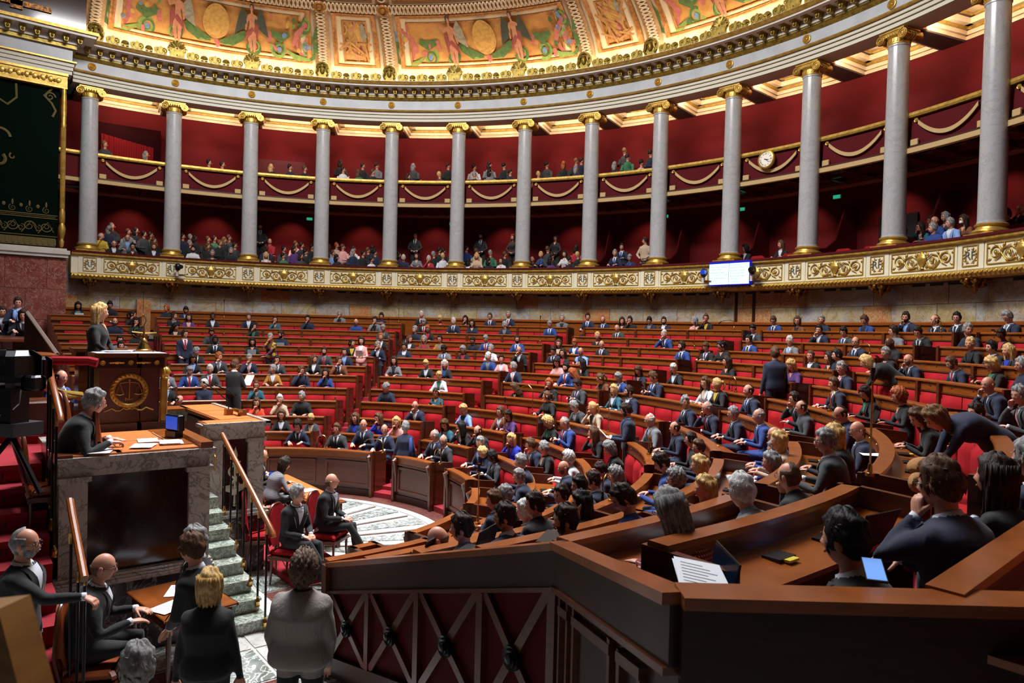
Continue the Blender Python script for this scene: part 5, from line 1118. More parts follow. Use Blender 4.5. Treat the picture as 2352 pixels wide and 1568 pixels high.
part('corona', M_WHITE, en2, (-14.6, -13.5, -7, -.05, 12.1, 12.2)); part('gilt_cyma', M_GOLDP, en2, (-14.6, -13.44, -7, 0.0, 12.18, 12.27)); part('attic', M_PORPH, en2, (-14.6, -13.7, -7, -.3, 12.27, 14.5)); part('attic_gilt', M_GILTD, en2, (-13.72, -13.64, -4, -1.2, 12.6, 12.75), (-13.72, -13.64, -2.2, -1.9, 12.5, 13.6))
# ================================================================ FOREGROUND: the end wall of the nearest block
fw = empty('end_partition', (8.4, -.5, 0), 'dark wooden end partition with red panels and crossed bars', 'partition'); Z0 = Matrix.Translation((-8.4, .5, 0))
A_, B_, C_, D_, D2_ = V3((5.12, -.5, 1.24)), V3((8.38, -.5, 2.24)), V3((9.97, -1.37, 2.59)), V3((10.78, -.35, 2.59)), V3((11.9, 1.0, 2.59))
def slab(m, a, b, z0a, z1a, z0b, z1b, d0, d1):
    """vertical board from a to b between heights, from offset d0 to d1 towards the viewer side"""
    dr = (b - a); dr.z = 0; dr.normalize(); n = V3((dr.y, -dr.x, 0)); vs = []
    for (p, z0, z1) in ((a, z0a, z1a), (b, z0b, z1b)):
        for (d, z) in ((d0, z0), (d1, z0), (d1, z1), (d0, z1)): vs.append(V3((p.x, p.y, z)) + n * d)
    m.add(vs, [(3, 2, 1, 0), (4, 5, 6, 7), (0, 1, 5, 4), (1, 2, 6, 5), (2, 3, 7, 6), (3, 0, 4, 7)])
def fp(nm, mt, *a, **k):
    m = MB()
    for q in a: slab(m, *q)
    return ob(nm, m, mt, fw, Z0, **k)
fp('red_panel', M_CURT, (A_, B_, .2, A_.z - .05, .3, B_.z - .05, -.04, 0)); fp('wood_panel', M_DARKW, (B_, C_, 0, B_.z - .05, 0, C_.z - .05, -.04, 0), (C_, D_, 0, C_.z - .05, 0, D_.z - .05, -.04, 0), (D_, D2_, 0, D_.z - .05, 0, D_.z - .05, -.04, 0))
fp('top_rail', M_OAK, (A_, B_, A_.z - .045, A_.z, B_.z - .045, B_.z, -.06, .07), (B_, C_, B_.z - .045, B_.z, C_.z - .045, C_.z, -.06, .07), (C_, D_, C_.z - .045, C_.z, D_.z - .045, D_.z, -.10, .06), (D_, D2_, D_.z - .045, D_.z, D_.z - .045, D_.z, -.10, .06))
fp('frieze_board', M_DARKW, (A_, B_, A_.z - .27, A_.z - .045, B_.z - .27, B_.z - .045, 0, .04), (B_, C_, B_.z - .27, B_.z - .045, C_.z - .27, C_.z - .045, 0, .04), (C_, D_, C_.z - .3, C_.z - .045, D_.z - .3, D_.z - .045, 0, .04), (D_, D2_, D_.z - .3, D_.z - .045, D_.z - .3, D_.z - .045, 0, .04))
fp('frieze_bead', M_MAHO, (A_, B_, A_.z - .30, A_.z - .27, B_.z - .30, B_.z - .27, 0, .06), (B_, C_, B_.z - .30, B_.z - .27, C_.z - .30, C_.z - .27, 0, .06))
fp('base_board', M_DARKW, (A_, B_, 0, .34, .0, 1.05, 0, .05)); fp('stone_plinth', M_PLINTH, (A_, B_, 0, .16, 0, .75, .0, .14))
xs = [5.15, 5.95, 6.78, 7.62, 8.36]
def zb(x): return .34 + (x - 5.12) / 3.26 * .71
def ztp(x): return A_.z - .30 + (x - 5.12) / 3.26 * 1.0
for k in range(5):
    m = MB(); x = xs[k]; bx(m, x - .035, x + .035, -.55, -.5, zb(x), ztp(x)); ob('post', m, M_MAHO, fw, Z0)
for k in range(4):
    a, b = xs[k] + .04, xs[k + 1] - .04
    for (x0, z0, x1, z1) in ((a, zb(a), b, ztp(b)), (a, ztp(a), b, zb(b))):
        m = MB(); d = V3((x1 - x0, 0, z1 - z0)); n = V3((-d.z, 0, d.x)).normalized() * .032; vs = [V3((x0, y, z0)) + s_ * n for y in (-.54, -.5) for s_ in (-1, 1)] + [V3((x1, y, z1)) + s_ * n for y in (-.54, -.5) for s_ in (-1, 1)]
        m.add(vs, [(0, 1, 3, 2), (4, 6, 7, 5), (0, 4, 5, 1), (1, 5, 7, 3), (3, 7, 6, 2), (2, 6, 4, 0)]); ob('crossed_bar', m, M_MAHO, fw, Z0)
    cx = (a + b) / 2; cz = (zb(cx) + ztp(cx)) / 2; m = MB(); m.lathe([(.0, .05), (.03, .045), (.035, .03), (.055, .035), (.06, .02), (.08, .025), (.085, 0)], 20, mtx=Matrix.Translation((cx, -.54, cz)) @ Matrix.Rotation(pi / 2, 4, 'X')); ob('medallion', m, M_BLKM, fw, Z0)
m = MB(); bx(m, 5.06, 5.16, -.58, -.4, 0, 1.22); ob('corner_post', m, M_MAHO, fw, Z0)
# panels on the slanting stretch
dr = (C_ - B_); dr.z = 0; L1 = dr.length; dr.normalize(); nn = V3((dr.y, -dr.x, 0))
for (s0, s1) in ((.1, .32), (.42, 1.1), (1.2, 1.5)):
    m = MB()
    for (q0, q1, z0, z1) in ((s0, s1, .6, .64), (s0, s0 + .04, .6, 2.0 + s0 * .1), (s1 - .04, s1, .6, 2.0 + s1 * .1)):
        p, r_ = B_ + dr * q0, B_ + dr * q1; slab(m, p, r_, z0, z1, z0, z1, 0, .03)
    p, r_ = B_ + dr * s0, B_ + dr * s1; zt = B_.z - .42; slab(m, p, r_, zt + s0 * .2, zt + .05 + s0 * .2, zt + s1 * .2, zt + .05 + s1 * .2, 0, .035); ob('panel_moulding', m, M_MAHO, fw, Z0)
nd = empty('near_desk', (10.2, .4, 0), 'straight desk partition behind the person in foreground black jacket, right', 'desk'); Y0 = Matrix.Translation((-10.2, -.4, 0))
a5, b5 = V3((10.52, -.56, 2.65)), V3((10.46, 1.3, 2.70))
def n5(nm, mt, *a):
    m = MB()
    for q in a: slab(m, *q)
    return ob(nm, m, mt, nd, Y0)
n5('partition', M_MAHO, (a5, b5, 1.7, 2.56, 1.7, 2.65, -.03, .03)); n5('top_rail', M_OAK, (a5, b5, 2.56, 2.60, 2.65, 2.69, -.06, .07)); n5('writing_top', M_OAK, (a5, b5, 2.38, 2.41, 2.46, 2.49, -.42, -.03) if False else (a5, b5, 2.38, 2.41, 2.46, 2.49, .03, .40))
# blurred wooden door edge right beside the photographer
t = empty('door_leaf', (10.02, -3.43, 0), 'blurred wooden board at the lower left corner', 'board'); m = MB(); m.add([V3(p) for p in [(-.06, -.12, 0), (.1, .17, 0), (.1, .17, 2.78), (.0, .12, 3.0), (-.06, -.12, 3.0), (-.02, -.2, 0), (.18, .12, 0), (.18, .12, 2.78), (.05, .07, 3.0), (-.02, -.2, 3.0)]], [(0, 1, 2, 3, 4), (9, 8, 7, 6, 5), (0, 5, 6, 1), (1, 6, 7, 2), (2, 7, 8, 3), (3, 8, 9, 4), (4, 9, 5, 0)]); ob('board_face', m, mat('blur_wood', '#9a6a2c', .5, wood=('#7c5220', (1, 1, 6))), t)
# laptops on the near desks
def laptop(pos, rz, label, tilt=105, scr=None, w_=.33, txt=True):
    t = empty('laptop', pos, label, 'laptop', rz=rz); part('base', M_BLACK if scr else M_STEEL, t, (-w_ / 2, w_ / 2, -.11, .11, 0, .014)); m = MB(); bx(m, -w_ / 2 + .02, w_ / 2 - .02, -.04, .09, .0142, .016); ob('keyboard', m, M_BLACK, t)
    m = MB(); bx(m, -w_ / 2, w_ / 2, -.005, .003, 0, .225); lid = ob('lid', m, M_BLACK, t, Matrix.Translation((0, .11, .012)) @ Matrix.Rotation(radians(90 - tilt), 4, 'X'))
    m = MB(); bx(m, -w_ / 2 + .008, w_ / 2 - .008, -.0065, -.005, .012, .217); ob('screen', m, scr or mat('dark_screen', '#0c1a2c', .15), lid)
    if txt:
        m = MB()
        for l in range(8): bx(m, -w_ * .3, -w_ * .3 + w_ * (.3 + .25 * ((l * 5) % 3) / 2), -.0075, -.0065, .17 - l * .017, .174 - l * .017)
        ob('text_lines', m, mat('screen_ink', '#2a4a8a', .5), lid)
    return t
M_SCRL = mat('screen_light', '#5f8fd8', .3, emit='#78a8f0', estr=.55)
# ================================================================ PEOPLE
SKIN = {'f': mat('skin_fair', '#c98f76', .5, noise=(9, '#bf8068', .5)), 'd': mat('skin_dark', '#5a3526', .45), 't': mat('skin_tan', '#b07a5c', .5, noise=(9, '#a56e52', .5))}
M_LIP = mat('lips', '#a05a50', .5); M_EYEW = mat('eye_white', '#cfc8c0', .3); M_IRIS = mat('iris', '#1c120c', .2); M_SHOE = mat('black_shoe', '#0c0a0a', .3); M_SHIRT = mat('white_shirt', '#c9ccd6', .7)
HC = {k: mat('hair_' + k, c, .6, spec=.25, noise=(30, c2, .9), bump=(45, .5, (1, 1, .12))) for k, c, c2 in (('k', '#100c0b', '#221a16'), ('d', '#22150e', '#38241a'), ('n', '#4a3020', '#5e4028'), ('t', '#6a4c30', '#7c5c3a'), ('l', '#5a4638', '#6e5848'), ('y', '#b08a50', '#d4b47c'), ('g', '#6e6c6c', '#9a9896'), ('w', '#a8a6a2', '#cac8c4'), ('r', '#8a4420', '#a85c30'))}
CL = dict(k='#0f0f12', n='#141c36', b='#1c3a7c', B='#1a2cb0', g='#6c6e72', G='#34363a', c='#2a2c30', w='#c8cad0', p='#d49a96', P='#4c2a66', r='#a01c2c', t='#1a5464', m='#a06a20', e='#b8a088', o='#6e3c1c', L='#7c9cd0', v='#2c6a48', y='#c0a030', O='#d8401c', M='#b02058')
CN = dict(k='black', n='navy', b='blue', B='royal blue', g='grey', G='dark grey', c='charcoal', w='white', p='pink', P='purple', r='red', t='teal', m='mustard', e='beige', o='brown', L='light blue', v='green', y='yellow', O='orange red', M='bright pink')
CLM = {}
def cloth(c):
    if c not in CLM: CLM[c] = mat('cloth_' + CN.get(c, c).replace(' ', '_'), CL[c], .85, sheen=.08, bump=(26, .12), noise=(5, CL[c], 0))
    return CLM[c]
def superring(c, ax, ay, rx, ry, n=20, e=2.5):
    out = []
    for i in range(n):
        a = 2 * pi * i / n; ca, sa = cos(a), sin(a); out.append(c + ax * (rx * (abs(ca) ** (2 / e)) * (1 if ca >= 0 else -1)) + ay * (ry * (abs(sa) ** (2 / e)) * (1 if sa >= 0 else -1)))
    return out
TORSO = {'m': [(0, .175, .125), (.12, .18, .13), (.32, .165, .122), (.55, .18, .13), (.75, .20, .13), (.85, .20, .118), (.92, .165, .095), (.97, .115, .078), (1.0, .075, .068), (1.03, .06, .06)],
         'w': [(0, .175, .125), (.12, .18, .13), (.34, .14, .105), (.55, .155, .125), (.68, .168, .14), (.83, .172, .105), (.91, .14, .085), (.965, .095, .07), (1.0, .06, .058), (1.03, .05, .052)]}
def interp(tab, t):
    for k in range(len(tab) - 1):
        a, b = tab[k], tab[k + 1]
        if t <= b[0]: f = (t - a[0]) / (b[0] - a[0]); return a[1] + (b[1] - a[1]) * f, a[2] + (b[2] - a[2]) * f
    return tab[-1][1:]
class Fig:
    """posed figure skeleton; local frame: +y is where the body faces, origin on the floor under the hips"""
    def __init__(s, sex, pose, stand=False, lean=None, bulk=1.0):
        s.sex, s.pose, s.stand, s.bulk = sex, pose, stand, bulk
        s.h = .97 if stand else .54; s.hip = Vector((0, 0, s.h))
        ln = lean if lean is not None else {'write': 20, 'down': 14, 'chin': 17, 'phone': 8, 'cross': 8, 'desk': 12, 'tablet': 12, 'back': -12}.get(pose, 2 if stand else 10)
        s.lean = radians(ln); s.L = .52 if sex == 'm' else .49
        if stand: s.L += .02
    def sp(s, t):
        a = s.lean * (.65 + .5 * t); return s.hip + Vector((0, sin(a), cos(a))) * s.L * t
    def spf(s, t):
        d = (s.sp(t + .02) - s.sp(t - .02)).normalized(); ax = Vector((1, 0, 0)); return ax, d.cross(ax), d   # right, forward, up
    def surf(s, t, ang, off=0):
        rx, ry = interp(TORSO[s.sex], t); rx *= s.bulk; ry *= s.bulk; ax, ay, d = s.spf(t); e = 2.5; ca, sa = sin(ang), cos(ang)
        v = ax * (rx * (abs(ca) ** (2 / e)) * (1 if ca >= 0 else -1)) + ay * (ry * (abs(sa) ** (2 / e)) * (1 if sa >= 0 else -1))
        return s.sp(t) + v + v.normalized() * off
    def head(s, yaw, pitch):
        ax, ay, d = s.spf(1.0); nb = s.sp(1.0); c = nb + d * .06 + Vector((0, .014, .086)); 
        if pitch: c += Vector((0, .035 * sin(radians(pitch)) / .5, -.02 * (1 - cos(radians(pitch)))))
        return Matrix.Translation(c) @ Matrix.Rotation(radians(yaw), 4, 'Z') @ Matrix.Rotation(-radians(pitch), 4, 'X')
def ik(S_, W_, a, b, pole):
    d = W_ - S_; L_ = min(d.length, (a + b) * .995); dn = d.normalized(); x = (a * a - b * b + L_ * L_) / (2 * L_); h = sqrt(max(a * a - x * x, 0)); p = pole - dn * pole.dot(dn); p.normalize(); return S_ + dn * x + p * h, S_ + dn * L_
def voxel(mb, vs, sm=4, dec=None, adapt=0):
    me = mb.mesh('tmp', []); o = bpy.data.objects.new('tmp', me); COL.objects.link(o)
    md = o.modifiers.new('r', 'REMESH'); md.mode = 'VOXEL'; md.voxel_size = vs
    if sm: sm_ = o.modifiers.new('s', 'SMOOTH'); sm_.factor = .5; sm_.iterations = sm
    if dec: de = o.modifiers.new('d', 'DECIMATE'); de.ratio = dec
    dg = bpy.context.evaluated_depsgraph_get(); dg.update(); me2 = bpy.data.meshes.new_from_object(o.evaluated_get(dg))
    bpy.data.objects.remove(o); bpy.data.meshes.remove(me); v = [tuple(x.co) for x in me2.vertices]; f = [tuple(p.vertices) for p in me2.polygons]; bpy.data.meshes.remove(me2); return v, f
HANDS = {}
def hand(kind, side):
    """hand with palm, four fingers and thumb; wrist at origin, fingers along +y, palm facing -z; side -1 left, 1 right"""
    key = (kind, side)
    if key in HANDS: return HANDS[key]
    m = MB(); curl = {'flat': .12, 'rest': .45, 'grip': 1.0, 'fist': 1.3}[kind]
    m.tube([(0, -.04, 0), (0, .0, 0), (0, .03, 0), (0, .07, -.002), (0, .092, -.004)], [.026, .027, .036, .042, .036], 12, flat=.42)
    for k, (x, ln) in enumerate(((-.031, .070), (-.011, .080), (.010, .075), (.030, .058))):
        x *= -side; p = Vector((x, .084 - abs(x) * .15, -.003)); pts = [p - Vector((0, .02, 0)), p]; a = -.05 - curl * .35
        for j_ in range(3): p = p + Vector((x * .10, cos(a), sin(a))) * ln * (.42, .32, .26)[j_]; pts.append(p.copy()); a -= curl * .75
        m.tube(pts, [.009, .0095, .0088, .008, .0066], 8)
    p = Vector((-side * -.03, .02, -.004)) if False else Vector((side * -.028, .022, -.004)); d = Vector((side * -.62, .70, -.35)).normalized()
    m.tube([p - d * .01, p + d * .03, p + d * .055 + Vector((side * .004, .006, -.004 - .01 * curl)), p + d * .078 + Vector((side * .012, .012, -.012 - .012 * curl))], [.015, .0125, .0105, .008], 8)
    HANDS[key] = voxel(m, .0048, 2, .28); return HANDS[key]
def limb(m, a, b, c, r, n=10):
    pts = [a, a.lerp(b, .5), b, b.lerp(c, .5), c]; m.tube(pts, r, n)
BODY = {}
def head_geo():
    NX, NZ = 30, 24; vs = []; fs = []
    for j_ in range(NZ + 1):
        lat = pi * j_ / NZ
        for i in range(NX):
            a = 2 * pi * i / NX; d = Vector((sin(lat) * sin(a), sin(lat) * cos(a), cos(lat))); x, y, z = d.x * .074, d.y * .096, d.z * .118
            zn = d.z
            if zn < 0:
                x *= 1 - .30 * (-zn) ** 1.6
                if y < 0: y *= 1 - .5 * (-zn)
                else: y *= 1 - .10 * (-zn)
            if y > 0:
                front = d.y ** 2
                def g(cx, cz, sx, sz): return math.exp(-((abs(x) - cx) / sx) ** 2 - ((z - cz) / sz) ** 2)
                y -= .010 * (zn > -.9) * max(0, min(1, (y - .075) / .02)) 
                y += front * (.026 * math.exp(-(x / .012) ** 2 - ((z + .022) / .017) ** 2) + .014 * math.exp(-(x / .009) ** 2 - ((z - .002) / .022) ** 2) - .011 * g(.031, .010, .014, .012) + .005 * g(.025, .030, .02, .008) + .006 * math.exp(-(x / .022) ** 2 - ((z + .056) / .010) ** 2) - .004 * math.exp(-(x / .024) ** 2 - ((z + .056) / .0025) ** 2) + .008 * math.exp(-(x / .022) ** 2 - ((z + .092) / .016) ** 2) + .003 * g(.045, -.02, .015, .02))
            vs.append((x, y, z))
    for j_ in range(NZ):
        for i in range(NX): i2 = (i + 1) % NX; fs.append((j_ * NX + i, (j_ + 1) * NX + i, (j_ + 1) * NX + i2, j_ * NX + i2))
    return vs, fs
HV, HF = head_geo()
def body_geo(key):
    """clothed body, remeshed into one surface; returns verts, faces, slot per face and the arm data"""
    if key in BODY: return BODY[key]
    sex, pose, stand, lean, bulk, twist = key
    F = Fig(sex, pose, stand, lean, bulk); m = MB(); rings = []; T = TORSO[sex]
    for t in [-.06] + [i / 12 for i in range(13)] + [1.03]:
        rx, ry = interp(T, max(t, 0)); rx *= bulk; ry *= bulk
        if t < 0: rx *= .85; ry *= .85
        ax, ay, d = F.spf(max(t, 0)); rings.append(superring(F.sp(t), ax, ay, rx, ry))
    n = 20; vs = [v for r in rings for v in r]; fs = [(k * n + i, k * n + (i + 1) % n, (k + 1) * n + (i + 1) % n, (k + 1) * n + i) for k in range(len(rings) - 1) for i in range(n)] + [tuple(range(n))[::-1], tuple(range((len(rings) - 1) * n, len(rings) * n))]
    m.add(vs, fs); bones = []
    sw = .168 * (1 if sex == 'm' else .86) * (bulk ** .5); ax, ay, d = F.spf(.88); sh = F.sp(.835); rs = 1.0 if sex == 'm' else .84
    arms = []; H0 = F.head(0, 10).translation
    for side in (-1, 1):
        S_ = sh + ax * side * sw; pole = Vector((side * .6, -.5, -.8)); hd = 'rest'; pd = None
        zt = .76
        if stand:
            W_ = Vector((side * .26, .06, .78)); pole = Vector((side * .2, -1, 0)); pd = Vector((side * .1, .15, -1))
            if pose == 'paper': W_ = sh + Vector((side * .10, .30, -.26)); pole = Vector((side * .5, -.3, -1)); hd = 'grip'; pd = Vector((-side * .6, .9, .2))
            if pose == 'chin' and side == 1: W_ = H0 + Vector((.06, .10, -.15)); pole = Vector((.6, .1, -1)); hd = 'fist'; pd = Vector((-.3, .1, 1))
            if pose == 'chin' and side == -1: W_ = sh + Vector((.12, .2, -.38)); pole = Vector((-.6, -.1, -1)); pd = Vector((1, .2, 0))
            if pose == 'hips': W_ = Vector((side * .19, .06, .92)); pole = Vector((side * .8, -.7, 0)); pd = Vector((-side * .3, .6, -.8))
            if pose == 'clasp': W_ = Vector((side * .10, .22, 1.02)); pole = Vector((side * 1, -.3, -.2)); pd = Vector((-side * 1, .4, 0)); hd = 'grip'
            if pose == 'bend': W_ = sh + Vector((side * .02, .24, -.42)); pole = Vector((side * .6, -.6, 0)); pd = Vector((0, .6, -.6))
            if pose == 'reach': W_ = (sh + Vector((.12, .50, -.14))) if side == 1 else Vector((-.24, .04, .80)); pd = Vector((.2, .9, -.3)) if side == 1 else Vector((0, .1, -1)); hd = 'grip' if side == 1 else 'rest'
            if pose == 'carry': W_ = sh + Vector((side * .16, .26, -.42)); pd = Vector((-side * .3, 1, .1)); hd = 'grip'
        else:
            if pose in ('desk', 'down', 'tablet'): W_ = Vector((side * .15, .40, zt)); pd = Vector((-side * .45, 1, -.08)); hd = 'rest'
            if pose == 'write': W_ = Vector((side * .14 + .02, .40, zt + .02)); pd = Vector((-side * .4, 1, -.1)); hd = 'grip' if side == 1 else 'flat'
            if pose == 'phone': W_ = Vector((side * .075, .33, .86)); pd = Vector((-side * .35, 1, .15)); hd = 'grip'
            if pose in ('chin', 'chinl'):
                k = side if pose == 'chin' else -side
                if k == 1: W_ = H0 + Vector((side * .055, .075, -.165)); pole = Vector((side * .7, .3, -1)); hd = 'fist'; pd = Vector((-side * .25, .12, 1))
                else: W_ = Vector((side * .10, .38, zt)); pd = Vector((-side * .9, .6, 0))
            if pose == 'cross': W_ = sh + Vector((-side * .10, .24, -.30 - .03 * side)); pole = Vector((side * 1, 0, -.8)); pd = Vector((-side * 1, .2, .0)); hd = 'flat'
            if pose == 'lap': W_ = Vector((side * .07, .34, .66)); pd = Vector((-side * .5, 1, -.2)); hd = 'grip'
            if pose == 'clap': W_ = sh + Vector((side * .045, .27, -.10)); pd = Vector((-side * .1, .35, 1)); hd = 'flat'
            if pose == 'back': W_ = Vector((side * .16, .32, .68)); pd = Vector((-side * .5, 1, 0))
        E_, W_ = ik(S_, W_, .285 * (1 if sex == 'm' else .93), .255 * (1 if sex == 'm' else .93), pole)
        limb(m, S_ - ax * side * .03, E_, W_, [.066 * rs * bulk, .060 * rs * bulk, .048 * rs, .044 * rs, .034 * rs]); m.ell(S_ - ax * side * .012, (.064 * rs * bulk, .06 * rs * bulk, .062 * rs * bulk), 10, 7)
        bones.append(('arm', S_, E_)); bones.append(('arm', E_, W_)); arms.append((side, S_, E_, W_, hd, pd or (W_ - E_)))
        # legs
        hp = F.hip + Vector((side * .09, .0, -.02))
        if stand:
            kn = Vector((side * .10, .02, .50)); an = Vector((side * .11, -.02, .08)); 
            if pose == 'reach' and side == 1: kn = Vector((.12, .14, .55)); an = Vector((.14, .18, .10))
            r = [.098, .088, .062, .058, .045]
        else:
            kn = Vector((side * .13, .43, .53)); an = Vector((side * .13, .40, .09)); r = [.095, .085, .063, .058, .045]
            if pose == 'lap' and side == 1: kn = Vector((.06, .45, .56)); an = Vector((-.06, .62, .22))
            if pose == 'lap' and side == -1: kn = Vector((-.13, .43, .52)); an = Vector((-.12, .50, .08))
        r = [x * (1 if sex == 'm' else .9) for x in r]
        limb(m, hp, kn, an, r); bones.append(('leg', hp, kn)); bones.append(('leg', kn, an)); ft = an + Vector((0, .10, -.045)); m.tube([an + Vector((0, -.05, -.04)), an + Vector((0, .02, -.03)), an + Vector((side * .015, .13, -.055)), an + Vector((side * .02, .19, -.065))], [.035, .042, .038, .018], 8, flat=.75); bones.append(('foot', an + Vector((0, -.04, -.05)), an + Vector((0, .17, -.05))))
    v, f = voxel(m, .0165, 3); V_ = np.array(v); C_ = np.array([V_[list(q)].mean(0) for q in f])
    def dist(A, B):
        A = np.array(A); B = np.array(B); ab = B - A; t = np.clip(((C_ - A) @ ab) / (ab @ ab), 0, 1); return np.linalg.norm(C_ - A - t[:, None] * ab, axis=1)
    dl = np.min([dist(a, b) for k, a, b in bones if k == 'leg'], axis=0) - .085; df = np.min([dist(a, b) for k, a, b in bones if k == 'foot'], axis=0) - .03
    dt = dist(F.sp(.08), F.sp(1)) - .15; da = np.min([dist(a, b) for k, a, b in bones if k == 'arm'], axis=0) - .05
    slot = np.where((dl < np.minimum(dt, da)) & (C_[:, 2] < F.h + .03), 2, 1) if not stand else np.where((C_[:, 2] < .86) & (dl < da + .0), 2, 1); slot = np.where((df < dl) & (C_[:, 2] < .115), 3, slot)
    c1 = np.array(F.sp(1.0)); dd = np.array((F.sp(1.0) - F.sp(.9)).normalized()); rel = C_ - c1; hgt = rel @ dd; rad = np.linalg.norm(rel - hgt[:, None] * dd, axis=1)
    slot = np.where((hgt > -.004) & (rad < .074), 5, slot)
    BODY[key] = (v, f, slot.tolist(), arms, F); return BODY[key]
PM = {}
def person_mesh(key, yaw, pitch):
    k2 = (key, yaw, pitch)
    if k2 in PM: return PM[k2]
    v, f, sl, arms, F = body_geo(key); m = MB(); m.add(v, f); m.m = list(sl)
    H_ = F.head(yaw, pitch); nb = F.sp(.97); hc = H_.translation; m.cur = 0; w_ = .052 if key[0] == 'm' else .043
    m.tube([nb, nb.lerp(H_ @ Vector((0, -.018, -.06)), .5), H_ @ Vector((0, -.018, -.06)), H_ @ Vector((0, -.012, -.02))], [w_ * 1.15, w_, w_ * 1.02, w_ * .9], 14)
    m.add([H_ @ Vector(x) for x in HV], HF)
    for s_ in (-1, 1): m.ell((0, 0, 0), (.010, .022, .032), 8, 6, H_ @ Matrix.Translation((s_ * .076, -.010, -.006)) @ Matrix.Rotation(s_ * -.3, 4, 'Z') @ Matrix.Rotation(-.15, 4, 'X'))
    m.cur = 4; m.ell((0, 0, 0), (.022, .006, .0075), 10, 5, H_ @ Matrix.Translation((0, .0895, -.056)))
    for side, S_, E_, W_, hd, pd in arms:
        hv, hf = hand(hd, side); y = pd.normalized(); z = Vector((0, 0, 1)) - y * y.z
        if z.length < .2: z = Vector((0, 1, 0)) - y * y.y
        if hd == 'fist': z = Vector((side * 1, .5, 0)); z = z - y * z.dot(y)
        z.normalize(); x = y.cross(z); M_ = Matrix(((x.x, y.x, z.x, W_.x), (x.y, y.y, z.y, W_.y), (x.z, y.z, z.z, W_.z), (0, 0, 0, 1)))
        m.cur = 0; m.add([M_ @ (Vector(q) * (1.0 if key[0] == 'm' else .92)) for q in hv], hf); d = (W_ - E_).normalized(); m.cur = 5; m.tube([W_ - d * .03, W_ + d * .012], .031 * (1 if key[0] == 'm' else .86), 10)
    me = m.mesh('person', [SKIN['f'], cloth('k'), cloth('k'), M_SHOE, M_LIP, M_SHIRT], True); PM[k2] = (me, H_, F); return PM[k2]
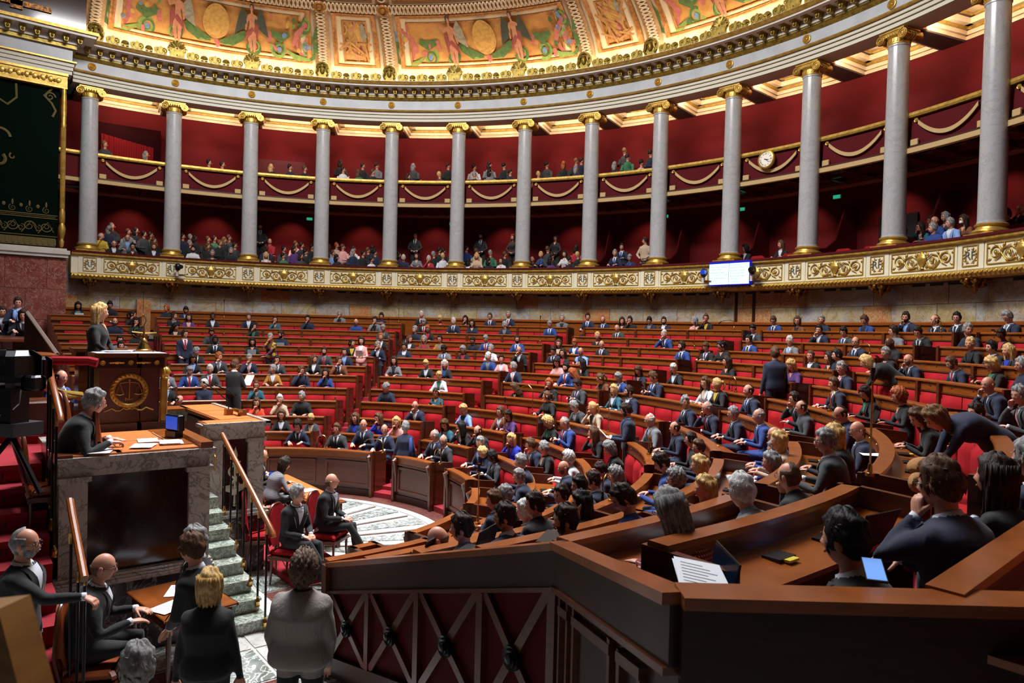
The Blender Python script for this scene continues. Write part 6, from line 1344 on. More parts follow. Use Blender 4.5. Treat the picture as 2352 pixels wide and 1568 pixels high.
# ---- hair, all in head space
HAIR = {}
def hair_mesh(style, seed=0):
    k = (style, seed)
    if k in HAIR: return HAIR[k]
    q = random.Random(seed * 13 + len(style)); m = MB(); NX, NZ = 40, 26; vs = []; fs = []
    ph = [q.uniform(0, 6) for _ in range(8)]
    for j_ in range(NZ + 1):
        lat = pi * j_ / NZ
        for i in range(NX):
            a = 2 * pi * i / NX; d = Vector((sin(lat) * sin(a), sin(lat) * cos(a), cos(lat))); x, y, z = d.x * .074, d.y * .096, d.z * .118
            if d.z < 0: x *= 1 - .2 * (-d.z); y *= (1 - .42 * (-d.z)) if y < 0 else 1
            az = abs((a + pi) % (2 * pi) - pi)               # 0 = front
            # hairline height as a function of azimuth
            if style in ('s', 'c', 'o', 'l', 'p'):
                side = -.035 if style == 's' else -.06
                nape = -.075 if style == 's' else -.10
                hl = .066 + .006 * cos(3 * az + ph[0]) if az < .75 else (.066 + (side - .066) * min(1, (az - .75) / .45) if az < 1.6 else side + (nape - side) * min(1, (az - 1.6) / .8))
            elif style == 'r': hl = .4 if az < .9 else (.07 if az < 1.5 else -.0); hl = .2 if z > .062 and az < 2.2 else (-.03 if 1.2 < az < 1.8 else (-.075 if az >= 1.8 else .2)); 
            else: hl = .35 if z > .018 else (-.02 if 1.3 < az < 1.9 else (-.07 if az >= 1.9 else .3))
            mask = (z - hl) / .012; mask = max(-1, min(1, mask))
            th = {'s': .016, 'c': .032, 'o': .024, 'l': .022, 'p': .012, 'r': .010, 'b': .004}[style]
            nz_ = sin(a * 9 + ph[1] + lat * 2) * .2 + sin(a * 17 + ph[2]) * .15 + sin(lat * 9 + a * 2 + ph[3]) * .2
            if style == 'c': nz_ = sin(a * 11 + ph[1]) * sin(lat * 13 + ph[2]) * .55 + sin(a * 19 + lat * 7 + ph[4]) * .3
            if style == 's' and d.z > .5: th += .005 * max(0, sin(a * 2 + ph[5])) + .004
            k_ = (th * (1 + nz_)) if mask > 0 else 0
            s_ = 1 + (k_ * mask / .09 if mask > 0 else .10 * mask)
            vs.append((x * s_, y * s_ - (.004 if mask > 0 else 0), z * s_))
    for j_ in range(NZ):
        for i in range(NX): i2 = (i + 1) % NX; fs.append((j_ * NX + i, (j_ + 1) * NX + i, (j_ + 1) * NX + i2, j_ * NX + i2))
    m.add(vs, fs)
    if style in ('l', 'o'):
        bot = -.27 if style == 'l' else -.135; N, K = 34, 9; a0, a1 = 1.2, 2 * pi - 1.2; vs = []; out = []
        for lay in (0, 1):
            for i in range(N + 1):
                a = a0 + (a1 - a0) * i / N
                for l in range(K + 1):
                    t = l / K; z = .05 + (bot - .05) * t; rr = 1 - .20 * max(0, 1 - t * 5) ** 1.5 + .10 * sin(pi * min(1, t * 1.2)) - (.18 * t * t if style == 'o' else .04 * t) + .03 * sin(i * 2.1 + ph[4] + 3 * t) + .02 * sin(i * 5.3 + ph[6])
                    if style == 'l' and az < 99: rr += .05 * sin(6 * t + ph[5]) * t
                    rx, ry = (.090, .100) if lay == 0 else (.066, .075); bz = .03 * sin(i * 1.7 + ph[7]) * t
                    back = max(0, -cos(a)); vs.append((rx * rr * sin(a), ry * rr * cos(a) - .012 + .02 * back * t, z + bz))
        K1 = K + 1; n1 = (N + 1) * K1
        for i in range(N):
            for l in range(K): f = (i * K1 + l, i * K1 + l + 1, (i + 1) * K1 + l + 1, (i + 1) * K1 + l); out.append(f[::-1]); out.append(tuple(x + n1 for x in f))
            out.append((i * K1 + K, i * K1 + K + n1, (i + 1) * K1 + K + n1, (i + 1) * K1 + K)); out.append((i * K1, (i + 1) * K1, (i + 1) * K1 + n1, i * K1 + n1))
        for i in (0, N):
            for l in range(K): b_ = i * K1 + l; out.append((b_, b_ + 1, b_ + 1 + n1, b_ + n1))
        m.add(vs, out)
        for i in range(46):                                 # loose locks
            a = a0 + (a1 - a0) * (i + .5) / 46; r = 1.06 + q.uniform(0, .05); pts = []
            for l in range(6): t = l / 5; z = .09 + (bot * q.uniform(.9, 1.05) - .09) * t; w_ = sin(t * 5 + ph[i % 8]) * .006; rr = r * (1 - (.16 * t * t if style == 'o' else .03 * t) - .25 * max(0, .25 - t)); pts.append(((.088 + w_) * rr * sin(a), (.098 + w_) * rr * cos(a) - .012 + .02 * max(0, -cos(a)) * t, z))
            m.tube(pts, [.004, .009, .010, .009, .007, .002], 5, flat=.6)
    if style == 'p':
        m.ell((0, -.115, .03), (.04, .036, .038), 12, 8); m.tube([(0, -.12, .02), (0, -.15, -.02), (0, -.14, -.08), (0, -.12, -.13)], [.02, .028, .022, .006], 8)
    if style in ('c',):
        for i in range(110):
            a = q.uniform(0, 2 * pi); z_ = q.uniform(-.75, 1); 
            if abs((a + pi) % (2 * pi) - pi) < 1.0 and z_ < .55: continue
            s_ = sqrt(max(0, 1 - z_ * z_)); p = Vector((.092 * s_ * sin(a), .108 * s_ * cos(a) - .008, .128 * z_)); r = q.uniform(.014, .024)
            pts = []; ax = p.normalized(); t1 = ax.orthogonal().normalized(); t2 = ax.cross(t1)
            for l in range(7): b_ = l * .9 + i; pts.append(p + (t1 * cos(b_) + t2 * sin(b_)) * r * .8 + ax * (.004 * sin(l)))
            m.tube(pts, [.003, .006, .007, .007, .006, .005, .002], 4)
    if style == 's':
        for i in range(90):                                  # short strands give the outline its roughness
            a = q.uniform(0, 2 * pi); z_ = q.uniform(.1, 1) if q.random() < .7 else q.uniform(-.3, .3)
            if abs((a + pi) % (2 * pi) - pi) < 1.0 and z_ < .68: continue
            s_ = sqrt(max(0, 1 - z_ * z_)); p = Vector((.083 * s_ * sin(a), .105 * s_ * cos(a) - .004, .126 * z_)); ax = p.normalized(); t = Vector((-ax.y * .2 + q.uniform(-.4, .4), .8 if z_ > .6 else -.2, -.5)); t = (t - ax * t.dot(ax)).normalized()
            m.tube([p - ax * .004 - t * .015, p + ax * .004, p + ax * .003 + t * .028], [.004, .006, .001], 4)
    HAIR[k] = m.mesh('hair', HC['d'], True); return HAIR[k]
def eyes_mesh():
    m = MB()
    for s_ in (-1, 1): m.cur = 0; m.ell((s_ * .031, .0745, .010), (.0125, .009, .0048), 10, 6); m.cur = 1; m.ell((s_ * .031, .0818, .010), (.005, .003, .0046), 8, 5)
    return m.mesh('eyes', [M_EYEW, M_IRIS], True)
def brows_mesh():
    m = MB()
    for s_ in (-1, 1): m.tube([(s_ * .014, .090, .029), (s_ * .03, .090, .034), (s_ * .048, .080, .029)], [.003, .004, .002], 5)
    return m.mesh('eyebrows', HC['d'], True)
def glasses_mesh():
    m = MB()
    for s_ in (-1, 1):
        pts = [(s_ * .033 + .024 * cos(2 * pi * i / 14), .097, .008 + .018 * sin(2 * pi * i / 14)) for i in range(14)]; m.tube(pts, .0022, 5, closed=True); m.tube([(s_ * .056, .096, .012), (s_ * .078, .07, .012), (s_ * .081, -.005, .008)], .0022, 5)
    m.tube([(-.010, .099, .012), (.010, .099, .012)], .0022, 5); return m.mesh('glasses', M_BLACK, True)
def beard_mesh():
    m = MB(); vs = []; N, K = 16, 7
    for i in range(N + 1):
        a = -1.45 + 2.9 * i / N
        for l in range(K + 1):
            t = l / K; lat = 1.72 + 1.05 * t; d = Vector((sin(lat) * sin(a), sin(lat) * cos(a), cos(lat))); zn = -d.z; x = d.x * .074 * (1 - .3 * max(0, zn) ** 1.6); y = d.y * .096 * (1 - .1 * max(0, zn)) ; z = d.z * .118
            if abs(a) < .5 and t < .42: k_ = .90
            else: k_ = 1.045 if 0 < i < N and 0 < l else .97
            vs.append((x * k_, y * k_ , z * k_ - .004))
    K1 = K + 1; m.add(vs, [(i * K1 + l, i * K1 + l + 1, (i + 1) * K1 + l + 1, (i + 1) * K1 + l) for i in range(N) for l in range(K)]); m.tube([(-.028, .086, -.050), (-.015, .098, -.043), (0, .101, -.041), (.015, .098, -.043), (.028, .086, -.050)], [.003, .006, .005, .006, .003], 5); return m.mesh('beard', HC['d'], True)
def mask_mesh(): m = MB(); m.ell((0, .055, -.045), (.055, .05, .042), 14, 10); return m.mesh('face_mask', M_PAPER, True)
EYES, BROWS, GLS, BEARD, FMASK = eyes_mesh(), brows_mesh(), glasses_mesh(), beard_mesh(), mask_mesh()
# ---- garments cut on the torso surface
GAR = {}
def wang(F, t, w_):
    rx, ry = interp(TORSO[F.sex], t); rx *= F.bulk; v = max(-.97, min(.97, w_ / rx)); return (1 if v >= 0 else -1) * math.asin(abs(v) ** (2.5 / 2))
def strip_on(F, rows, off, mt, name, back=False):
    m = MB(); vs = []; n = len(rows); W_ = 6
    for t, a0, a1 in rows:
        for k in range(W_ + 1): vs.append(F.surf(t, a0 + (a1 - a0) * k / W_, off))
    fs = [(r * (W_ + 1) + k, r * (W_ + 1) + k + 1, (r + 1) * (W_ + 1) + k + 1, (r + 1) * (W_ + 1) + k) for r in range(n - 1) for k in range(W_)]
    n0 = len(vs); vs2 = [v - Vector((0, .0, .0)) for v in vs]; m.add(vs, [f[::-1] for f in fs]); return m.mesh(name, mt, True)
def garments(key):
    if key in GAR: return GAR[key]
    _, _, _, _, F = body_geo(key); R_ = np.linspace
    g = {}
    g['shirt_front'] = strip_on(F, [(t, wang(F, t, -.058 * (t - .44) / .5), wang(F, t, .058 * (t - .44) / .5)) for t in R_(.44, .985, 9)], .010, M_SHIRT, 'shirt_front')
    g['tie'] = strip_on(F, [(t, wang(F, t, -.030 * (1.15 - .5 * t)), wang(F, t, .030 * (1.15 - .5 * t))) for t in R_(.46, .93, 8)] + [(.95, wang(F, .95, -.022), wang(F, .95, .022)), (.985, wang(F, .985, -.027), wang(F, .985, .027))], .019, cloth('k'), 'tie')
    m = MB()
    for s_ in (-1, 1):
        rows = [(t, wang(F, t, s_ * (.054 * (t - .42) / .5)), wang(F, t, s_ * (.054 * (t - .42) / .5 + .003 + .052 * sin(pi * min(1, (t - .42) / .66)) ** .8))) for t in R_(.43, .985, 9)]
        vs = [F.surf(t, a0 + (a1 - a0) * k / 3, .017 + .006 * (k == 0)) for t, a0, a1 in rows for k in range(4)]; m.add(vs, [(r * 4 + k, r * 4 + k + 1, (r + 1) * 4 + k + 1, (r + 1) * 4 + k) for r in range(8) for k in range(3)])
    g['lapels'] = m.mesh('lapels', cloth('k'), True)
    m = MB(); c = F.sp(1.0); ax, ay, d = F.spf(1.0); rr = .062 if key[0] == 'm' else .054; N = 20; vs = []
    for i in range(N + 1):
        a = .25 + (2 * pi - .5) * i / N
        for (r, z) in ((rr + .026, -.034), (rr + .006, .030), (rr, .032), (rr + .012, -.03)): vs.append(c + ax * (r * sin(a)) + ay * (r * cos(a) * 1.0 + .004) + d * (z - .012 * (1 + cos(a)) * .9))
    m.add(vs, [(i * 4 + k, (i + 1) * 4 + k, (i + 1) * 4 + (k + 1) % 4, i * 4 + (k + 1) % 4) for i in range(N) for k in range(4)]); g['collar'] = m.mesh('collar', M_SHIRT, True)
    m = MB(); pts = [c + ax * ((rr + .03) * sin(a)) + ay * ((rr + .028) * cos(a)) + d * (-.012 - .012 * (1 + cos(a))) for a in [2 * pi * i / 18 for i in range(18)]]; m.tube(pts, .026, 8, closed=True)
    for s_ in (-1, 1): m.tube([F.surf(.97, s_ * .35, .02), F.surf(.88, s_ * .22, .035), F.surf(.7, s_ * .25, .03), F.surf(.5, s_ * .22, .03)], [.025, .035, .035, .04], 7, flat=.5)
    g['scarf'] = m.mesh('scarf', cloth('g'), True)
    g['neckline'] = strip_on(F, [(t, wang(F, t, -.05 * (t - .78) / .2), wang(F, t, .05 * (t - .78) / .2)) for t in R_(.80, .985, 5)], .006, SKIN['f'], 'neckline')
    GAR[key] = g; return g
phm = MB(); phm.box((0, 0, 0), (.075, .15, .009)); PHN = phm.mesh('phone', M_BLACK)
tbm = MB(); tbm.box((0, 0, 0), (.25, .18, .010)); TAB = tbm.mesh('tablet', M_BLACK)
def child(nm, me, par, mtx=None, mt=None):
    o = link(nm, me, par, mtx)
    if mt is not None: o.material_slots[0].link = 'OBJECT'; o.material_slots[0].material = mt
    return o
def person(head_at, rz, sex, hs, hc, flags, kind, top, inner, tie, pose, yaw=0, pitch=None, label='', group=None, stand=False, lean=None, bulk=1.0, legs=None, scale=1.0, foot=None, seed=None, name='person', fit=None):
    if pitch is None: pitch = {'write': 28, 'down': 30, 'phone': 30, 'chin': 8, 'tablet': 18, 'desk': 6, 'cross': 4, 'lap': 0, 'back': -12, 'clap': 0}.get(pose, 4)
    yq = int(round(yaw / 25.0) * 25) if seed is None or not fit else yaw; yq = max(-75, min(75, yq)); key = (sex, 'chin' if pose == 'chin' else pose, stand, lean, bulk, 0)
    key = (sex, {'down': 'desk', 'tablet': 'desk'}.get(pose, pose), stand, lean, bulk, 0)
    me, H_, F = person_mesh(key, yq, pitch); o = bpy.data.objects.new(name, me); COL.objects.link(o); tag(o, label, 'person', group)
    sk = SKIN['d' if 'D' in flags else ('t' if 'T' in flags else 'f')]; leg = cloth(legs or ('k' if top in 'kGcg' and kind != 'W' else ('n' if top in 'nb' and kind == 'S' else 'k')))
    if kind == 'S' : leg = cloth(legs or top)
    for i, mt in enumerate((sk, cloth(top), leg, M_SHOE, M_LIP, M_SHIRT if kind == 'S' else (cloth(inner) if kind == 'J' and inner in 'wL' else cloth(top)))): o.material_slots[i].link = 'OBJECT'; o.material_slots[i].material = mt
    R_ = Matrix.Rotation(rz, 4, 'Z') @ Matrix.Scale(scale, 4)
    if head_at is not None: off = Vector(head_at) - (R_ @ H_.translation)
    else: off = Vector(foot)
    o.matrix_world = Matrix.Translation(off) @ R_
    hm = HC['l' if hs == 'b' and hc in 'nd' else hc]
    child('hair', hair_mesh(hs, (seed or 0) % 3), o, H_, hm) if hs != 'x' else None
    child('eyes', EYES, o, H_); child('eyebrows', BROWS, o, H_, hm)
    if 'G' in flags: child('glasses', GLS, o, H_)
    if 'B' in flags: child('beard', BEARD, o, H_, hm)
    if 'M' in flags: child('face_mask', FMASK, o, H_)
    g = garments(key)
    if kind in 'SJ':
        child('shirt_front', g['shirt_front'], o, None, cloth(inner) if inner != 'w' else M_SHIRT); child('lapels', g['lapels'], o, None, cloth(top))
        if kind == 'S' or (sex == 'm' and inner in 'wLg'): child('collar', g['collar'], o, None, cloth(inner) if inner != 'w' else M_SHIRT)
    else: child('collar' if sex == 'm' else 'neckline', g['collar'] if sex == 'm' else g['neckline'], o, None, cloth(top) if sex == 'm' else sk)
    if kind == 'S' and tie != '-': child('tie', g['tie'], o, None, cloth(tie))
    if 'F' in flags: child('scarf', g['scarf'], o, None, cloth(inner))
    return o
def held(par_o, nm, me, at, rot, label, cat):
    t = link(nm, me, None, None, label, cat); t.matrix_world = par_o.matrix_world @ Matrix.Translation(at) @ rot; return t
DEP = """
-14.21 -0.33 4.01 -90 w lk - J k g - tablet -4 1 0 0 4
-14.20 0.54 4.08 -92 m sk - W k - - down -3 1 0 1 4
-14.04 2.17 4.02 -99 w sr - J n k - desk -55 1 0 2 4
-13.94 2.74 3.99 -101 m sk B J n L - down -1 1 0 3 4
-12.13 7.41 4.01 -121 m sg G J g k - chin 4 1 1 0 2
-11.30 8.62 3.98 -127 w sk - J k P - tablet 5 1 1 1 2
-10.37 9.71 4.06 -133 m sw - S k w k desk 7 1 2 0 5
-9.90 10.19 3.92 -136 w cy G W r - - down 8 1 2 1 5
-9.22 10.81 3.94 -140 w lk - W k - - chin 9 1 2 2 5
-8.52 11.37 4.05 -143 m sn G S n w n desk 10 1 2 3 5
-7.98 11.76 4.12 -146 m sg G S n w r desk 10 1 2 4 5
-5.45 13.12 4.08 -157 m sk - S n w b desk 13 1 3 0 8
-4.95 13.32 4.00 -160 m rd B S n w b down 14 1 3 1 8
-4.30 13.54 3.96 -162 w ld - W k - - desk 15 1 3 2 8
-4.04 13.62 3.99 -163 m sd G W k - - chin -10 1 3 3 8
-3.39 13.80 3.99 -166 m sk - J n g - down 16 1 3 4 8
-2.90 13.91 3.98 -168 m sd B J n w - desk 16 1 3 5 8
-1.88 14.08 3.98 -172 w og - W p - - desk -41 1 3 6 8
-1.50 14.13 4.07 -174 w sn G J k y - chin 18 1 3 7 8
0.67 14.19 4.01 -183 m sn G S b w n down 20 1 4 0 7
1.40 14.14 3.99 -186 w on G J o k - desk 21 1 4 1 7
2.11 14.05 4.02 -189 m sg - W n - - desk 22 1 4 2 7
3.32 13.82 4.01 -194 m sn - J b k - phone 10 1 4 3 7
4.39 13.51 4.06 -198 m sd B J n L - chin 24 1 4 4 7
5.09 13.27 3.99 -201 m rn - S n w n desk -14 1 4 5 7
5.59 13.07 4.03 -203 m sk G S k w n desk 25 1 4 6 7
6.66 12.55 4.04 -208 m sg G S n w g phone -7 1 5 0 1
-13.29 1.03 3.78 -94 w pk - J k k - chin 75 2 0 0 4
-13.15 2.20 3.78 -99 m sd - J k g - cross 48 2 0 1 4
-13.07 2.62 3.74 -101 w ld - J P p - desk -1 2 0 2 4
-12.91 3.32 3.80 -104 w pk D J k w - desk 0 2 0 3 4
-12.59 4.38 3.81 -109 m sn - J n w - desk 0 2 1 0 5
-12.29 5.16 3.75 -113 w pk - W t - - chin 1 2 1 1 5
-11.85 6.12 3.80 -117 m sk B W n - - chin 3 2 1 2 5
-11.02 7.51 3.74 -124 m bg G W b - - down 5 2 1 3 5
-10.65 8.03 3.81 -127 m sk - J g k - chin 5 2 1 4 5
-9.54 9.31 3.79 -134 m sg - S k w r down 7 2 2 0 5
-8.79 10.03 3.84 -139 m sw B S n w k desk 9 2 2 1 5
-8.28 10.45 3.79 -142 w lk G W n - - desk 10 2 2 2 5
-7.35 11.13 3.75 -147 m sg - J n g - desk -67 2 2 3 5
-5.98 11.92 3.81 -153 m sg - S b w b down 13 2 2 4 5
-3.79 12.78 3.72 -163 m bg - S G w k down -9 2 3 0 1
0.61 13.32 3.76 -183 m sk G S G w k down 21 2 4 0 5
2.58 13.08 3.75 -191 m sk - J n w - chin 23 2 4 1 5
3.27 12.92 3.71 -194 m sk - S G w b down 24 2 4 2 5
4.56 12.53 3.73 -200 m sd G W g - - desk -15 2 4 3 5
5.15 12.30 3.72 -203 m sd G S k w k write 26 2 4 4 5
6.25 11.78 3.77 -208 m sg - W n - - desk 73 2 5 0 2
6.93 11.39 3.69 -211 w pk D J k r - phone 23 2 5 1 2
-12.45 0.41 3.54 -92 m rd B W n - - desk -4 3 0 0 3
-12.42 0.97 3.55 -94 w lk - J k v - chin -3 3 0 1 3
-12.29 2.05 3.44 -99 w lk - J k e - down 48 3 0 2 3
-11.71 4.25 3.50 -110 w lk - J k v - chin 51 3 1 0 2
-9.68 7.84 3.55 -129 m sg - J G g - down 6 3 1 1 2
-8.98 8.63 3.52 -134 m sg - J n k - desk -30 3 2 0 2
-8.67 8.94 3.57 -136 w sr - J k r - down 8 3 2 1 2
-3.74 11.88 3.46 -163 w sy G W k - - desk 16 3 3 0 2
-1.58 12.36 3.56 -173 m sw - S b w k chin 19 3 3 1 2
1.10 12.41 3.46 -185 m sk G S b w k desk 6 3 4 0 4
2.32 12.24 3.46 -191 m sw G S g w L desk 24 3 4 1 4
4.13 11.75 3.48 -199 m rn G S n w n desk 27 3 4 2 4
4.99 11.41 3.48 -204 m bd DG W k - - phone -11 3 4 3 4
6.76 10.46 3.50 -213 w sy - J k k - desk 31 3 5 0 3
7.17 10.18 3.45 -215 m sk - J k w - desk 0 3 5 1 3
7.48 9.96 3.40 -217 w ly - J k B - desk 1 3 5 2 3
-11.55 0.86 3.21 -94 m sk D W k - - desk -3 4 0 0 2
-11.23 2.83 3.30 -104 m sd B J G k - down 0 4 0 1 2
-10.57 4.74 3.27 -114 m sd B W n - - tablet -44 4 1 0 2
-8.93 7.37 3.26 -130 w sr - J k w - desk 7 4 1 1 2
-8.31 8.06 3.21 -134 w ln - J k w - desk 58 4 2 0 6
-7.98 8.39 3.22 -136 w og - J o r - desk 9 4 2 1 6
-7.60 8.74 3.24 -139 w sk G J m g - desk 9 4 2 2 6
-6.74 9.41 3.23 -144 m sd GB J k n - down 11 4 2 3 6
-6.39 9.66 3.29 -147 m sg - S b w r down 12 4 2 4 6
-5.49 10.19 3.30 -152 m sd GB S b w b desk 13 4 2 5 6
-4.24 10.77 3.21 -159 w ln - J k e - desk 15 4 3 0 4
-3.75 10.96 3.25 -161 m sr B J b w - phone 16 4 3 1 4
-2.89 11.21 3.23 -166 m bg G S k w P desk 18 4 3 2 4
-0.33 11.57 3.26 -178 m sd B S b w k desk -35 4 3 3 4
0.43 11.57 3.26 -182 m sn - S k w P phone 23 4 4 0 5
0.90 11.54 3.31 -184 w pk G W k - - down -30 4 4 1 5
3.53 11.03 3.16 -198 w pn - J k w - desk 28 4 4 2 5
4.04 10.85 3.15 -200 w ld - W k - - desk -14 4 4 3 5
4.24 10.77 3.20 -201 m sk - W n - - desk -13 4 4 4 5
5.45 10.22 3.29 -208 w sg G W k - - desk -6 4 5 0 5
5.98 9.92 3.19 -211 m bl GB S n w k chin -4 4 5 1 5
6.90 9.30 3.18 -217 m sn B S n w r write 1 4 5 2 5
7.67 8.68 3.21 -221 w oy G J k v - phone 6 4 5 3 5
8.19 8.19 3.22 -225 m sg G W n - - desk 9 4 5 4 5
-10.70 0.26 3.03 -91 m sk B J g k - desk -4 5 0 0 2
-10.36 2.70 3.07 -105 m sk DB S k w k desk 0 5 0 1 2
-10.05 3.68 3.04 -110 w lk - W k - - tablet 1 5 1 0 3
-8.68 6.26 3.06 -126 w pk - J k y - desk 56 5 1 1 3
-8.20 6.88 3.01 -130 m sg - J n w - chin 57 5 1 2 3
-7.64 7.49 3.00 -134 m sd - J n w - tablet 8 5 2 0 5
-6.72 8.33 2.96 -141 m sk D S g w b down 11 5 2 1 5
-6.23 8.70 2.96 -144 w og G J k r - down 12 5 2 2 5
-5.48 9.19 3.01 -149 w sg - J w w - desk -18 5 2 3 5
-4.68 9.62 3.00 -154 m bg G J k w - chin 15 5 2 4 5
-3.67 10.05 3.02 -160 m sd - S n w k down 17 5 3 0 3
-3.37 10.16 2.96 -162 w ld - J k r - desk -9 5 3 1 3
-2.82 10.32 3.03 -165 m bd B J L n - phone 18 5 3 2 3
1.77 10.56 2.96 -190 w ld - W k - - desk -24 5 4 0 2
3.65 10.06 2.98 -200 w ly - W P - - down 19 5 4 1 2
5.00 9.46 2.99 -208 m sg G S n p p desk 32 5 5 0 2
8.23 6.84 2.99 -230 m bl - S n w n chin 14 5 5 1 2
8.78 6.12 2.93 -235 m sg - S G w p chin 19 5 6 0 1
-9.82 0.14 2.90 -91 m sk B W k - - desk -5 6 0 0 2
-9.62 1.98 2.76 -102 m sg - S k w k down 48 6 0 1 2
-8.33 5.21 2.82 -122 m sd B S G g r desk 5 6 1 0 2
-8.00 5.70 2.81 -125 m sd - J n L - desk 6 6 1 1 2
-4.78 8.59 2.80 -151 m sw G J b g - desk 65 6 2 0 2
-4.41 8.78 2.75 -153 w sk - J p w - desk 15 6 2 1 2
-2.80 9.42 2.73 -163 w ld - W p - - down 18 6 3 0 3
-2.02 9.61 2.74 -168 w lk - W k - - desk -45 6 3 1 3
-0.24 9.82 2.65 -179 w ln - W n - - down 24 6 3 2 3
0.87 9.79 2.76 -185 w sw - J k w - down 26 6 4 0 1
5.59 8.08 2.78 -215 m sn - S n w r desk 0 6 5 0 3
6.41 7.45 2.72 -221 w ld G J k v - down 37 6 5 1 3
7.26 6.61 2.77 -228 w cr G W k - - tablet 12 6 5 2 3
8.34 4.57 2.71 -241 w ln - W k - - write 26 6 6 0 2
8.52 5.61 2.73 -237 m sd - W k - - desk 21 6 6 1 2
-8.79 1.70 2.60 -101 w ld G J k L - down -1 7 0 0 2
-8.64 2.32 2.65 -105 m sr - S G w g chin 49 7 0 1 2
-8.41 3.06 2.61 -110 m sg G S n w p chin 1 7 1 0 4
-8.13 3.74 2.58 -115 m sd - S G w k chin 2 7 1 1 4
-7.67 4.62 2.62 -121 w ln - J k w - desk 55 7 1 2 4
-7.28 5.20 2.59 -126 m sn - S o w k chin 57 7 1 3 4
-6.26 6.39 2.63 -136 w ld - J g k - desk 10 7 2 0 3
-5.56 7.01 2.57 -142 w sy - J k w - down 12 7 2 1 3
-5.11 7.34 2.58 -145 w lw - J k b - desk 13 7 2 2 3
-3.28 8.32 2.60 -158 m sg - S n w p desk -55 7 3 0 5
-1.72 8.78 2.65 -169 m sk B S b w r desk -2 7 3 1 5
-1.51 8.82 2.53 -170 w lr - J k w - down -43 7 3 2 5
-0.65 8.92 2.46 -176 w pn - J o k - write -38 7 3 3 5
-0.07 8.95 2.51 -180 m sg - S b w k down 6 7 3 4 5
1.04 8.89 2.59 -187 m sn - S n w b phone -27 7 4 0 4
2.68 8.54 2.58 -197 w ln - J w e - desk 32 7 4 1 4
3.07 8.40 2.59 -200 w py - J k y - desk -14 7 4 2 4
4.06 7.97 2.55 -207 m rd - S n w b desk -7 7 4 3 4
5.48 7.08 2.56 -218 m sd G S k w k chin 3 7 5 0 3
5.70 6.90 2.46 -220 m rd - W G - - desk 4 7 5 1 3
6.99 5.59 2.56 -231 m rd - W n - - down 16 7 5 2 3
8.37 2.62 2.61 -253 m sg G J G w - desk 37 7 6 0 3
8.05 3.39 2.57 -247 w ly - J k k - desk 32 7 6 1 3
7.75 4.48 2.51 -240 m bl G S n w k desk 25 7 6 2 3
-8.02 0.88 2.30 -96 m sn - S g w k chin 45 8 0 0 3
-7.95 1.41 2.32 -100 m sg - S b w r down -2 8 0 1 3
-7.85 1.88 2.36 -103 m sw G S G w r desk -1 8 0 2 3
-7.34 3.35 2.37 -115 w sg - J m w - desk -44 8 1 0 3
-7.02 3.99 2.34 -120 m sn G W n - - chin 55 8 1 1 3
-6.67 4.54 2.29 -124 w ld - J b k - chin 6 8 1 2 3
-4.44 6.74 2.32 -147 w sy - J w v - down 14 8 2 0 1
-2.42 7.70 2.13 -163 w ln - W k - - down -51 8 3 0 3
-1.41 7.95 2.30 -170 w lr - W k - - chin 23 8 3 1 3
-0.52 8.05 2.34 -176 m sd G S G w P phone -37 8 3 2 3
0.64 8.05 2.29 -185 w oy - J t w - desk 28 8 4 0 3
1.14 7.99 2.30 -188 m sd B J n w - desk -26 8 4 1 3
3.03 7.48 2.27 -202 m sg - S n w k desk 75 8 4 2 3
3.79 7.13 2.25 -208 m rg G S n w r chin -6 8 5 0 3
4.74 6.53 2.28 -216 m sg G S n w k desk 1 8 5 1 3
5.79 5.62 2.40 -226 m rg - S b w k desk 11 8 5 2 3
7.45 3.27 2.22 -246 w og - J k b - desk 31 8 6 0 4
6.97 4.11 2.21 -239 m sg - S b w k desk 24 8 6 1 4
6.80 4.38 2.34 -237 m bl G W b - - desk 22 8 6 2 4
7.22 3.78 2.37 -242 w oy - W e - - desk 27 8 6 3 4
7.88 0.00 2.18 90 m sd B W k - - chin 56 8 7 0 3
8.06 0.40 2.32 -267 m sd - W b - - down 53 8 7 1 3
7.93 1.52 2.24 -259 w ly - W k - - desk 44 8 7 2 3
-7.16 0.69 2.04 -96 m rg G S k L n desk -4 9 0 0 2
-7.03 1.53 2.04 -102 m sw - W n - - cross -53 9 0 1 2
-6.67 2.69 2.01 -112 w pn G W t - - chin 2 9 1 0 1
-4.79 5.36 2.02 -138 m sg - J n k - down 64 9 2 0 2
-3.69 6.18 1.95 -149 w pd - W t - - phone 16 9 2 1 2
-0.58 7.17 2.09 -175 w pn - J k k - desk -38 9 3 0 1
0.30 7.19 1.94 -182 m sg G J G w - write -31 9 4 0 3
0.91 7.14 1.98 -187 w py - J e k - chin -26 9 4 1 3
2.99 6.54 1.98 -205 m rw G S g w k desk -9 9 4 2 3
4.02 5.97 2.00 -214 m rd - J n n - desk 0 9 5 0 3
5.12 4.97 2.02 -226 m sd G W k - - desk 11 9 5 1 3
5.58 4.54 2.01 -231 m sn G W n - - desk 16 9 5 2 3
6.47 2.72 2.11 -247 m sd - W b - - down 32 9 6 0 3
6.79 2.56 2.00 -249 m cg G W n - - chin 35 9 6 1 3
6.87 2.85 2.13 -247 w oy - W e - - desk 33 9 6 2 3
7.18 0.00 2.05 90 m sd G S n w k desk 56 9 7 0 3
6.83 0.60 2.00 -265 m sd - W k - - desk 51 9 7 1 3
7.14 0.86 2.04 -263 w lk - J G k - desk 49 9 7 2 3
-6.27 0.77 1.75 -97 m rd - W n - - down 45 10 0 0 1
-5.83 2.42 1.65 -113 w ln - W O - - chin 2 10 1 0 3
-5.61 2.91 1.73 -117 w sw - W e - - chin 4 10 1 1 3
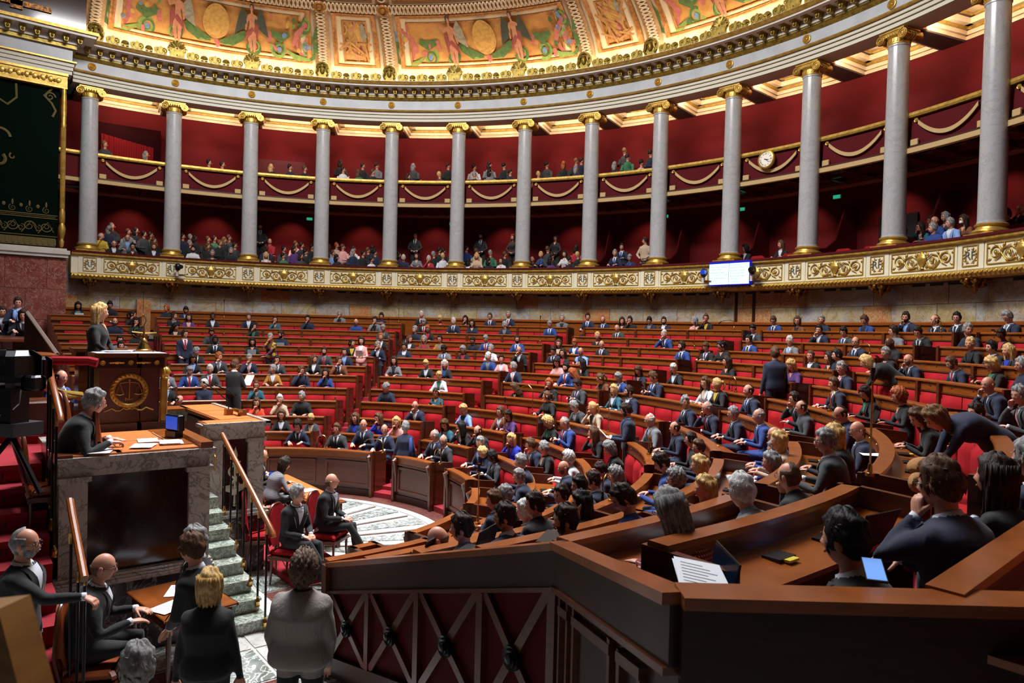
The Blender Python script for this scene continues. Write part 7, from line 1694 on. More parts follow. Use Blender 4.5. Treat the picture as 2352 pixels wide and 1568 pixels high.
-5.35 3.36 1.81 -122 m sg G J k k - desk -37 10 1 2 3
-3.32 5.37 1.69 -148 m bl G J n w - chin 16 10 2 0 1
-2.12 5.95 1.70 -160 w oy G J L k - down 21 10 3 0 3
-1.07 6.23 1.73 -170 m sn G J o w - desk 2 10 3 1 3
-0.83 6.26 1.68 -172 w od G W P - - phone 26 10 3 2 3
0.47 6.30 1.67 -184 w cy - J k v - down -29 10 4 0 3
1.06 6.23 1.73 -190 m rg - S b w r phone -24 10 4 1 3
2.16 5.94 1.68 -200 w ln - W k - - chin -14 10 4 2 3
4.61 3.68 1.63 -231 m sd - W n - - down 17 10 5 0 2
4.18 4.28 1.82 -224 w og G J k b - down 10 10 5 1 2
6.12 1.56 1.83 -256 m sd - J k b - desk 73 10 6 0 4
6.02 1.91 1.87 -252 m sk - W n - - desk 38 10 6 1 4
5.59 2.54 1.78 -246 m sd - S n w k desk 31 10 6 2 4
5.21 3.32 1.69 -238 m cg G S n w k desk 23 10 6 3 4
6.41 -0.12 1.71 90 m bd - W b - - tablet 56 10 7 0 3
6.66 -0.05 1.85 90 m sd - W g - - desk 56 10 7 1 3
6.24 0.98 1.77 -261 m sw - S n w k desk 47 10 7 2 3
-4.75 2.64 1.46 -119 w on G J k w - desk 5 11 1 0 2
-4.40 3.21 1.39 -126 w py G J G e - down 8 11 1 1 2
-3.70 3.99 1.42 -137 w ln - J n B - desk 12 11 2 0 3
-3.25 4.36 1.45 -143 w ln - W B - - chin -19 11 2 1 3
-2.87 4.62 1.39 -148 w ly - W p - - chin 17 11 2 2 3
-1.70 5.17 1.44 -162 w ln - W t - - down 23 11 3 0 3
-1.25 5.30 1.43 -167 w lk - J k w - chin -46 11 3 1 3
-0.74 5.39 1.40 -172 m rd B W k - - chin 4 11 3 2 3
0.36 5.43 1.36 -184 w ly - W B - - chin 15 11 4 0 3
1.09 5.33 1.36 -192 m sn G J n w - chin -22 11 4 1 3
1.65 5.18 1.39 -198 w sg G J k e - desk -16 11 4 2 3
3.59 3.04 1.43 -230 m sg - S n w k desk 16 11 5 0 4
2.83 3.68 1.46 -218 m sg - W n - - desk 3 11 5 1 4
3.99 3.54 1.57 -228 m bd B S n w k desk 14 11 5 2 4
3.22 4.34 1.52 -217 w cw - W w - - desk 2 11 5 3 4
5.28 1.32 1.64 -256 m sn - S n w k desk 42 11 6 0 2
5.22 1.52 1.66 -254 m sg - W k - - desk 40 11 6 1 2
-3.83 2.67 1.32 -125 m cd G S n w k write 7 12 1 0 1
-3.26 3.34 1.27 -136 m sn - S c w k desk 12 12 2 0 3
-2.78 3.75 1.40 -143 m bl - S n w n desk 16 12 2 1 3
-2.35 4.04 1.32 -150 m rn - S n w n desk 18 12 2 2 3
-1.10 4.54 1.32 -166 m rg - S n w k desk -46 12 3 0 2
-0.84 4.59 1.24 -170 m rg GB S c w k desk 28 12 3 1 2
0.37 4.66 1.35 -185 m sg - J n L - desk 17 12 4 0 3
0.51 4.64 1.18 -186 w sy G W n - - down -27 12 4 1 3
0.87 4.59 1.17 -191 m sk DG S c w k phone -22 12 4 2 3
"""
GALP = """
-15.59 0.46 6.37 -92 m bg - W y - - chin 75 0 0 0 0
-15.38 0.81 6.13 -93 m bg G J k w - desk -3 0 0 0 0
-15.75 1.27 6.41 -95 m rn G J g L - desk -3 0 0 0 0
-15.34 1.36 6.09 -95 w sk G W k - - desk -3 0 0 0 0
-15.27 2.00 6.14 -97 w ln - J k w - desk -2 0 0 0 0
-15.06 3.21 6.15 -102 m sk B W w - - desk -1 0 1 0 0
-14.92 3.82 6.04 -104 w sg G W G - - desk 0 0 1 0 0
-14.76 4.41 6.16 -107 m sg B W k - - desk 0 0 1 0 0
-15.59 5.71 7.26 -110 m sd B S k w n clasp 0 0 2 0 1
-14.37 5.53 6.08 -111 w ly - J e w - desk 1 0 2 0 0
-14.89 5.84 6.66 -111 m rd - W r - - cross 1 0 2 0 0
-11.89 9.79 6.18 -129 m sw - W n - - desk 6 0 4 0 0
-12.67 10.73 7.17 -130 m sn - S k w n clasp 5 0 4 0 1
-11.57 10.16 6.26 -131 w ld - W g - - desk 6 0 4 0 0
-11.26 10.50 6.16 -133 w sw - W r - - chin 6 0 4 0 0
-9.95 11.75 6.27 -140 w oy - W e - - desk 8 0 5 0 0
-10.85 12.56 7.17 -139 m sd B S k w n clasp 8 0 5 0 1
-9.23 12.33 6.11 -143 w pd - W w - - desk 9 0 5 0 0
-9.78 13.29 7.10 -144 w ln - J k k - clasp 9 0 5 0 1
-8.26 13.00 6.15 -148 m bn - W k - - desk 10 0 6 0 0
-8.06 13.24 6.32 -149 w sy F J G b - desk 11 0 6 0 0
-8.47 14.27 7.06 -149 w ld - W k - - clasp 10 0 6 0 1
-7.28 13.68 6.33 -152 w ld - W w - - desk 11 0 6 0 0
-6.23 14.08 6.08 -156 m sk - W v - - down 12 0 7 0 0
-5.58 14.46 6.31 -159 m sg - S n w b desk 13 0 7 0 0
-5.80 15.02 6.59 -159 m sd - S n w b desk 13 0 7 0 0
-4.99 14.57 6.12 -161 m sg F J n b - phone 14 0 7 0 0
-4.92 15.23 6.75 -162 m sd - W e - - clasp -52 0 7 0 1
-1.13 15.46 6.22 -176 w ok - J k w - cross -38 0 9 0 0
-0.03 15.60 6.26 -180 w ln - J k w - desk -34 0 9 0 0
3.59 15.08 6.24 -193 m sr B S g L n desk -21 0 10 0 0
3.99 15.08 6.31 -195 w ld G W t - - chin -20 0 11 0 0
3.94 15.82 6.55 -194 w on - W e - - desk -21 0 11 0 0
4.40 14.76 6.20 -197 m sg - W b - - desk -18 0 11 0 0
4.22 15.33 6.46 -195 m bg G W b - - desk -19 0 11 0 0
4.30 15.72 6.59 -195 w og - W G - - desk -19 0 11 0 0
4.78 14.74 6.28 -198 m sg - J L w - desk -17 0 11 0 0
4.88 15.24 6.40 -198 w ld M W o - - desk -17 0 11 0 0
6.05 14.27 6.28 -203 m sd G W k - - desk -12 0 11 0 0
6.24 14.51 6.40 -203 m bg G W k - - chin -12 0 11 0 0
"""
CROWD = """-16.18 0.80 6.70 g n;-16.57 0.93 6.86 g k;-16.24 1.38 6.67 n g;-16.32 1.64 6.75 k k;-16.09 1.85 6.63 k G;-16.36 2.12 6.65 d o;-15.76 2.11 6.40 n k;-15.91 3.07 6.66 k n;-15.95 3.34 6.66 g k;-15.73 3.44 6.62 k k;-15.47 3.21 6.39 g k;-15.83 3.91 6.63 n k;-15.34 3.78 6.33 n k;-15.87 4.15 6.68 d v;-15.34 4.19 6.48 t k;-15.68 4.45 6.64 t k;-15.83 4.66 6.76 n G;-15.10 4.65 6.42 d G;-14.65 5.64 6.40 d n;-14.52 6.24 6.39 k G;-14.15 6.08 6.10 k v;-14.36 6.58 6.41 d P;-14.82 6.80 6.66 n p;-14.53 6.93 6.59 d n;-13.89 6.65 6.12 d G;-14.10 6.91 6.31 k k;-14.46 7.30 6.56 k k;-14.16 7.86 6.59 n G;-13.64 7.78 6.32 n L;-14.03 8.10 6.66 r e;-13.29 7.78 6.13 k k;-13.73 8.21 6.59 n p;-13.61 8.60 6.53 d w;-13.34 8.46 6.39 g n;-13.14 8.77 6.35 k k;-13.31 9.05 6.50 n k;-13.30 9.25 6.60 k k;-12.80 9.09 6.38 k n;-12.60 8.85 6.09 d w;-12.35 9.86 6.33 d P;-11.48 10.85 6.38 g k;-11.59 11.17 6.56 k k;-11.48 11.29 6.53 k k;-11.06 11.00 6.30 y w;-10.84 11.90 6.65 k b;-10.18 11.56 6.08 k w;-10.47 12.10 6.53 n e;-9.88 12.33 6.44 g v;-9.59 12.05 6.11 k k;-9.44 12.67 6.39 n k;-8.40 13.85 6.61 n G;-7.66 13.36 6.12 k P;-7.92 13.67 6.32 d k;-7.03 13.70 6.13 d k;-7.43 14.39 6.61 k r;-7.08 14.13 6.33 y k;-15.69 0.54 9.45 t G;-15.50 1.76 9.28 g n;-15.25 3.74 9.29 k k;-15.14 4.17 9.28 d k;-14.61 5.75 9.35 y k;-14.36 6.35 9.40 k n;-14.14 6.83 9.39 n k;-14.17 8.26 9.85 d k;-13.64 8.92 9.75 d k;-13.35 9.36 9.78 d g;-12.49 10.48 9.79 g G;-11.58 11.47 9.82 d k;-10.84 12.17 9.76 k w;-10.38 12.56 9.83 k g;-9.95 12.91 9.78 k k;-8.58 13.86 9.75 k G;-8.01 14.20 9.72 r k;-7.75 14.57 9.85 t k;-7.49 14.59 9.83 d n;-7.12 13.99 9.39 g n;-6.08 15.34 10.05 t G;-5.75 15.15 9.75 d v;-5.81 14.59 9.39 g k;-4.96 15.00 9.39 k e;-5.09 15.59 9.84 d n;-13.18 8.53 9.36 n v;-12.89 8.97 9.40 n k;-13.57 8.09 9.46 d w;-11.99 9.98 9.25 d n;-11.21 10.85 9.33 y G;-10.24 11.77 9.32 g k;-9.79 12.14 9.40 k g;-9.17 12.62 9.38 d n;-8.28 13.22 9.24 y p"""
# ---------------------------------------------------------------- the deputies in their rows
def words(kind, top, inner, tie):
    if kind == 'S': return '%s suit' % CN[top] + (' and %s tie' % CN[tie] if tie != '-' else '')
    if kind == 'J': return '%s jacket over %s' % (CN[top], CN[inner])
    return '%s top' % CN[top]
BN = ['leftmost block', 'second block', 'third block', 'fourth block', 'fifth block', 'sixth block', 'seventh block', 'nearest block']
def rname(r): return 'top row' if r == 1 else ('front desks' if r == 12 else ORD[r] + ' row')
PT = dict(chin='chin on hand', write='writing', phone='holding phone', tablet='using tablet', cross='arms crossed', down='head bowed')
def seat_scale(x, y): return .86 if (degrees(atan2(y, -x)) > 118 and x > 3) else .96
for n_, ln in enumerate(DEP.strip().split('\n')):
    f = ln.split(); x, y, z, rz = [float(v) for v in f[:4]]; sx = f[4]; hs, hc = f[5]; fl, kind, top, inner, tie, pose = f[6:12]; yaw, row, blk, k, tot = [int(v) for v in f[12:17]]
    pos = 'alone' if tot == 1 else ('leftmost' if k == 0 else ORD[k + 1] + ' from left')
    lab = 'person in %s, %s, %s, %s' % (words(kind, top, inner, tie), rname(row), BN[blk], pos)
    if pose in PT and len((lab + ' ' + PT[pose]).split()) <= 16: lab += ', ' + PT[pose]
    o = person((x, y, z), radians(rz), sx, hs, hc, fl, kind, top, inner, tie, pose, yaw, None, lab, 'people seated in the rows', seed=n_, scale=seat_scale(x, y))
    if pose in ('phone', 'tablet', 'write') or (n_ % 7 == 3 and pose == 'desk'):
        fw_ = Vector((sin(-radians(rz)), cos(radians(rz)), 0)); sd = Vector((fw_.y, -fw_.x, 0)); base = Vector((x, y, z))
        where = '%s, %s, %s' % (rname(row), BN[blk], pos)
        zd = ZR[row - 1] - .16
        if pose == 'phone': t = link('phone', PHN, None, None, 'black phone held by the person in %s' % where, 'phone', 'phones held in the rows'); t.matrix_world = o.matrix_world @ Matrix.Translation((0, .43, .885)) @ Matrix.Rotation(.7, 4, 'X')
        elif pose == 'tablet':
            t = link('tablet', TAB, None, None, 'dark tablet standing before the person in %s' % where, 'tablet', 'tablets on the desks'); t.matrix_world = o.matrix_world @ Matrix.Translation((0, .50, .84)) @ Matrix.Rotation(-1.2, 4, 'X')
        else:
            p = base + fw_ * .42; papers(p.x, p.y, zd + .004, 1 if pose == 'write' else 2, radians(rz) + .2, 'white papers before the person in %s' % where, names='paper', lines=False, spread=.03)['group'] = 'papers on the desks'
for ln in GALP.strip().split('\n'):
    f = ln.split(); x, y, z, rz = [float(v) for v in f[:4]]; sx = f[4]; hs, hc = f[5]; fl, kind, top, inner, tie, pose = f[6:12]; yaw = int(f[12]); bay, st = int(f[14]), f[16] == '1'
    GALN = globals().setdefault('GALN', {}); GALN[bay] = GALN.get(bay, 0) + 1
    lab = '%sperson in %s, lower gallery, %s bay from left, %s' % ('standing ' if st else '', words(kind, top, inner, tie), ORD[bay + 1], ORD[GALN[bay]])
    person((x, y, z), radians(rz), sx, hs, hc, fl, kind, top, inner, tie, pose, yaw, None, lab, 'visitors in the lower gallery', seed=bay * 3, stand=st, scale=.96)
# the rest of the public, too small to pick apart
MATS = []; MI = {}
def mi(mt):
    if mt.name not in MI: MI[mt.name] = len(MATS); MATS.append(mt)
    return MI[mt.name]
cr = MB()
for n_, it in enumerate(CROWD.split(';')):
    f = it.split(); x, y, z = [float(v) for v in f[:3]]; a = atan2(-y, -x) - pi / 2; M_ = Matrix.Translation((x, y, z)) @ Matrix.Rotation(a + (n_ % 5 - 2) * .2, 4, 'Z')
    cr.cur = mi(SKIN['f' if n_ % 9 else 'd']); o0 = len(cr.v); cr.ell((0, 0, 0), (.07, .088, .112), 12, 9, M_); cr.ell((0, .09, -.018), (.012, .014, .022), 6, 5, M_); cr.tube([M_ @ Vector((0, -.02, -.2)), M_ @ Vector((0, -.01, -.05))], .05, 8)
    cr.cur = mi(HC[f[3]]); cr.ell((0, -.022, .028), (.080, .088, .105), 12, 8, M_)
    if n_ % 3 == 0: cr.ell((0, -.05, -.06), (.085, .055, .15), 12, 8, M_)
    cr.cur = mi(M_IRIS)
    for s_ in (-1, 1): cr.ell((s_ * .03, .078, .012), (.012, .008, .006), 6, 4, M_)
    cr.cur = mi(cloth(f[4])); cr.tube([M_ @ Vector(p) for p in ((0, -.04, -.72), (0, -.05, -.5), (0, -.04, -.3), (0, -.03, -.2), (0, -.02, -.15))], [.16, .17, .20, .15, .06], 12, flat=.62)
    for s_ in (-1, 1): cr.tube([M_ @ Vector(p) for p in ((s_ * .17, -.03, -.27), (s_ * .23, .04, -.5), (s_ * .08, .26, -.5))], [.055, .05, .035], 8)
    cr.cur = mi(SKIN['f']); cr.ell((.08, .30, -.5), (.035, .05, .025), 8, 5, M_); cr.ell((-.08, .30, -.5), (.035, .05, .025), 8, 5, M_)
    if n_ % 4 == 0: cr.cur = mi(M_SHIRT); cr.ell((0, .065, -.28), (.035, .03, .09), 8, 6, M_)
o_ = ob('people_crowd', cr, MATS, None, smooth=True, label='rows of small seated visitors filling both galleries', cat='people', kind='stuff')
# ---------------------------------------------------------------- people who stand or sit apart; heads given in the hall frame
def hv(dx, dy): return atan2(dy, dx) - pi / 2
TOCAM = lambda p: hv(CAM.x - p[0], CAM.y - p[1])
def who(head, face, *a, **k): return person(head, face, *a, **k)
LFT = Vector((-.6181, -.7861, 0))           # towards the left edge of the picture
AWAY = Vector((-.7861, .6181, 0))
def dirn(l, f_): v = LFT * l + AWAY * f_; return hv(v.x, v.y)
def patt(name, base, cols, kind):
    m = mat(name, base, .85); nt = m.node_tree; N, L = nt.nodes, nt.links; b = N['Principled BSDF']; tc = N.new('ShaderNodeTexCoord')
    if kind == 'stripe':
        w_ = N.new('ShaderNodeTexWave'); w_.bands_direction = 'Z'; w_.inputs['Scale'].default_value = cols[1]; w_.inputs['Distortion'].default_value = .6; L.new(tc.outputs['Object'], w_.inputs[0]); src = w_.outputs['Fac']
    elif kind == 'plaid':
        w_ = N.new('ShaderNodeTexWave'); w_.bands_direction = 'Z'; w_.inputs['Scale'].default_value = cols[1]; w2 = N.new('ShaderNodeTexWave'); w2.bands_direction = 'X'; w2.inputs['Scale'].default_value = cols[1]; ad = N.new('ShaderNodeMath'); ad.operation = 'MULTIPLY'; L.new(tc.outputs['Object'], w_.inputs[0]); L.new(tc.outputs['Object'], w2.inputs[0]); mx_ = N.new('ShaderNodeMath'); mx_.operation = 'MAXIMUM'; L.new(w_.outputs['Fac'], ad.inputs[0]); L.new(w2.outputs['Fac'], ad.inputs[1]); src = ad.outputs[0]
    else:
        w_ = N.new('ShaderNodeTexVoronoi'); w_.inputs['Scale'].default_value = cols[1]; L.new(tc.outputs['Object'], w_.inputs[0]); src = w_.outputs['Distance']
    rp = N.new('ShaderNodeValToRGB'); rp.color_ramp.elements[0].position = .42; rp.color_ramp.elements[1].position = .52; rp.color_ramp.elements[0].color = srgb(base); rp.color_ramp.elements[1].color = srgb(cols[0]); L.new(src, rp.inputs[0]); L.new(rp.outputs[0], b.inputs['Base Color']); return m
CLM['1'] = patt('cloth_striped', '#8f9096', ('#3c3e44', 22), 'stripe'); CLM['2'] = patt('cloth_red_check', '#7c1c24', ('#c8a088', 14), 'plaid'); CLM['3'] = patt('cloth_yellow_pattern', '#b09020', ('#4a2040', 9), 'spot')
CLM['4'] = mat('knit_greige', '#8c8580', .95, bump=(70, .35, (1, 1, .15))); CLM['5'] = patt('cloth_orange_flower', '#101010', ('#c04010', 9), 'spot')
CN.update({'1': 'grey striped', '2': 'red checked', '3': 'yellow patterned', '4': 'greige knitted'})
G1 = 'people standing or sitting round the rostrum'
sw = who((6.41, -1.31, 1.67), dirn(-.05, 1), 'w', 'c', 'l', '', 'W', '4', '-', '-', 'hips', 0, 4, 'person from behind in greige knitted sweater with hands in pockets, beside the crossed-bar partition', G1, stand=True, bulk=1.34, legs='k', seed=1, scale=1.01)
m = MB(); m.tube([(0, -.01, -.19), (0, -.01, -.13)], [.075, .07], 14); child('turtleneck', m.mesh('turtleneck', cloth('k'), True), sw, person_mesh(('w', 'hips', True, None, 1.34, 0), 0, 4)[1], mat('dark_green_knit', '#1c241c', .9))
who((6.08, -1.90, 1.57), dirn(.15, 1), 'w', 'o', 'y', '', 'W', 'k', '-', '-', 'stand', 0, 4, 'person from behind in long black jacket standing between small table and marble stairs', G1, stand=True, bulk=1.12, seed=2, scale=.95)
who((5.46, -1.87, 1.68), dirn(1, .25), 'm', 's', 'n', 'G', 'S', 'k', 'w', '-', 'bend', 0, 8, 'person in black suit standing over the small table, face turned left', G1, stand=True, lean=8, seed=3, scale=1.0)
who((4.95, -1.72, 1.60), dirn(.8, -.3), 'm', 's', 'g', '', 'S', 'k', 'w', '-', 'stand', 0, 6, 'person in black behind the one leaning over the small table', G1, stand=True, seed=4, scale=.97)
who((7.41, -2.63, 1.67), dirn(.5, .8), 'm', 's', 'g', '', 'S', 'k', 'w', '-', 'stand', 0, 6, 'person cut off at the bottom edge, back of head and dark collar', G1, stand=True, seed=5, scale=1.0)
lm = who((4.86, -2.95, 1.75), dirn(-1, .15), 'm', 'r', 'g', 'GB', 'S', 'k', 'w', '-', 'reach', 0, 2, 'usher in black tailcoat and white tie resting a hand on the stair rail', G1, stand=True, seed=6, scale=1.02)
em_ = who((4.34, -2.33, 1.31), dirn(-.95, .35), 'm', 'b', 'n', 'G', 'S', 'k', 'w', '-', 'desk', 0, 8, 'usher in black with gold collar emblem seated at the small table', G1, seed=7, scale=1.06, bulk=1.15)
m = MB(); m.ell((.10, .155, .985), (.02, .01, .026), 8, 6, Matrix.Identity(4)); child('gold_emblem', m.mesh('gold_emblem', M_GOLD, True), em_)
who((2.88, -2.22, 2.65), hv(.12, 1), 'm', 's', 'g', 'G', 'S', 'k', 'w', 'k', 'write', 0, 10, 'person in black suit and glasses writing at the high marble desk', G1, seed=8, scale=1.08)
who((.25, -1.80, 3.64), hv(.45, .9), 'w', 'l', 'y', '', 'W', 'k', '-', '-', 'clasp', 10, 4, 'person in black standing at the president desk with arms folded', G1, stand=True, seed=9, scale=.96)
who((-.15, 1.0, 1.20), hv(-.1, 1), 'w', 'o', 'd', '', 'W', '1', '-', '-', 'write', 0, 22, 'person in grey striped jacket seen from behind at the clerks table', G1, seed=10, scale=.93)
who((-1.0, .92, 1.22), hv(.5, 1), 'm', 'r', 'n', 'G', 'S', 'k', 'w', '-', 'desk', 0, 8, 'person in black suit at the far half of the clerks table', G1, seed=11, scale=.95)
who((-1.50, .95, 1.20), hv(.3, 1), 'm', 's', 'd', '', 'S', 'G', 'w', '-', 'desk', 0, 8, 'person in dark grey suit half hidden by the speaker tribune', G1, seed=12, scale=.95)
for (hd, fc, nm, hs, hc, yw, pt_, wh) in (((2.12, .34, 1.21), dirn(-.75, -.5), 'first', 's', 'g', 25, 0, 'nearer the marble stairs'), ((1.65, 1.04, 1.23), dirn(-1, -.2), 'second', 'b', 'n', 15, -8, 'farther from the marble stairs')):
    u = who(hd, fc, 'm', hs, hc, '' if nm == 'first' else 'G', 'S', 'k', 'w', '-', 'lap', yw, pt_, 'usher in black tailcoat with silver chain on a red chair, %s' % wh, G1, seed=13, scale=.98)
    m = MB(); F_ = body_geo(('m', 'lap', False, None, 1.0, 0))[4]
    for s_ in (-1, 1): m.tube([F_.surf(.80 - .045 * i, s_ * (.42 - .03 * i), .028) for i in range(9)], .005, 5)
    child('silver_chain', m.mesh('silver_chain', M_STEEL, True), u); m = MB(); p = F_.surf(.975, 0, .03)
    for s_ in (-1, 1): m.ell(p + Vector((s_ * .026, .0, 0)), (.026, .010, .016), 8, 6)
    child('white_bow_tie', m.mesh('white_bow_tie', M_SHIRT, True), u)
b_ = who(None, dirn(0, 1), 'w', 's', 'g', '', 'W', 'n', '-', '-', 'stand', 0, 4, 'person from behind in navy jacket and black skirt standing on the marble floor', G1, stand=True, foot=(-1.2, 3.9, 0), seed=14, scale=.93)
b_.material_slots[2].material = SKIN['f']; m = MB(); m.tube([(0, -.01, 1.0), (0, -.01, .92), (0, 0, .75), (0, 0, .5)], [.165, .185, .185, .165], 18, flat=.75); child('black_skirt', m.mesh('black_skirt', cloth('k'), True), b_)
m = MB(); m.tube([(.12, .05, 1.42), (.14, -.10, 1.40), (.15, -.13, 1.2), (.15, -.13, .85)], [.02, .035, .04, .045], 7, flat=.4); child('blue_scarf', m.mesh('blue_scarf', cloth('b'), True), b_)
us = who((-5.64, 1.84, 2.58), dirn(-.2, 1), 'm', 's', 'n', 'G', 'S', 'k', 'w', '-', 'paper', -25, 6, 'usher in black tailcoat seen from behind holding out a white sheet, in the left aisle', G1, stand=True, seed=15, scale=1.0)
def sheet(o, at, rx, lab):
    t = link('paper_sheet', SHEET, None, None, lab, 'papers', 'sheets held in the hand'); t.matrix_world = o.matrix_world @ Matrix.Translation(at) @ Matrix.Rotation(rx, 4, 'X')
m = MB(); bx(m, -.105, .105, -.148, .148, 0, .003); SHEET = m.mesh('paper_sheet', M_PAPER)
sheet(us, (.1, .46, 1.28), .9, 'white sheet held by the usher in the left aisle')
who((-9.66, 1.69, 3.24), dirn(-.55, -.8), 'm', 's', 'd', 'G', 'S', 'n', 'w', 'r', 'carry', 35, 6, 'person in navy suit and red tie standing in the second block holding files', G1, stand=True, seed=16, scale=.97)
who((-9.02, 3.85, 3.19), dirn(-.1, -1), 'w', 's', 'g', '', 'J', '3', 'o', '-', 'chin', 0, 8, 'person in yellow patterned coat and brown scarf standing with hand at mouth', G1, stand=True, seed=17, scale=.93)
pk = who((-7.69, 6.08, 3.15), dirn(-.05, -1), 'w', 'o', 'd', '', 'J', 'p', 'w', '-', 'paper', 0, 4, 'person in pale pink jacket standing and reading from sheets', G1, stand=True, seed=18, scale=.95); pk.material_slots[2].material = cloth('k'); sheet(pk, (0, .40, 1.22), 1.0, 'white sheets held by the standing person in pink')
gc = who((-6.28, 12.73, 4.03), dirn(.2, -1), 'm', 's', 'g', '', 'J', 'g', 'k', '-', 'cross', 0, 4, 'person in grey coat with scarf at the aisle end of the top row', G1, seed=19, scale=1.0)
sp_ = who((3.15, 5.73, 2.21), dirn(1, .1), 'm', 's', 'd', 'B', 'S', 'n', 'L', 'b', 'paper', 0, 22, 'person in navy suit standing with papers in the sixth block, face to the left', G1, stand=True, seed=20, scale=.97); sheet(sp_, (0, .42, 1.20), .8, 'white papers held by the standing person in the sixth block')
who((3.95, 8.97, 3.22), dirn(.1, 1), 'm', 's', 'n', '', 'W', 'n', '-', '-', 'stand', 0, 4, 'person from behind in long navy coat standing before the marble door', G1, stand=True, bulk=1.12, seed=21, scale=.98)
who((5.74, 8.87, 3.14), dirn(1, .35), 'w', 'o', 'y', 'F', 'W', 'k', 'g', '-', 'bend', 0, 26, 'person in black with grey scarf bending over a desk in the seventh block', G1, stand=True, lean=52, bulk=1.1, seed=22, scale=.95)
who((8.83, 3.74, 2.80), dirn(1, .1), 'w', 'o', 't', '', 'W', 'n', '-', '-', 'bend', 0, 38, 'person in dark navy coat bending low over papers at the right', G1, stand=True, lean=62, bulk=1.12, seed=23, scale=.95)
who((9.03, -.28, 2.54), pi / 2 + .1, 'w', 'l', 'g', 'G', 'W', '2', '-', '-', 'write', 5, 22, 'person in red checked top writing, behind the front partition', 'people in the nearest block', seed=24, scale=.88)
who((10.12, -.50, 2.67), pi / 2 + .05, 'm', 's', 'k', '', 'S', 'k', 'w', '-', 'desk', 0, 6, 'person in black jacket with white collar reading, lower right foreground', 'people in the nearest block', seed=25, scale=.92)
who((10.17, .31, 2.82), pi / 2 - .1, 'm', 's', 'n', 'G', 'S', 'n', 'w', '-', 'chinl', 10, 8, 'person in navy suit and glasses leaning face on hand, right foreground', 'people in the nearest block', seed=26, scale=1.0, bulk=1.12)
who((10.22, .88, 2.80), pi / 2 - .1, 'w', 'l', 'd', '', 'W', 'k', '-', '-', 'clap', 0, 0, 'person in dark top with hands joined before the face, right foreground', 'people in the nearest block', seed=27, scale=.93)
who((10.95, -.18, 2.74), pi / 2 - .1, 'w', 'l', 'y', '', 'W', 'n', '-', '-', 'phone', 0, 22, 'person in dark jacket cut off at the lower right edge', 'people in the nearest block', seed=28, scale=.93)
who((10.15, 1.66, 2.82), pi / 2 - .2, 'm', 's', 'g', '', 'S', 'n', 'w', '-', 'desk', 0, 4, 'person in navy cut off at the right edge, behind the bending one', 'people in the nearest block', seed=29, scale=.95)
who((8.96, .50, 2.53), pi / 2 - .05, 'm', 's', 'w', 'G', 'S', 'g', 'L', '-', 'write', 8, 12, 'person in grey suit and glasses bent over white papers near the front', 'people in the nearest block', seed=30, scale=.86, bulk=1.08)
who((8.76, 1.38, 2.50), pi / 2 - .05, 'm', 'r', 'n', 'G', 'W', 'k', '-', '-', 'chin', 5, 6, 'person in black jacket and glasses with chin on hand near the front', 'people in the nearest block', seed=31, scale=.86)
who((-1.92, -2.02, 2.60), hv(.9, .6), 'm', 'r', 'd', '', 'S', 'b', 'w', 'n', 'desk', 0, 6, 'person in blue suit seated behind the red velvet rail', G1, seed=32, scale=1.0)
who((-7.78, -2.16, 3.63), hv(.9, -.1), 'w', 'o', 'd', '', 'S', 'k', 'w', 'k', 'write', 0, 16, 'person in black suit and tie seated before the red marble wall', G1, seed=33, scale=1.0)
who((-9.07, -2.18, 3.93), hv(.9, .0), 'm', 's', 'd', 'F', 'S', 'n', 'L', '-', 'desk', 0, 10, 'person in navy with light blue scarf against the red marble wall', G1, seed=34, scale=1.0)
who((-9.3, -2.47, 3.70), hv(.9, .1), 'm', 's', 'd', '', 'S', 'n', 'w', '-', 'desk', 0, 10, 'person in navy cut off at the left edge by the red marble wall', G1, seed=35, scale=1.0)
# laptops and papers near the front
laptop((6.30, -.24, 1.52), -pi / 2 + .5, 'open laptop with light blue screen, left of two above the partition', 105, M_SCRL, .34); laptop((7.0, -.20, 1.76), -pi / 2 + .5, 'open laptop with document on screen, right of two above the partition', 105, M_SCRL, .36)
laptop((7.65, .12, 1.98), -pi / 2 + .6, 'laptop with dark blue screen before the rows of the nearest block', 100, mat('screen_navy', '#0c2c5c', .2, emit='#123c78', estr=.35), .34, False)
laptop((9.50, -.66, 2.26), -pi / 2 + .9, 'dark laptop seen from behind the front rail', 100, None, .38, False)
laptop((9.45, .95, 2.27), -pi / 2 - .1, 'open laptop with web page beside the person in foreground black jacket', 112, M_SCRL, .36)
papers(8.62, -.30, 2.07, 3, 1.4, 'white note sheets under the hand of the person in red checked top'); papers(8.58, .60, 2.07, 2, 1.3, 'white sheets in front of the person in grey suit'); papers(8.55, 1.3, 2.07, 1, 1.2, 'sheet before the person with chin on hand near the front')
t = papers(9.70, -.86, 2.44, 4, 1.0, 'bunch of white pages fanned open on the front rail', .21, .30); t.rotation_euler = (.22, .16, .9)
t = link('phone', PHN, None, None, 'phone with lit screen lying at the right front rail', 'phone'); t.matrix_world = Matrix.Translation((10.30, -.62, 2.62)) @ Matrix.Rotation(.6, 4, 'Z') @ Matrix.Rotation(.3, 4, 'X'); m = MB(); m.box((0, 0, .005), (.068, .14, .002)); ob('screen', m, M_SCRL, t)
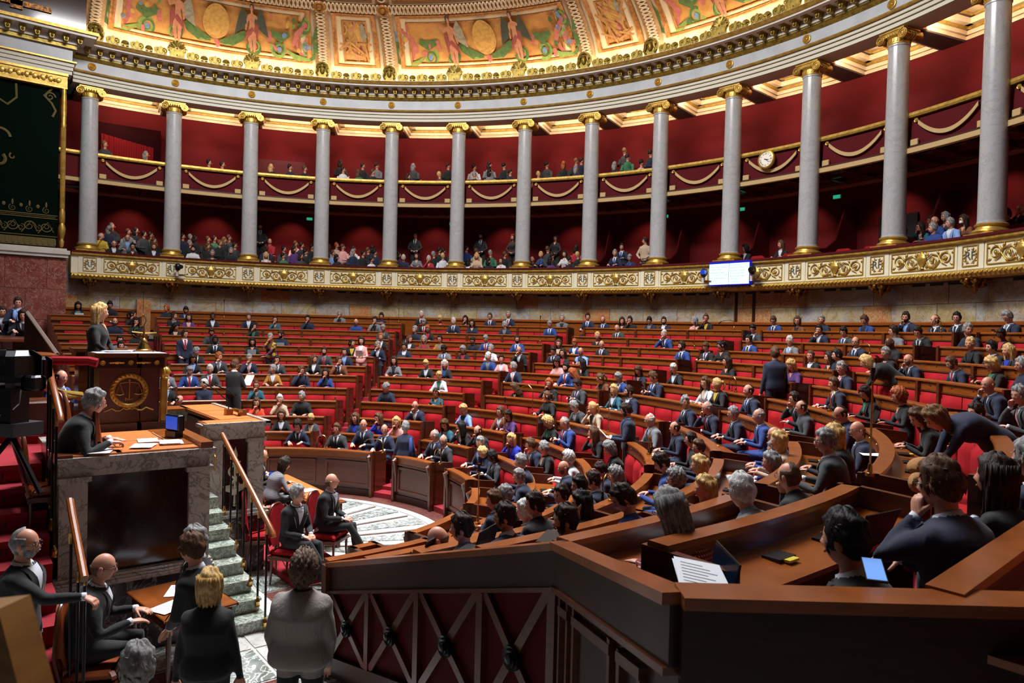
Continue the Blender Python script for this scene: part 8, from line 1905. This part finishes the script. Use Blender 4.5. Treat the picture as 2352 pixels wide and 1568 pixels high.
# blue information screens and the cameras on the gallery front
sc_ = empty('information_screen', (0, 0, 0), 'double blue and white list screen hanging on the gallery parapet', 'screen'); fr0 = frame(14.20, COLPHI[9] + 1.85, 5.37); sc_.matrix_world = fr0
part('screen_frame', mat('screen_frame_blue', '#101a8c', .3, emit='#1018c0', estr=.5), sc_, (-.66, .66, -.0, .12, -.34, .34)); M_LIST = mat('list_white', '#cfe8f4', .3, emit='#bfe8fa', estr=1.0)
part('list_panel', M_LIST, sc_, (-.645, -.01, -.006, 0, -.32, .28)); part('list_panel', M_LIST, sc_, (.005, .645, -.006, 0, -.32, .28)); M_TXT = mat('list_text', '#2c4a9c', .6)
for (x0, zt, sz, s_) in ((-.63, .17, .058, 'Mme Cyrielle Chatelain'), (-.63, .10, .05, 'Écologiste - NUPES'), (-.63, .01, .055, 'Mme Marianne Maximi'), (-.63, -.06, .05, 'La France insoumise - NUPES'), (-.63, -.15, .055, 'Mme Violette Spillebout'), (-.63, -.22, .05, 'Renaissance'), (-.2, .225, .045, 'VIS 32M'), (.02, .21, .055, 'M. Nicolas Sansu'), (.02, .14, .047, 'Gauche démocrate et républicaine - NUPES'), (.02, .05, .055, 'Mme Annie Le Hénaff'), (.02, -.02, .05, 'Horizons et apparentés'), (.02, -.11, .055, 'Mme Alexandra Martin'), (.02, -.18, .05, 'Les Républicains'), (.02, -.27, .055, 'M. Olivier Faure')):
    me = font_mesh(s_, sz, .0005); me.materials.clear(); me.materials.append(M_TXT); xs_ = max(v.co.x for v in me.vertices); k_ = min(1, .62 / max(xs_, .01)); me.transform(Matrix.Translation((x0, -.0075, zt)) @ Matrix.Rotation(pi / 2, 4, 'X') @ Matrix.Diagonal((k_, 1, 1, 1))); link('text_line', me, sc_)
def pcam(phi, lab, blue=False):
    t = empty('remote_camera', (0, 0, 0), lab, 'camera', 'remote cameras on the gallery'); t.matrix_world = frame(14.15, phi, 5.35); m = MB(); m.ell((0, 0, .06), (.10, .12, .13), 12, 9); ob('camera_head', m, M_BLACK, t); m = MB(); m.lathe([(.0, 0), (.06, 0), (.07, .14), (.0, .14)], 14, mtx=Matrix.Translation((.08, -.08, .08)) @ Matrix.Rotation(radians(100), 4, 'X')); ob('lens', m, mat('lens_blue', '#1238a0', .3, emit='#1848d0', estr=.4) if blue else M_BLACK, t)
    m = MB(); m.box((-.02, .02, -.12), (.07, .07, .24)); ob('mount', m, M_WHITE, t); m = MB(); m.box((.08, .1, -.2), (.28, .2, .05)); ob('bracket', m, M_GILTD, t)
pcam(COLPHI[1] + .6, 'remote camera on the parapet below the second column from the left'); pcam(COLPHI[9] - 1.35, 'remote camera with blue lens left of the double screen', True); pcam(COLPHI[9] + 5.0, 'remote camera right of the double screen')


t = empty('dark_post', (0, 0, 0), 'dark rounded post at the very left edge in front of the stairs', 'post'); m = MB(); m.tube([(9.42, -3.62, 0), (9.42, -3.62, 3.0), (9.42, -3.62, 3.24), (9.42, -3.62, 3.27)], [.045, .045, .04, .02], 10); ob('post_shaft', m, M_BLACK, t)
t = empty('camel_coat', (9.42, 2.0, 2.62), 'camel coat slung over the bench back beside the bending person', 'coat'); m = MB(); m.ell((0, 0, 0), (.09, .15, .07), 14, 10); m.ell((.03, -.08, -.09), (.07, .16, .08), 12, 8); m.ell((.0, .09, -.08), (.08, .10, .09), 12, 8); o = ob('coat_cloth', m, mat('camel_wool', '#9a6c3c', .9, bump=(14, .4)), t)
